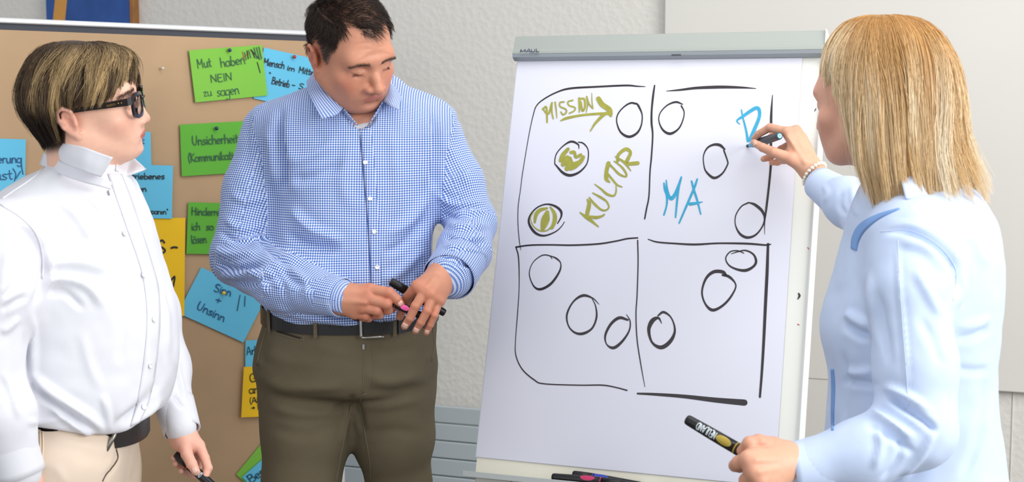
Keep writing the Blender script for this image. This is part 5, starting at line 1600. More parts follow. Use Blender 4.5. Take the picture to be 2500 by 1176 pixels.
    pp, pF = surface(V, 2)
    pp = folds(pp, pF, [(a_, b_, c_ * 1.7) for a_, b_, c_ in [
        ([(640, 930), (720, 950), (860, 940)], 13, .004), ([(645, 960), (740, 985), (860, 985)], 12, -.004), ([(650, 990), (740, 1010), (850, 1000)], 13, .004), ([(650, 1040), (740, 1060), (830, 1040)], 14, -.003),
        ([(880, 900), (940, 930), (1040, 910)], 14, .004), ([(880, 950), (960, 960), (1050, 940)], 14, -.004), ([(870, 985), (930, 990), (1040, 970)], 14, .004), ([(890, 1060), (960, 1050), (1040, 1060)], 14, -.003),
        ([(870, 985), (845, 1030), (835, 1090)], 9, .004), ([(870, 970), (880, 1010), (890, 1060)], 9, -.007), ([(862, 960), (850, 985), (800, 1005)], 8, -.005), ([(640, 850), (700, 880), (800, 890)], 18, .003),
        ([(1060, 800), (1055, 850), (1040, 890)], 10, .004), ([(640, 820), (632, 870), (640, 900)], 8, .004), ([(760, 840), (840, 860), (880, 860)], 12, .002), ([(900, 850), (960, 860), (1040, 840)], 12, -.002)]])
    pp = pp + normals(pp, pF) * (vnoise(pp, 14, 31) * .002)[:, None]
    tr_o = mk('trousers', pp, pF, M_ol, body, smooth=True); tr_o['label'] = 'olive cotton trousers'
    sp = Skin(pp, pF)
    M_st = mat('olive_stitching', (112, 104, 84), rough=.9)
    M_dk = mat('dark_olive_gap', (40, 37, 30), rough=.95)
    seam(sp, 'side_pocket_seam', [[(664, 776), (650, 810), (636, 850), (628, 890)]], M_st, tr_o, .0016, .0006)
    seam(sp, 'side_pocket_seam', [[(1056, 800), (1060, 840), (1054, 880)]], M_st, tr_o, .0016, .0006)
    seam(sp, 'welt_pocket', [[(668, 806), (672, 801), (736, 819), (741, 826), (736, 830), (672, 813), (668, 806)]], M_st, tr_o, .0013, .0006)
    seam(sp, 'welt_pocket', [[(676, 808), (734, 825)]], M_dk, tr_o, .0018, .0004)
    seam(sp, 'fly_stitching', [[(910, 842), (912, 900), (910, 940), (900, 958), (884, 964)], [(888, 840), (888, 900), (886, 960)]], M_st, tr_o, .0011, .0005)
    seam(sp, 'inner_seam', [[(886, 960), (880, 985), (890, 1050), (902, 1120), (906, 1174)]], M_st, tr_o, .0011, .0005)
    seam(sp, 'inner_seam', [[(858, 990), (846, 1040), (834, 1100), (820, 1174)]], M_st, tr_o, .0013, .0005)
    M_zip = mat('zip_metal', (190, 190, 186), rough=.3, metal=.9)
    mb = MB(); q, nq = sp.at(887, 846, .002)
    mb.box(q, RGT * .0025, UP * .006, nq * .0012, .0006); mb.build('zip_pull', M_zip, tr_o)
    # belt: a tilted band round the waist
    M_belt = mat('black_leather', (26, 26, 28), rough=.38, bump=.15, bscale=400, spec=.5)
    M_buck = mat('buckle_steel', (196, 194, 188), rough=.28, metal=.95)
    zc = P(855, 788, 2.99)[2]; c = hip.at(zc)
    def ring(th, dz=0, off=0.0):
        x = math.sin(th); y = -math.cos(th); g = (abs(x) ** 2.3 + abs(y) ** 2.3) ** (-1 / 2.3)
        r = np.array([c[0] + (c[2] + .0035 + off) * x * g, c[1] + (c[3] + .0045 + off) * y * g, zc + .006 - .012 * max(-.3, math.cos(th)) + dz]); return r
    bh = .0178
    def band(t0, t1, off, h_, n_=60):
        V = []; F_ = []
        for i in range(n_ + 1):
            t = t0 + (t1 - t0) * i / n_
            for dz, o2 in ((-h_, 0), (-h_, .0035), (h_, .0035), (h_, 0)): V.append(ring(t, dz, off + o2))
        for i in range(n_):
            for k in range(4): F_.append((i * 4 + k, i * 4 + (k + 1) % 4, (i + 1) * 4 + (k + 1) % 4, (i + 1) * 4 + k))
        F_ += [(3, 2, 1, 0), tuple(n_ * 4 + k for k in range(4))]
        return V, F_
    V_, F_ = band(-math.pi, math.pi, 0, bh, 90)
    belt = mk('belt', V_, F_, M_belt, body)
    belt['label'] = 'black leather belt with a steel buckle'
    def th_at(px):
        return min(np.linspace(-1.5, 1.5, 601), key=lambda t: abs(proj(ring(t)[None])[0][0, 0] - px))
    tb0, tb1 = th_at(880), th_at(932)
    V_, F_ = band(th_at(886), th_at(1000), .004, bh * .96, 24); mk('belt_tongue', V_, F_, M_belt, belt)
    V_, F_ = band(th_at(966), th_at(978), .0085, bh * 1.08, 4); mk('keeper_loop', V_, F_, M_belt, belt)
    mb = MB(); bl = [ring(tb0 + .006, .022, .010), ring(tb0, .018, .010), ring(tb0, -.018, .010), ring(tb0 + .008, -.0225, .010)]
    tlow = [ring(tb0 + .004 + (tb1 - tb0) * k, -.0225, .0105) for k in np.linspace(0, 1, 6)]
    ttop = [ring(tb0 + .004 + (tb1 - tb0) * k * .5, .0225, .0105) for k in np.linspace(0, 1, 4)]
    mb.tube(bl, .0032, 8); mb.tube(tlow, .0026, 8); mb.tube(ttop, .0024, 8)
    mb.build('buckle', M_buck, belt, smooth=True)
    for px in (662, 773, 960, 1052):
        t = th_at(px); V_, F_ = band(t - .018, t + .018, .0045, .025, 3); mk('belt_loop', V_, F_, M_ol, tr_o)
    for px in (806, 833, 858):
        V_, F_ = sphere_vf(ring(th_at(px), 0, .0034), .0016, 8, 5); mk('belt_hole', V_, F_, M_dk, belt)
    # shoes
    M_shoe = mat('brown_leather_shoe', (58, 40, 30), rough=.4)
    for A in (legR, legL):
        a = A[-1]
        V = Vol(np.array([a[0] - .08, a[1] - .24, -.002]), np.array([a[0] + .08, a[1] + .12, .14]), .006)
        V.cone((a[0], a[1] + .03, .045), (a[0], a[1] - .15, .035), .045, .04, .02); V.cone((a[0], a[1], .05), (a[0], a[1] - .0, .11), .045, .045, .02)
        V.put(lambda X, Y, Z: Z * -1.0 + .0 + X * 0 + Y * 0, (a[0] - .1, a[1] - .3, -.05), (a[0] + .1, a[1] + .2, .0), 0, True)
        v, f_ = surface(V, 1); v[:, 2] = np.maximum(v[:, 2], 0.0); mk('shoe', v, f_, M_shoe, body, smooth=True)
    return body
MAN = man()
marker('marker', P(1086, 764, 2.935), P(953, 686, 2.915), .0095, (120, 108, 40), 'black marker held under the fingers, its capped end by the knuckle of the man', oval=False, group=None)
marker('marker', P(1040, 776, 2.888), P(935, 728, 2.893), .0085, (244, 92, 168), 'black marker with pink window held at the fingertip of the man', oval_at=.49, ring=False, up=unit(CAM - P(990, 750, 2.9) + UP * .6))
# ================================================================ the woman in the white shirt
def woman():
    d0 = 2.65
    secs = [(388, 135, 288, .050, 2.62), (408, 108, 298, .066, 2.62), (440, 48, 322, .112, 2.635), (480, 0, 338, .160, 2.64), (540, -40, 364, .180), (620, -62, 386, .185), (700, -70, 412, .188), (760, -68, 426, .186),
            (830, -58, 430, .184), (900, -46, 427, .184), (960, -30, 415, .182), (1005, -12, 393, .178), (1035, 8, 360, .170), (1062, 32, 315, .158), (1085, 60, 270, .14)]
    rows = rows_px(secs, d0); torso = Loft(rows, 2.15)
    NA = np.array([P(12, 585, 2.46), P(-5, 720, 2.43), P(-40, 880, 2.42), P(6, 1010, 2.42), P(46, 1150, 2.43)])      # near arm, hand in the pocket
    nR = [.072, .068, .060, .052, .038]
    FA = np.array([P(300, 560, 2.80), P(372, 760, 2.84), P(404, 900, 2.83), P(442, 1042, 2.75)])
    fR = [.060, .050, .047, .0315]
    lo, hi = torso.box(); lo = np.minimum(lo, np.minimum(NA.min(0), FA.min(0)) - .08); hi = np.maximum(hi, np.maximum(NA.max(0), FA.max(0)) + .08); hi[2] = rows[0][0] + .01
    V = Vol(lo, hi, .0047)
    V.put(torso, *torso.box())
    V.chain(NA[:2], nR[:2], .05, .03)
    hx = [(-200, 1040, 2.5), (50, 1037, 2.49), (130, 1052, 2.47), (200, 1073, 2.465), (262, 1084, 2.47), (300, 1062, 2.50), (345, 1024, 2.58), (440, 1000, 2.62)]
    hp = np.array([P(*q) for q in hx]); hc = lambda X, Y, Z: Z - np.interp(X.ravel(), hp[:, 0], hp[:, 2]).reshape(X.shape).astype(np.float32) + Y * 0
    V.put(hc, (lo[0], lo[1], lo[2] - .1), (hi[0], hi[1], hp[:, 2].max()), .012, True)
    V.chain(NA[1:], nR[1:], .012, .03); V.chain(FA, fR, .012, .03)
    pos, F = surface(V, 2)
    pos = folds(pos, F, [(a_, b_, c_ * 1.5) for a_, b_, c_ in [
        ([(20, 540), (80, 580), (108, 640), (100, 700), (80, 760)], 9, -.010), ([(105, 600), (120, 660), (105, 720)], 10, .006),
        ([(95, 690), (150, 680), (215, 700), (260, 760)], 12, .009), ([(110, 715), (160, 715), (210, 760)], 10, -.007), ([(100, 650), (190, 640), (280, 660)], 14, .005),
        ([(130, 480), (190, 530), (230, 600)], 12, .003), ([(170, 460), (230, 510), (270, 580)], 10, -.0025), ([(330, 500), (355, 590), (372, 680)], 9, .004), ([(345, 560), (372, 650), (398, 720)], 8, -.004),
        ([(390, 700), (410, 780), (412, 870)], 9, .005), ([(370, 820), (390, 900), (375, 970)], 10, -.005), ([(60, 800), (70, 900), (90, 980)], 9, -.005), ([(75, 740), (82, 860), (70, 960)], 9, .005),
        ([(60, 900), (130, 960), (220, 1020), (262, 1062)], 12, .010), ([(80, 940), (150, 1000), (230, 1050)], 10, -.008), ([(110, 980), (180, 1035), (240, 1070)], 9, .008),
        ([(400, 960), (370, 1000), (320, 1030), (275, 1070)], 10, .009), ([(390, 930), (340, 990), (280, 1040)], 10, -.007), ([(250, 960), (262, 1010), (268, 1060)], 9, .006), ([(160, 1020), (110, 1030), (60, 1030)], 8, .004),
        ([(200, 800), (215, 880), (250, 960)], 14, .003), ([(290, 700), (300, 800), (290, 900)], 14, -.003), ([(20, 600), (10, 680), (0, 740)], 12, .004), ([(60, 640), (30, 700), (0, 730)], 9, -.005),
        ([(50, 770), (20, 800), (0, 810)], 9, .006), ([(0, 760), (30, 740), (70, 720)], 8, -.006), ([(5, 900), (30, 960), (50, 1030)], 9, .004), ([(432, 870), (440, 920), (455, 980)], 7, .004), ([(420, 960), (440, 990), (462, 995)], 6, -.003)]])
    pos = pos + normals(pos, F) * (vnoise(pos, 15, 41) * .0024 + vnoise(pos, 42, 42) * .0012)[:, None]
    def darm(A, r):
        b = np.full(len(pos), 9.)
        for i in range(len(A) - 1): b = np.minimum(b, f_cone(pos[:, 0], pos[:, 1], pos[:, 2], A[i], A[i + 1], r[i], r[i + 1]))
        return b
    c = torso.at(pos[:, 2]); dt = ((np.abs((pos[:, 0] - c[0]) / c[2]) ** 2.15 + np.abs((pos[:, 1] - c[1]) / c[3]) ** 2.15) ** (1 / 2.15) - 1) * np.minimum(c[2], c[3])
    dN, dF = darm(NA, nR), darm(FA, fR)
    cls = np.where(np.minimum(dN, dF) < dt - .001, np.where(dN < dF, 1, 2), 0)
    fc = np.array([cls[F[:, k]] for k in range(4)]); fcl = np.where((fc == 1).sum(0) >= 3, 1, np.where((fc == 2).sum(0) >= 3, 2, 0))
    # ---- body
    C = P(207, 254, 2.60); R = rot(95, -5, -11); S = .97
    HC = np.array([C[0], C[1]])
    hrows = rows_px([(103, 165, 235, .012), (107, 140, 262, .040), (116, 112, 296, .062), (135, 88, 322, .080), (170, 68, 328, .092), (220, 54, 330, .098), (265, 57, 318, .096), (300, 74, 300, .088), (335, 98, 280, .072), (358, 112, 262, .058)], 2.60)
    shell = Shell(hrows)
    def wmask(p):
        x, y, z = p.T; ax = np.abs(x); sg = lambda v, w: 1 / (1 + np.exp(-np.clip(v / w, -40, 40)))
        low = np.interp(y, [-.10, -.07, -.03, .0, .020, .034, .10], [.072, .055, .030, .022, .020, -.070, -.085])
        m = sg(z - low, .003)
        ear = np.exp(-(((y - .012) / .022) ** 2 + ((z + .012) / .034) ** 2) ** 2) * (ax > .062)
        return np.clip(m - 1.3 * ear, 0, 1)
    o = dict(skin=(232, 184, 160), blush=(222, 140, 122), lipc=(190, 92, 88), lipw=.85, brow=(112, 80, 60), broww=.4, lash=.7, lid=.002, nose=1.0, jaw=1.0, lip=.72, ear_dz=-.006, browz=.0225, scalp=lambda p: wmask(p), scalpc=(62, 46, 34))
    nb = P(205, 400, 2.62)
    hv, hf, ht, hl_ = head(C, R, S, [(C + S * R @ np.array([0, .03, -.06]), .056 * S), (P(200, 365, 2.61), .056), (nb, .060), (nb - UP * .05, .066)], o)
    skin = ((232, 182, 160), (226, 146, 128))
    H = lambda L: [P(*q) for q in L]
    # far hand round a marker
    w = P(447, 1066, 2.755)
    fg = [(H([(486, 1088, 2.750), (500, 1118, 2.740), (508, 1142, 2.732), (502, 1160, 2.726)]), [.0118, .0100, .0092, .0078]),
          (H([(474, 1098, 2.775), (455, 1122, 2.778), (434, 1118, 2.765), (425, 1116, 2.745)]), [.0115, .0096, .0088, .0072]),
          (H([(480, 1112, 2.778), (460, 1140, 2.778), (438, 1134, 2.765), (430, 1131, 2.742)]), [.0112, .0094, .0086, .0072]),
          (H([(486, 1126, 2.772), (476, 1158, 2.768), (454, 1152, 2.755), (444, 1149, 2.736)]), [.0105, .0088, .0080, .0068]),
          (H([(450, 1082, 2.735), (456, 1108, 2.722), (468, 1132, 2.714), (478, 1150, 2.712)]), [.0145, .0120, .0110, .0088])]
    palm = [(w, f_[0][0], .0150, .0120) for f_ in fg[:4]] + [(w, fg[4][0][0], .0150, .0145)]
    wr = [(P(437, 1030, 2.765), .0265), (w, .0232), (P(458, 1082, 2.752), .0215)]
    ap = np.array([p for f_ in fg for p in f_[0]] + [p for p, _ in wr])
    fh = hand_mesh(ap.min(0) - .03, ap.max(0) + .03, wr, fg, palm, skin)
    # near hand going into the pocket
    w2 = P(58, 1180, 2.445)
    fg2 = [(H([(92 + 9 * i, 1262 - 4 * i, 2.485 + .014 * i), (108 + 9 * i, 1312 - 4 * i, 2.505 + .014 * i), (116 + 9 * i, 1352 - 5 * i, 2.515 + .014 * i)]), [.0118, .0098, .008]) for i in range(4)] + [(H([(84, 1212, 2.50), (110, 1245, 2.53), (126, 1275, 2.54)]), [.014, .012, .0095])]
    palm2 = [(w2, f_[0][0], .024, .0125) for f_ in fg2[:4]] + [(w2, fg2[4][0][0], .022, .014)]
    wr2 = [(P(38, 1130, 2.43), .027), (w2, .025), (P(74, 1215, 2.465), .024)]
    ap = np.array([p for f_ in fg2 for p in f_[0]] + [p for p, _ in wr2])
    nh = hand_mesh(ap.min(0) - .03, ap.max(0) + .03, wr2, fg2, palm2, skin, h=.0022)
    hipc = P(180, 1060, 2.65)
    legN = [P(150, 1150, 2.55), P(140, 1300, 2.55)]; legF = [P(215, 1150, 2.76), P(215, 1300, 2.77)]
    for L_ in (legN, legF):
        k = L_[-1]; L_ += [np.array([k[0] + .01, k[1], .48]), np.array([k[0] - .03, k[1] + .02, .09])]
    tr = trunk(torso, [(NA, nR), (FA, fR)], [(legN, [.09, .085, .065, .05]), (legF, [.09, .085, .065, .05])], (230, 180, 158))
    bv, bf, bt = join([(hv, hf, ht), fh, nh, tr])
    body = mk('person', bv, bf, SKIN_M, base=np.array([hipc[0], hipc[1], 0]), smooth=True, color=bt)
    tag(body, 'short haired woman with black glasses and a white shirt in profile, one hand pocketed', 'person')
    hs = Skin(*fh[:2])
    for x, y, d, w_, l_ in ((475, 1147, (.35, .93), .0115, .0125), (426, 1118, (-.3, -.9), .0075, .008), (431, 1133, (-.3, -.9), .0075, .008), (445, 1150, (-.3, -.9), .007, .008)): nail(body, hs, x, y, d, w_, l_, NAIL_M)
    # hair
    yz = lambda py: CAM[2] + DWN[2] * (py - CY) / FPX * 2.60 + FWD[2] * 2.60
    def zend(phi, rg):
        a = np.degrees(np.abs(phi))
        f_ = np.where(phi > 0, np.interp(a, [0, 18, 40, 62, 80, 100, 130, 150, 180], [268, 266, 256, 232, 205, 195, 240, 268, 262]), np.interp(a, [0, 7, 11, 16, 30, 90, 150, 170, 180], [268, 274, 312, 344, 353, 357, 350, 290, 262]))
        return yz(f_ + rg.normal(size=len(phi)) * 5 - 4)
    dk, br, bl = [np.array(lin(q)[:3]) for q in ((36, 26, 20), (84, 63, 43), (208, 178, 128))]
    def colf(s, lr, lr2, rg, phi, z):
        n = len(lr); t = np.clip(1.7 * (lr - .50) + .6 * (rg.random(n) - .5) + .3 * (lr2 > .7), 0, 1)[:, None] * np.clip(-.15 + s * 1.9, 0, 1)
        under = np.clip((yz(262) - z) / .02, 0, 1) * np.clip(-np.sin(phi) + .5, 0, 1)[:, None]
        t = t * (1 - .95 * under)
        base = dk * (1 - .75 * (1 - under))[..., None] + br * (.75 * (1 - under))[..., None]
        c = base * (1 - t[..., None]) + bl * t[..., None]
        return c * (.75 + .5 * rg.random((n, 1, 1)))
    allphi = lambda rg, n: rg.uniform(-math.pi, math.pi, n)
    near = lambda rg, n: rg.uniform(-1.9, 1.9, n)
    q1 = shell_hair(shell, 6500, 10, zend, allphi, .00055, colf, rho=(.84, .985), start=.75, seed=5, clump=10, drift=.3, noise=.9, dz=.008, flip=-.05, flipz=.3)
    q2 = shell_hair(shell, 4200, 11, zend, near, .00050, colf, rho=(.95, 1.03), start=.6, seed=6, clump=8, drift=.36, noise=1.2, dz=.012, flip=-.06, flipz=.3)
    q3 = shell_hair(shell, 700, 9, lambda p, rg: zend(p, rg) + .01 + .05 * rg.random(len(p)), allphi, .00030, colf, rho=(1.0, 1.07), start=.3, seed=8, clump=9, drift=.5, noise=2.5, dz=.02)
    v, f_, c_ = join([q1, q2, q3])
    tag(mk('hair', v, f_, HAIR_M, body, smooth=True, color=c_), 'short layered brown hair with blonde highlights', kind='stuff')
    eyebrows(body, C, R, S, hl_, hf, (96, 70, 54), 240, .009, .0225, .00022)
    # eyes
    for s in (-1, 1):
        e = C + S * R @ np.array([s * .0315, -.0768, -.001])
        v, f_ = sphere_vf(e, .0131 * S, 20, 14); eye = mk('eye', v, f_, EYE_M, body, smooth=True)
        g = unit(R @ np.array([-.05 * s, -1, 0])); v, f_ = lathe_vf(e + g * .0112 * S, g, [(0, .0062), (.0012, .0055), (.0019, .0035), (.0021, .0005)], 16); mk('iris', v, f_, IRIS_M, eye, smooth=True)
    # glasses
    M_ac = mat('tortoiseshell_acetate', (26, 20, 18), rough=.18, coat=.6, vary=.5, vscale=90)
    M_gold = mat('gold_inlay', (212, 172, 96), rough=.3, metal=.8)
    M_lens = mat('lens_glass', (245, 248, 250), rough=.02, trans=1.0, spec=.5)
    M_lens.node_tree.nodes['Principled BSDF'].inputs['IOR'].default_value = 1.08
    hw = lambda p: C + S * R @ np.asarray(p, float)
    gl = bpy.data.objects.new('eyeglasses', None); gl.empty_display_size = .02; link(gl, body, hw((0, -.1, 0))); gl['label'] = 'thick black framed glasses'
    def rr(t, a, b, n=3.4): 
        x, y = math.cos(t), math.sin(t); g = (abs(x) ** n + abs(y) ** n) ** (-1 / n); return a * x * g, b * y * g
    for s in (-1, 1):
        V_ = []; F_ = []; K = 36
        for i in range(K):
            t = 2 * math.pi * i / K; x, z = rr(t, .0275, .0225); x2, z2 = rr(t, .0222, .0180)
            cx = s * .0335; cz_ = -.004; bx = lambda xx: -.1085 + .9 * (abs(cx + xx) / .06) ** 2 * .010
            z += .002 * math.sin(t); 
            for (u, w_, dy) in ((x, z, -.0022), (x, z, .0022), (x2, z2, .0022), (x2, z2, -.0022)):
                V_.append(hw((cx + u, bx(u) + dy, cz_ + w_)))
        for i in range(K):
            j = (i + 1) % K
            for k in range(4): F_.append((i * 4 + k, i * 4 + (k + 1) % 4, j * 4 + (k + 1) % 4, j * 4 + k))
        mk('rim', np.array(V_), F_, M_ac, gl, smooth=False)
        V_ = [hw((s * .0335, -.1072, -.004))]; 
        for i in range(K):
            x2, z2 = rr(2 * math.pi * i / K, .0224, .0182); V_.append(hw((s * .0335 + x2, -.1085 + .9 * (abs(s * .0335 + x2) / .06) ** 2 * .010, -.004 + z2)))
        F_ = [(0, 1 + i, 1 + (i + 1) % K) for i in range(K)]
        ob = mk('lens', np.array(V_), F_, M_lens, gl, smooth=True); thicken(ob, .0012)
        tp_ = [(s * .060, -.1000, .0095), (s * .0705, -.094, .0090), (s * .0765, -.060, .0075), (s * .0810, -.020, .0055), (s * .0815, .006, .0035), (s * .0800, .024, -.008)]
        hh = [.0072, .0070, .0058, .0046, .0042, .0036]
        V_ = []; F_ = []
        for p, h_ in zip(tp_, hh):
            for dx, dz in ((-1, -1), (1, -1), (1, 1), (-1, 1)): V_.append(hw((p[0] + dx * .0019, p[1], p[2] + dz * h_)))
        for i in range(len(tp_) - 1):
            for k in range(4): F_.append((i * 4 + k, i * 4 + (k + 1) % 4, (i + 1) * 4 + (k + 1) % 4, (i + 1) * 4 + k))
        F_ += [(3, 2, 1, 0), tuple(len(tp_) * 4 - 4 + k for k in range(4))]
        tmp = mk('temple', np.array(V_), F_, M_ac, gl)
        if s < 0:
            mb = MB()
            for y_ in (-.083, -.0775):
                v, f_ = sphere_vf(hw((s * .0742 - .0013 + (y_ + .083) * .15 * s, y_, .0090)), .0011, 8, 5); mb.add(v, f_)
            tag(mb.build('rivet', M_gold, tmp, smooth=True), kind='stuff')
            # tiny maker's print along the temple
            o1, o2 = hw((-.0790, -.0560, .0068)), hw((-.0766, -.0720, .0082)); ux = unit(o2 - o1); vz = unit(R @ np.array([0, 0, 1.0]) - ux * (R @ np.array([0, 0, 1.0]) @ ux)); nz = np.cross(ux, vz)
            V_ = []; F_ = []; x0 = 0; word = 'GUCCI'; tot = sum(GL[c][0] for c in word); Lw = np.linalg.norm(o2 - o1)
            for ch in word:
                for st in GL[ch][1]:
                    q = np.array(st); T = np.gradient(q, axis=0); T /= np.maximum(1e-9, np.linalg.norm(T, axis=1))[:, None]; Nn = np.stack([-T[:, 1], T[:, 0]], 1) * .06; b0_ = len(V_)
                    for i in range(len(q)):
                        for sg in (1, -1):
                            e = q[i] + sg * Nn[i]; V_.append(o1 + ux * (x0 + e[0]) / tot * Lw + vz * (e[1] - .5) * .0032 + nz * .0014)
                    for i in range(len(q) - 1): F_.append((b0_ + 2 * i, b0_ + 2 * i + 1, b0_ + 2 * i + 3, b0_ + 2 * i + 2))
                x0 += GL[ch][0]
            mk('lettering', np.array(V_), F_, M_gold, tmp)
    mb = MB(); mb.tube([hw((-.008, -.1095, .004)), hw((0, -.1125, .006)), hw((.008, -.1095, .004))], .0028, 8); mb.build('bridge', M_ac, gl, smooth=True)
    # ---- shirt
    M_w = mat('white_linen', (222, 223, 230), rough=.85, spec=.15, sheen=.15, bump=.12, bscale=700, vary=.012, vscale=30)
    v, f_, u_ = split(pos, F, fcl == 0); shirt = mk('shirt', v, f_, M_w, body, smooth=True); shirt['label'] = 'white linen shirt with an upright collar'
    for k in (1, 2):
        v, f_, u_ = split(pos, F, fcl == k); mk('sleeve', v, f_, M_w, shirt, smooth=True)
    sk = Skin(pos, F)
    strap(sk, 'placket', [(262, 425), (282, 480), (310, 560), (338, 640), (352, 700), (358, 780), (350, 880), (334, 980), (318, 1040)], [(296, 425), (318, 480), (345, 560), (370, 640), (386, 700), (390, 780), (382, 880), (364, 975), (340, 1030)], M_w, shirt, .0022)
    M_btn = mat('pearl_button', (232, 232, 236), rough=.3, coat=.4)
    buttons(sk, [(302, 571), (347, 672), (372, 780), (364, 891), (349, 993)], .0052, M_btn, shirt, .0046)
    M_bh = mat('buttonhole_thread', (150, 150, 156), rough=.9)
    seam(sk, 'buttonhole', [[(262, 467), (265, 478)]], M_bh, shirt, .0014, .003)
    M_sm = mat('white_stitching', (226, 226, 234), rough=.9)
    seam(sk, 'shoulder_seam', [[(108, 408), (95, 422), (70, 442), (40, 462), (8, 484)]], M_sm, shirt, .0018, .0004)
    seam(sk, 'armhole_seam', [[(2, 500), (50, 530), (88, 570), (104, 620), (104, 680)]], M_sm, shirt, .0018, .0004)
    cw = lambda L: [P(*q) for q in L]
    # upright collar: near leaf, far leaf, stand
    nearA = cw([(112, 347, 2.65), (150, 350, 2.56), (200, 358, 2.505), (238, 371, 2.485), (275, 384, 2.475)])
    nearM = cw([(118, 360, 2.64), (150, 372, 2.545), (196, 386, 2.495), (230, 400, 2.48), (262, 408, 2.478)])
    nearB = cw([(128, 374, 2.635), (155, 396, 2.54), (196, 414, 2.492), (222, 424, 2.482), (247, 432, 2.482)])
    v, f_, uv = sheet([nearA, nearM, nearB], 8, 6); ob = mk('collar', v, f_, M_w, shirt, smooth=True); thicken(ob, .003)
    farA = cw([(284, 398, 2.60), (302, 388, 2.64), (320, 381, 2.68), (338, 396, 2.66), (356, 412, 2.63)])
    farB = cw([(283, 416, 2.585), (292, 424, 2.60), (306, 430, 2.615), (330, 422, 2.62), (356, 413, 2.632)])
    v, f_, uv = sheet([farA, farB], 8, 6); ob = mk('collar', v, f_, M_w, shirt, smooth=True); thicken(ob, .003)
    bk = [cw([(112, 347, 2.66), (125, 338, 2.73), (180, 340, 2.76), (250, 365, 2.73), (302, 388, 2.66)]), cw([(128, 378, 2.645), (140, 372, 2.70), (190, 376, 2.73), (250, 396, 2.70), (296, 420, 2.62)])]
    v, f_, uv = sheet(bk, 8, 6); ob = mk('collar_back', v, f_, M_w, shirt, smooth=True); thicken(ob, .003)
    st = [cw([(108, 372, 2.645), (150, 394, 2.55), (205, 418, 2.503), (250, 432, 2.495), (272, 446, 2.51)]), cw([(98, 402, 2.64), (145, 424, 2.545), (200, 444, 2.50), (240, 454, 2.492), (270, 462, 2.505)])]
    v, f_, uv = sheet(st, 8, 6); ob = mk('collar_stand', v, f_, M_w, shirt, smooth=True); thicken(ob, .003)
    # skin in the open neck
    def cuff(c0, c1, ra, rb, seg=30, sq=1.0):
        ax = unit(c1 - c0); s = unit(np.cross(ax, UP + .01)); u = np.cross(s, ax); V_ = []; F_ = []; L = np.linalg.norm(c1 - c0)
        for i in range(7):
            t = i / 6; r = ra + (rb - ra) * t
            for j in range(seg):
                a = 2 * math.pi * j / seg; V_.append(c0 + ax * L * t + (math.cos(a) * s + math.sin(a) * u * sq) * r * (1 + .02 * math.sin(2 * a + 2 * t)))
        for i in range(6):
            for j in range(seg): F_.append((i * seg + j, i * seg + (j + 1) % seg, (i + 1) * seg + (j + 1) % seg, (i + 1) * seg + j))
        ob = mk('cuff', np.array(V_), np.array(F_), M_w, shirt, smooth=True); thicken(ob, .003)
    cuff(P(424, 980, 2.79), P(445, 1052, 2.755), .0395, .0345)
    cuff(P(20, 1065, 2.425), P(50, 1158, 2.435), .0440, .0425)
    # ---- trousers and belt
    M_bg = mat('beige_chino', (216, 198, 180), rough=.85, vary=.04, vscale=10, bump=.2, bscale=900, spec=.2)
    prow = rows_px([(1005, 20, 350, .150), (1045, 30, 343, .155), (1080, 28, 330, .165), (1120, 22, 320, .172), (1176, 15, 312, .176), (1240, 20, 308, .170), (1300, 40, 300, .15)], 2.65)
    hip = Loft(prow, 2.2)
    V = Vol(np.array([hip.box()[0][0] - .05, 2.35, 0]), np.array([hip.box()[1][0] + .05, 2.98, prow[0][0] + .004]), .0068)
    V.put(hip, *hip.box()); V.chain(legN, [.10, .095, .078, .072], .04, .03); V.chain(legF, [.10, .095, .078, .072], .04, .03)
    pp, pF = surface(V, 2)
    pp = folds(pp, pF, [([(120, 1060), (180, 1080), (250, 1095)], 12, .003), ([(310, 1090), (318, 1130), (312, 1170)], 9, .004), ([(180, 1110), (240, 1120), (290, 1110)], 14, -.002), ([(282, 1095), (286, 1120), (268, 1150), (250, 1176)], 6, -.005), ([(130, 1130), (150, 1160), (160, 1180)], 12, .003)])
    tr_o = mk('trousers', pp, pF, M_bg, body, smooth=True); tr_o['label'] = 'beige chino trousers'
    sp = Skin(pp, pF)
    M_bs = mat('beige_stitching', (226, 208, 182), rough=.9); M_bd = mat('brown_pocket_gap', (92, 74, 64), rough=.95)
    seam(sp, 'pocket_hem', [[(98, 1054), (99, 1090), (96, 1130), (90, 1174)], [(105, 1054), (106, 1090), (103, 1130), (97, 1174)]], M_bs, tr_o, .0014, .001)
    seam(sp, 'fly_line', [[(283, 1094), (287, 1118), (272, 1142), (258, 1158), (250, 1174)]], M_bd, tr_o, .0014, .0006)
    strap(sp, 'pocket_lining', [(50, 1176), (72, 1150), (86, 1120), (92, 1090)], [(90, 1176), (93, 1150), (95, 1120), (97, 1090)], mat('brown_dotted_lining', (120, 88, 72), rough=.9, vary=.3, vscale=220), tr_o, .001)
    M_belt = mat('black_belt_leather', (30, 24, 23), rough=.38, bump=.15, bscale=400); M_bk = mat('dull_buckle_steel', (150, 146, 138), rough=.35, metal=.9)
    zc = P(200, 1058, 2.48)[2]
    xl, _, zl = P(60, 1043, 2.50); xr, _, zr = P(330, 1058, 2.60)
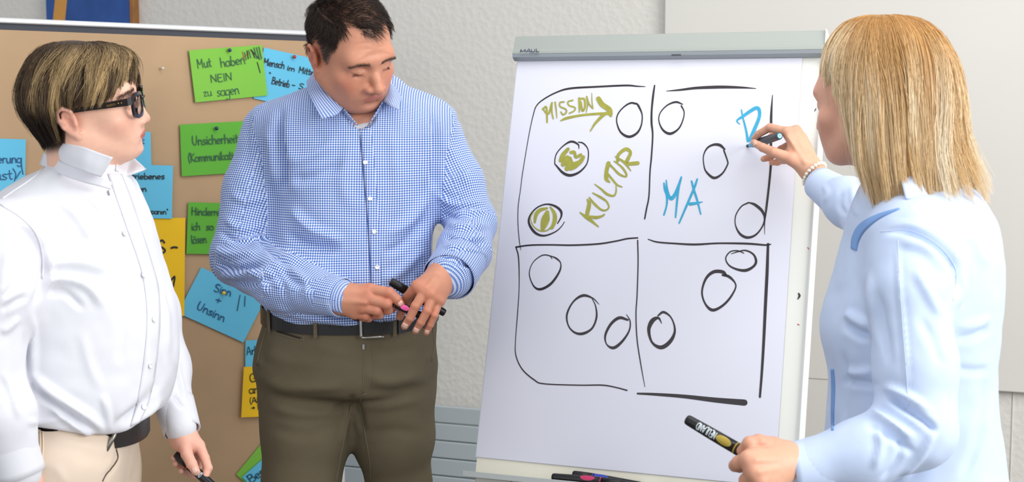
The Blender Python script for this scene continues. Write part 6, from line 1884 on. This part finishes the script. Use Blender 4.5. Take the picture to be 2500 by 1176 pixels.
    def ring(th, dz=0, off=0.0):
        x = math.sin(th); c = hip.at(zl + (hip.at(zc)[0] + hip.at(zc)[2] * x - xl) * (zr - zl) / (xr - xl)); y = -math.cos(th); g = (abs(x) ** 2.2 + abs(y) ** 2.2) ** (-1 / 2.2)
        return np.array([c[0] + (c[2] + .003 + off) * x * g, c[1] + (c[3] + .004 + off) * y * g, zl + (c[0] + c[2] * x * g - xl) * (zr - zl) / (xr - xl) + .03 * max(0, math.cos(th + math.pi)) + dz])
    def band(t0, t1, off, h_, n_=60):
        V_ = []; F_ = []
        for i in range(n_ + 1):
            t = t0 + (t1 - t0) * i / n_
            for dz, o2 in ((-h_, 0), (-h_, .0035), (h_, .0035), (h_, 0)): V_.append(ring(t, dz, off + o2))
        for i in range(n_):
            for k in range(4): F_.append((i * 4 + k, i * 4 + (k + 1) % 4, (i + 1) * 4 + (k + 1) % 4, (i + 1) * 4 + k))
        F_ += [(3, 2, 1, 0), tuple(n_ * 4 + k for k in range(4))]
        return np.array(V_), F_
    V_, F_ = band(-math.pi, math.pi, 0, .0165, 80); belt = mk('belt', V_, F_, M_belt, body); belt['label'] = 'black leather belt'
    V_, F_ = band(.86, 1.75, .005, .0185, 24); mk('belt_tongue', V_, F_, M_belt, belt)
    mb = MB(); tb = .80
    mb.tube([ring(tb + .10, .022, .010), ring(tb + .02, .004, .012), ring(tb - .10, -.026, .011)], [.0034, .0042, .0036], 8); mb.tube([ring(tb + .10, .022, .010), ring(tb + .2, .024, .008)], .003, 8)
    mb.build('buckle', M_bk, belt, smooth=True)
    # bracelet on the pocketed hand
    M_g = mat('gold_bracelet', (214, 170, 92), rough=.25, metal=.9)
    ax = unit(P(74, 1215, 2.465) - w2); s = unit(np.cross(ax, UP)); u = np.cross(s, ax)
    mb = MB(); pts = [w2 + ax * .004 + (math.cos(t) * s + math.sin(t) * u) * .0275 for t in np.linspace(0, 2 * math.pi, 25)]; mb.tube(pts, .0018, 6, False); mb.build('bracelet', M_g, body, smooth=True)
    M_shoe = mat('tan_leather_shoe', (120, 84, 60), rough=.45)
    for A in (legN, legF):
        a = A[-1]
        V = Vol(np.array([a[0] - .14, a[1] - .08, -.002]), np.array([a[0] + .24, a[1] + .08, .14]), .006)
        V.cone((a[0] - .03, a[1], .045), (a[0] + .14, a[1], .035), .042, .038, .02); V.cone((a[0], a[1], .05), (a[0], a[1], .11), .045, .045, .02)
        v, f_ = surface(V, 1); v[:, 2] = np.maximum(v[:, 2], 0.0); mk('shoe', v, f_, M_shoe, body, smooth=True)
    return body
WOMAN = woman()
marker('marker', P(540, 1204, 2.715), P(430, 1107, 2.742), .0092, (196, 36, 40), 'black marker with a red ring in the lowered hand of the woman in white', oval=False, ring=True, text='NEULAND', text_at=(.42, .62), textflip=-1)
# ================================================================ the blonde woman writing on the chart
def blonde():
    d0 = 2.46
    secs = [(395, 2165, 2290, .060, 2.48), (425, 2130, 2330, .085, 2.48), (455, 2105, 2368, .115, 2.47), (490, 2092, 2395, .140), (540, 2076, 2418, .165), (600, 2064, 2428, .175), (680, 2040, 2431, .178), (750, 2018, 2428, .176), (810, 2010, 2424, .172), (870, 2018, 2421, .166),
            (940, 2028, 2422, .160), (1010, 2026, 2428, .162), (1090, 2020, 2437, .168), (1176, 2014, 2447, .176), (1280, 2012, 2455, .182), (1330, 2016, 2452, .180)]
    rows = rows_px(secs, d0); torso = Loft(rows, 2.15)
    NA = np.array([P(2216, 580, 2.33), P(2222, 720, 2.28), P(2234, 900, 2.25), P(2236, 1050, 2.23), P(2110, 1105, 2.22), P(1932, 1146, 2.22)])
    nR = [.062, .067, .060, .058, .050, .037]
    FA = np.array([P(2165, 530, 2.54), P(2135, 550, 2.74), P(2070, 492, 2.84), P(2034, 474, 2.89)])
    fR = [.055, .050, .045, .036]
    lo, hi = torso.box(); lo = np.minimum(lo, np.minimum(NA.min(0), FA.min(0)) - .08); hi = np.maximum(hi, np.maximum(NA.max(0), FA.max(0)) + .08); hi[2] = rows[0][0] + .01
    V = Vol(lo, hi, .0047)
    V.put(torso, *torso.box())
    V.chain(NA[:2], nR[:2], .05, .03); V.chain(NA[1:], nR[1:], .012, .035); V.chain(FA, fR, .03, .03)
    pos, F = surface(V, 2)
    pos = folds(pos, F, [(a_, b_, c_ * 1.6) for a_, b_, c_ in [
        ([(2150, 570), (2220, 565), (2290, 600), (2335, 660), (2325, 740)], 10, -.012), ([(2190, 590), (2260, 610), (2320, 680)], 12, .006), ([(2335, 640), (2345, 700), (2330, 760)], 10, .008),
        ([(2190, 580), (2196, 700), (2208, 820), (2215, 980)], 6, .003), ([(2110, 640), (2125, 740), (2140, 860)], 12, .005), ([(2140, 700), (2160, 800), (2170, 900)], 12, -.005), ([(2230, 650), (2270, 720), (2300, 780)], 13, .005),
        ([(2240, 760), (2280, 840), (2300, 900)], 13, -.004), ([(2160, 960), (2200, 990), (2260, 1030), (2290, 1060)], 9, -.012), ([(2150, 940), (2210, 965), (2280, 1010)], 11, .008), ([(2120, 1000), (2170, 1030), (2240, 1075)], 10, .010),
        ([(2110, 1030), (2180, 1070), (2240, 1110)], 9, -.007), ([(2140, 1030), (2150, 1090), (2130, 1150)], 9, .006), ([(2200, 1060), (2190, 1120), (2150, 1176)], 9, -.005), ([(2290, 1040), (2250, 1110), (2190, 1170)], 10, .007),
        ([(2330, 800), (2390, 790), (2420, 770)], 12, .004), ([(2330, 830), (2380, 820), (2420, 800)], 10, -.005), ([(2330, 900), (2380, 905), (2420, 900)], 11, -.004), ([(2060, 760), (2090, 780), (2130, 800)], 12, .007), ([(2060, 790), (2100, 815), (2130, 820)], 10, -.007),
        ([(2060, 900), (2090, 910), (2140, 905)], 11, .005), ([(2050, 930), (2100, 935), (2150, 940)], 9, -.005), ([(2100, 560), (2070, 640), (2040, 720)], 14, .003), ([(2060, 850), (2066, 950), (2055, 1040)], 10, -.004), ([(2410, 900), (2400, 1000), (2380, 1100), (2340, 1176)], 14, -.006),
        ([(2360, 560), (2390, 600), (2410, 660)], 16, .003), ([(2000, 440), (2020, 470), (2010, 500)], 7, .003), ([(2060, 460), (2050, 500), (2070, 530)], 8, -.004), ([(2080, 450), (2085, 500), (2100, 530)], 8, .004)]])
    pos = pos + normals(pos, F) * (vnoise(pos, 14, 51) * .0024 + vnoise(pos, 40, 52) * .001)[:, None]
    def darm(A, r):
        b = np.full(len(pos), 9.)
        for i in range(len(A) - 1): b = np.minimum(b, f_cone(pos[:, 0], pos[:, 1], pos[:, 2], A[i], A[i + 1], r[i], r[i + 1]))
        return b
    c = torso.at(pos[:, 2]); dt = ((np.abs((pos[:, 0] - c[0]) / c[2]) ** 2.15 + np.abs((pos[:, 1] - c[1]) / c[3]) ** 2.15) ** (1 / 2.15) - 1) * np.minimum(c[2], c[3])
    dN, dF = darm(NA, nR), darm(FA, fR)
    cls = np.where(np.minimum(dN, dF) < dt - .001, np.where(dN < dF, 1, 2), 0)
    fc = np.array([cls[F[:, k]] for k in range(4)]); fcl = np.where((fc == 1).sum(0) >= 3, 1, np.where((fc == 2).sum(0) >= 3, 2, 0))
    C = P(2128, 240, 2.47); R = rot(-134, 6, 4); S = .98
    def bmask(p):
        x, y, z = p.T; sg = lambda v, w: 1 / (1 + np.exp(-np.clip(v / w, -40, 40)))
        low = np.interp(y, [-.10, -.06, -.02, .02, .1], [.078, .065, .03, -.07, -.09]); return sg(z - low, .004)
    o = dict(skin=(222, 168, 144), blush=(206, 128, 110), lipc=(190, 104, 98), brow=(150, 112, 76), broww=.6, lash=.6, lid=.003, nose=.9, jaw=.98, lip=.95, scalp=bmask, scalpc=(190, 148, 92))
    nb = P(2200, 430, 2.49)
    hv, hf, ht, hl_ = head(C, R, S, [(C + S * R @ np.array([0, .03, -.06]), .053), (P(2170, 370, 2.48), .053), (nb, .056), (nb - UP * .05, .062)], o)
    skin = ((216, 166, 138), (206, 130, 108))
    H = lambda L: [P(*q) for q in L]
    # right hand, writing
    w = P(1982, 416, 2.962)
    fg = [(H([(1921, 322, 2.990), (1880, 311, 3.022), (1852, 327, 3.048), (1841, 338, 3.062)]), [.0112, .0094, .0086, .0072]),
          (H([(1944, 318, 2.998), (1898, 322, 3.050), (1868, 346, 3.068), (1852, 355, 3.070)]), [.0112, .0094, .0086, .0074]),
          (H([(1958, 338, 3.005), (1908, 364, 3.058), (1878, 384, 3.066), (1864, 388, 3.058)]), [.0108, .0092, .0084, .0072]),
          (H([(1968, 362, 3.005), (1926, 386, 3.052), (1898, 396, 3.062), (1884, 397, 3.058)]), [.0100, .0084, .0078, .0066]),
          (H([(1932, 388, 2.962), (1890, 372, 2.972), (1862, 360, 2.995), (1841, 348, 3.018)]), [.0140, .0112, .0100, .0080])]
    palm = [(w, f_[0][0], .0150, .0120) for f_ in fg[:4]] + [(w, fg[4][0][0], .0150, .0145), (P(1935, 375, 2.985), P(1915, 385, 3.01), .016, .014)]
    wr = [(P(2060, 480, 2.88), .027), (P(2020, 446, 2.93), .0235), (w, .0200), (P(1960, 392, 2.972), .0195)]
    ap = np.array([p for f_ in fg for p in f_[0]] + [p for p, _ in wr])
    rh = hand_mesh(ap.min(0) - .03, ap.max(0) + .03, wr, fg, palm, skin, veins=[(P(1965, 395, 2.945), P(1925, 335, 2.975), .0035), (P(1972, 388, 2.95), P(1945, 330, 2.982), .003)])
    # left hand round the yellow marker
    w2 = P(1918, 1130, 2.215)
    fg2 = [(H([(1826, 1120, 2.158), (1803, 1128, 2.175), (1794, 1136, 2.205), (1806, 1142, 2.235)]), [.0128, .0112, .0102, .0085]),
           (H([(1838, 1150, 2.155), (1820, 1172, 2.175), (1818, 1180, 2.21), (1836, 1172, 2.235)]), [.0125, .0108, .0100, .0085]),
           (H([(1856, 1176, 2.160), (1842, 1202, 2.18), (1842, 1208, 2.21), (1860, 1196, 2.235)]), [.0120, .0102, .0095, .008]),
           (H([(1876, 1196, 2.172), (1866, 1222, 2.19), (1868, 1224, 2.215), (1882, 1210, 2.235)]), [.0110, .0094, .0088, .0075]),
           (H([(1886, 1090, 2.205), (1852, 1078, 2.190), (1830, 1082, 2.185), (1812, 1100, 2.205)]), [.0165, .0125, .0118, .0095])]
    palm2 = [(w2, f_[0][0], .0260, .0140) for f_ in fg2[:4]] + [(w2, fg2[4][0][0], .024, .0165), (P(1870, 1130, 2.19), P(1840, 1118, 2.175), .022, .016)]
    wr2 = [(P(1965, 1142, 2.222), .028), (w2, .0268), (P(1890, 1130, 2.205), .0265)]
    ap = np.array([p for f_ in fg2 for p in f_[0]] + [p for p, _ in wr2])
    lh = hand_mesh(ap.min(0) - .03, ap.max(0) + .03, wr2, fg2, palm2, skin, veins=[(P(1895, 1120, 2.172), P(1845, 1122, 2.148), .0035), (P(1895, 1142, 2.172), P(1852, 1150, 2.146), .003)])
    ft = P(2230, 1200, 2.46)
    legN = [np.array([ft[0], ft[1] - .08, .82]), np.array([ft[0], ft[1] - .08, .46]), np.array([ft[0] + .04, ft[1] - .08, .09])]; legF = [np.array([ft[0], ft[1] + .08, .82]), np.array([ft[0] - .02, ft[1] + .08, .46]), np.array([ft[0] - .0, ft[1] + .10, .09])]
    tr = trunk(torso, [(NA, nR), (FA, fR)], [(legN, [.085, .065, .05]), (legF, [.085, .065, .05])], (222, 170, 146))
    bv, bf, bt = join([(hv, hf, ht), rh, lh, tr])
    body = mk('person', bv, bf, SKIN_M, base=np.array([ft[0], ft[1], 0]), smooth=True, color=bt)
    tag(body, 'blonde woman in a pale blue shirt seen from behind, writing on the flip chart', 'person')
    hs = Skin(*rh[:2]); nail(body, hs, 1842, 350, (-.8, -.55), .0105, .011, NAIL_M)
    # hair
    hrows = rows_px([(38, 2118, 2190, .012), (42, 2092, 2222, .036), (54, 2062, 2252, .062), (80, 2034, 2282, .086), (120, 2010, 2308, .104), (170, 2000, 2328, .114), (240, 2002, 2340, .118), (320, 2006, 2346, .116), (400, 2016, 2348, .112), (470, 2036, 2344, .108), (540, 2048, 2340, .104)], 2.46)
    shell = Shell(hrows)
    yz = lambda py: CAM[2] + DWN[2] * (py - CY) / FPX * 2.46 + FWD[2] * 2.46
    def zend(phi, rg):
        a = np.degrees(phi)
        base = np.interp(a, [-180, -168, -158, -70, -56, -46, -36, -10, 40, 70, 92, 120, 180], [440, 430, 205, 185, 240, 400, 492, 508, 500, 470, 420, 455, 470])
        return yz(base + np.abs(rg.normal(size=len(phi))) * -26 + 26)
    rt_, gd, pl_ = [np.array(lin(q)[:3]) for q in ((196, 146, 84), (246, 212, 150), (255, 246, 224))]
    def colf(s, lr, lr2, rg, phi, z):
        n = len(lr); t = np.clip(.1 + 1.35 * (lr - .28) + .5 * (rg.random(n) - .5), 0, 1)[:, None]
        g = np.clip((s - .10) * 1.6, 0, 1) * (.55 + .45 * t)
        k = t * np.clip((s - .22) * 1.8, 0, 1)
        c = rt_ * (1 - g)[..., None] + gd * g[..., None]
        c = c * (1 - .85 * k)[..., None] + pl_ * (.85 * k)[..., None]
        dark = ((lr2 < .2) * .6)[:, None, None]
        c = c * (1 - dark) + rt_ * dark
        return c * (.82 + .36 * rg.random((n, 1, 1)))
    allp = lambda rg, n: rg.uniform(-math.pi, math.pi, n)
    nearp = lambda rg, n: rg.uniform(-1.15, 2.0, n)
    ff = lambda p: np.clip((p + .55) / .3, 0, 1)
    q1 = shell_hair(shell, 7000, 16, zend, allp, .00062, colf, rho=(.76, .97), start=.45, seed=12, clump=15, conv=.45, flipf=ff, drift=.12, flip=.10, flipz=.14, noise=.6, dz=.03, power=1.5)
    q2 = shell_hair(shell, 6000, 18, zend, nearp, .00054, colf, rho=(.93, 1.01), start=.35, seed=13, clump=13, conv=.45, flipf=ff, drift=.2, flip=.17, flipz=.14, noise=.9, dz=.045, power=1.5)
    q3 = shell_hair(shell, 1100, 16, lambda p, rg: zend(p, rg) - .02 * rg.random(len(p)), nearp, .00034, colf, rho=(1.0, 1.05), start=.3, seed=14, clump=7, conv=.6, flipf=ff, drift=.4, flip=.3, flipz=.25, noise=2.0, dz=.05, power=1.5)
    v, f_, c_ = join([q1, q2, q3])
    HB = mat('blonde_strands', (220, 180, 110), rough=.38, attr='tint', spec=.4)
    tag(mk('hair', v, f_, HB, body, smooth=True, color=c_), 'shoulder length straight blonde hair with darker roots', kind='stuff')
    # ---- shirt
    M_lb = mat('pale_blue_cotton', (194, 210, 238), rough=.75, spec=.2, sheen=.1, bump=.05, bscale=900)
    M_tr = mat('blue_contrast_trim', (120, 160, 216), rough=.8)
    v, f_, u_ = split(pos, F, fcl == 0); shirt = mk('shirt', v, f_, M_lb, body, smooth=True); shirt['label'] = 'pale blue long sleeved shirt'
    for k in (1, 2):
        v, f_, u_ = split(pos, F, fcl == k); mk('sleeve', v, f_, M_lb, shirt, smooth=True)
    sk = Skin(pos, F)
    M_sm = mat('pale_blue_stitching', (196, 210, 236), rough=.9)
    seam(sk, 'sleeve_seam', [[(2192, 585), (2196, 680), (2204, 800), (2212, 900), (2218, 990)]], M_sm, shirt, .0007, .0002)
    seam(sk, 'armhole_seam', [[(2150, 566), (2220, 562), (2290, 598), (2334, 660), (2326, 735)]], M_sm, shirt, .0008, .0002)
    cw = lambda L: [P(*q) for q in L]
    cl = [cw([(2200, 440, 2.345), (2240, 420, 2.365), (2295, 395, 2.43), (2312, 386, 2.50), (2270, 392, 2.57), (2190, 425, 2.58)]),
          cw([(2206, 462, 2.325), (2252, 448, 2.35), (2318, 428, 2.43), (2332, 420, 2.51), (2280, 425, 2.585), (2180, 450, 2.61)]),
          cw([(2212, 486, 2.315), (2264, 476, 2.34), (2332, 452, 2.43), (2348, 446, 2.51), (2290, 450, 2.60), (2170, 480, 2.63)])]
    v, f_, uv = sheet(cl, 7, 6); ob = mk('collar', v, f_, M_lb, shirt, smooth=True); thicken(ob, .003)
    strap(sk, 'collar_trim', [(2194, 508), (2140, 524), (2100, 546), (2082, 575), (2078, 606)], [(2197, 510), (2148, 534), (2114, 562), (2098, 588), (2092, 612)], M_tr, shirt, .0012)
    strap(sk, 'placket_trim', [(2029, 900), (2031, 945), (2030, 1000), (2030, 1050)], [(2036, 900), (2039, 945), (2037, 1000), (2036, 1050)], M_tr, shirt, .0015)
    def cuff(c0, c1, ra, rb, seg=30):
        ax = unit(c1 - c0); s = unit(np.cross(ax, UP + .01)); u = np.cross(s, ax); V_ = []; F_ = []; L = np.linalg.norm(c1 - c0)
        for i in range(7):
            t = i / 6; r = ra + (rb - ra) * t
            for j in range(seg):
                a = 2 * math.pi * j / seg; V_.append(c0 + ax * L * t + (math.cos(a) * s + math.sin(a) * u) * r * (1 + .02 * math.sin(2 * a + 2 * t)))
        for i in range(6):
            for j in range(seg): F_.append((i * seg + j, i * seg + (j + 1) % seg, (i + 1) * seg + (j + 1) % seg, (i + 1) * seg + j))
        ob = mk('cuff', np.array(V_), np.array(F_), M_lb, shirt, smooth=True); thicken(ob, .003)
    cuff(P(2048, 480, 2.87), P(2000, 447, 2.93), .0410, .0345)
    cuff(P(2020, 1128, 2.225), P(1926, 1146, 2.22), .0450, .0400)
    # bracelet of white beads round the writing wrist
    M_bead = mat('white_bead', (240, 234, 220), rough=.3, coat=.3)
    br = bpy.data.objects.new('bracelet', None); br.empty_display_size = .02; cb = P(1989, 424, 2.954); link(br, body, cb); br['label'] = 'bracelet of white beads'
    ax = unit(P(1960, 392, 2.972) - P(2020, 446, 2.93)); s = unit(np.cross(ax, UP)); u = np.cross(s, ax)
    for i in range(20):
        t = 2 * math.pi * i / 20; v, f_ = sphere_vf(cb + (math.cos(t) * s + math.sin(t) * u) * .0285, .0043, 12, 8); mk('bead', v, f_, M_bead, br, smooth=True)
    M_j = mat('dark_blue_jeans', (60, 72, 104), rough=.9)
    lf = Loft([(.95, ft[0], ft[1], .13, .16), (.86, ft[0], ft[1], .135, .17), (.76, ft[0], ft[1], .12, .16), (1.0, ft[0], ft[1], .12, .15)], 2.2)
    V = Vol(np.array([ft[0] - .2, ft[1] - .26, 0]), np.array([ft[0] + .2, ft[1] + .28, 1.0]), .0085)
    V.put(lf, *lf.box()); V.chain(legN, [.092, .075, .068], .04, .03); V.chain(legF, [.092, .075, .068], .04, .03)
    pp, pF = surface(V, 2); mk('trousers', pp, pF, M_j, body, smooth=True)
    M_shoe = mat('white_sneaker', (225, 225, 225), rough=.6)
    for A in (legN, legF):
        a = A[-1]
        V = Vol(np.array([a[0] - .24, a[1] - .08, -.002]), np.array([a[0] + .14, a[1] + .08, .14]), .006)
        V.cone((a[0] + .03, a[1], .045), (a[0] - .14, a[1], .035), .042, .038, .02); V.cone((a[0], a[1], .05), (a[0], a[1], .11), .045, .045, .02)
        v, f_ = surface(V, 1); v[:, 2] = np.maximum(v[:, 2], 0.0); mk('shoe', v, f_, M_shoe, body, smooth=True)
    return body
BLONDE = blonde()
M_gpen = mat('grey_pen_plastic', (66, 70, 76), rough=.4)
tipp = CH.at(*CH.px(1824, 357)[:2], .001)
marker('marker', P(1903.5, 331.5, 2.972), tipp, .0094, (60, 176, 216), 'dark grey marker with blue end writing on the flip chart', oval=False, ring=False, tip=True, body_mat=M_gpen)
marker('marker', P(1677, 1023, 2.275), P(1850, 1124, 2.205), .0101, (176, 152, 52), 'black marker with yellow window held in the fist of the blonde woman', text='NEULAND', text_at=(.17, .44), textflip=-1)
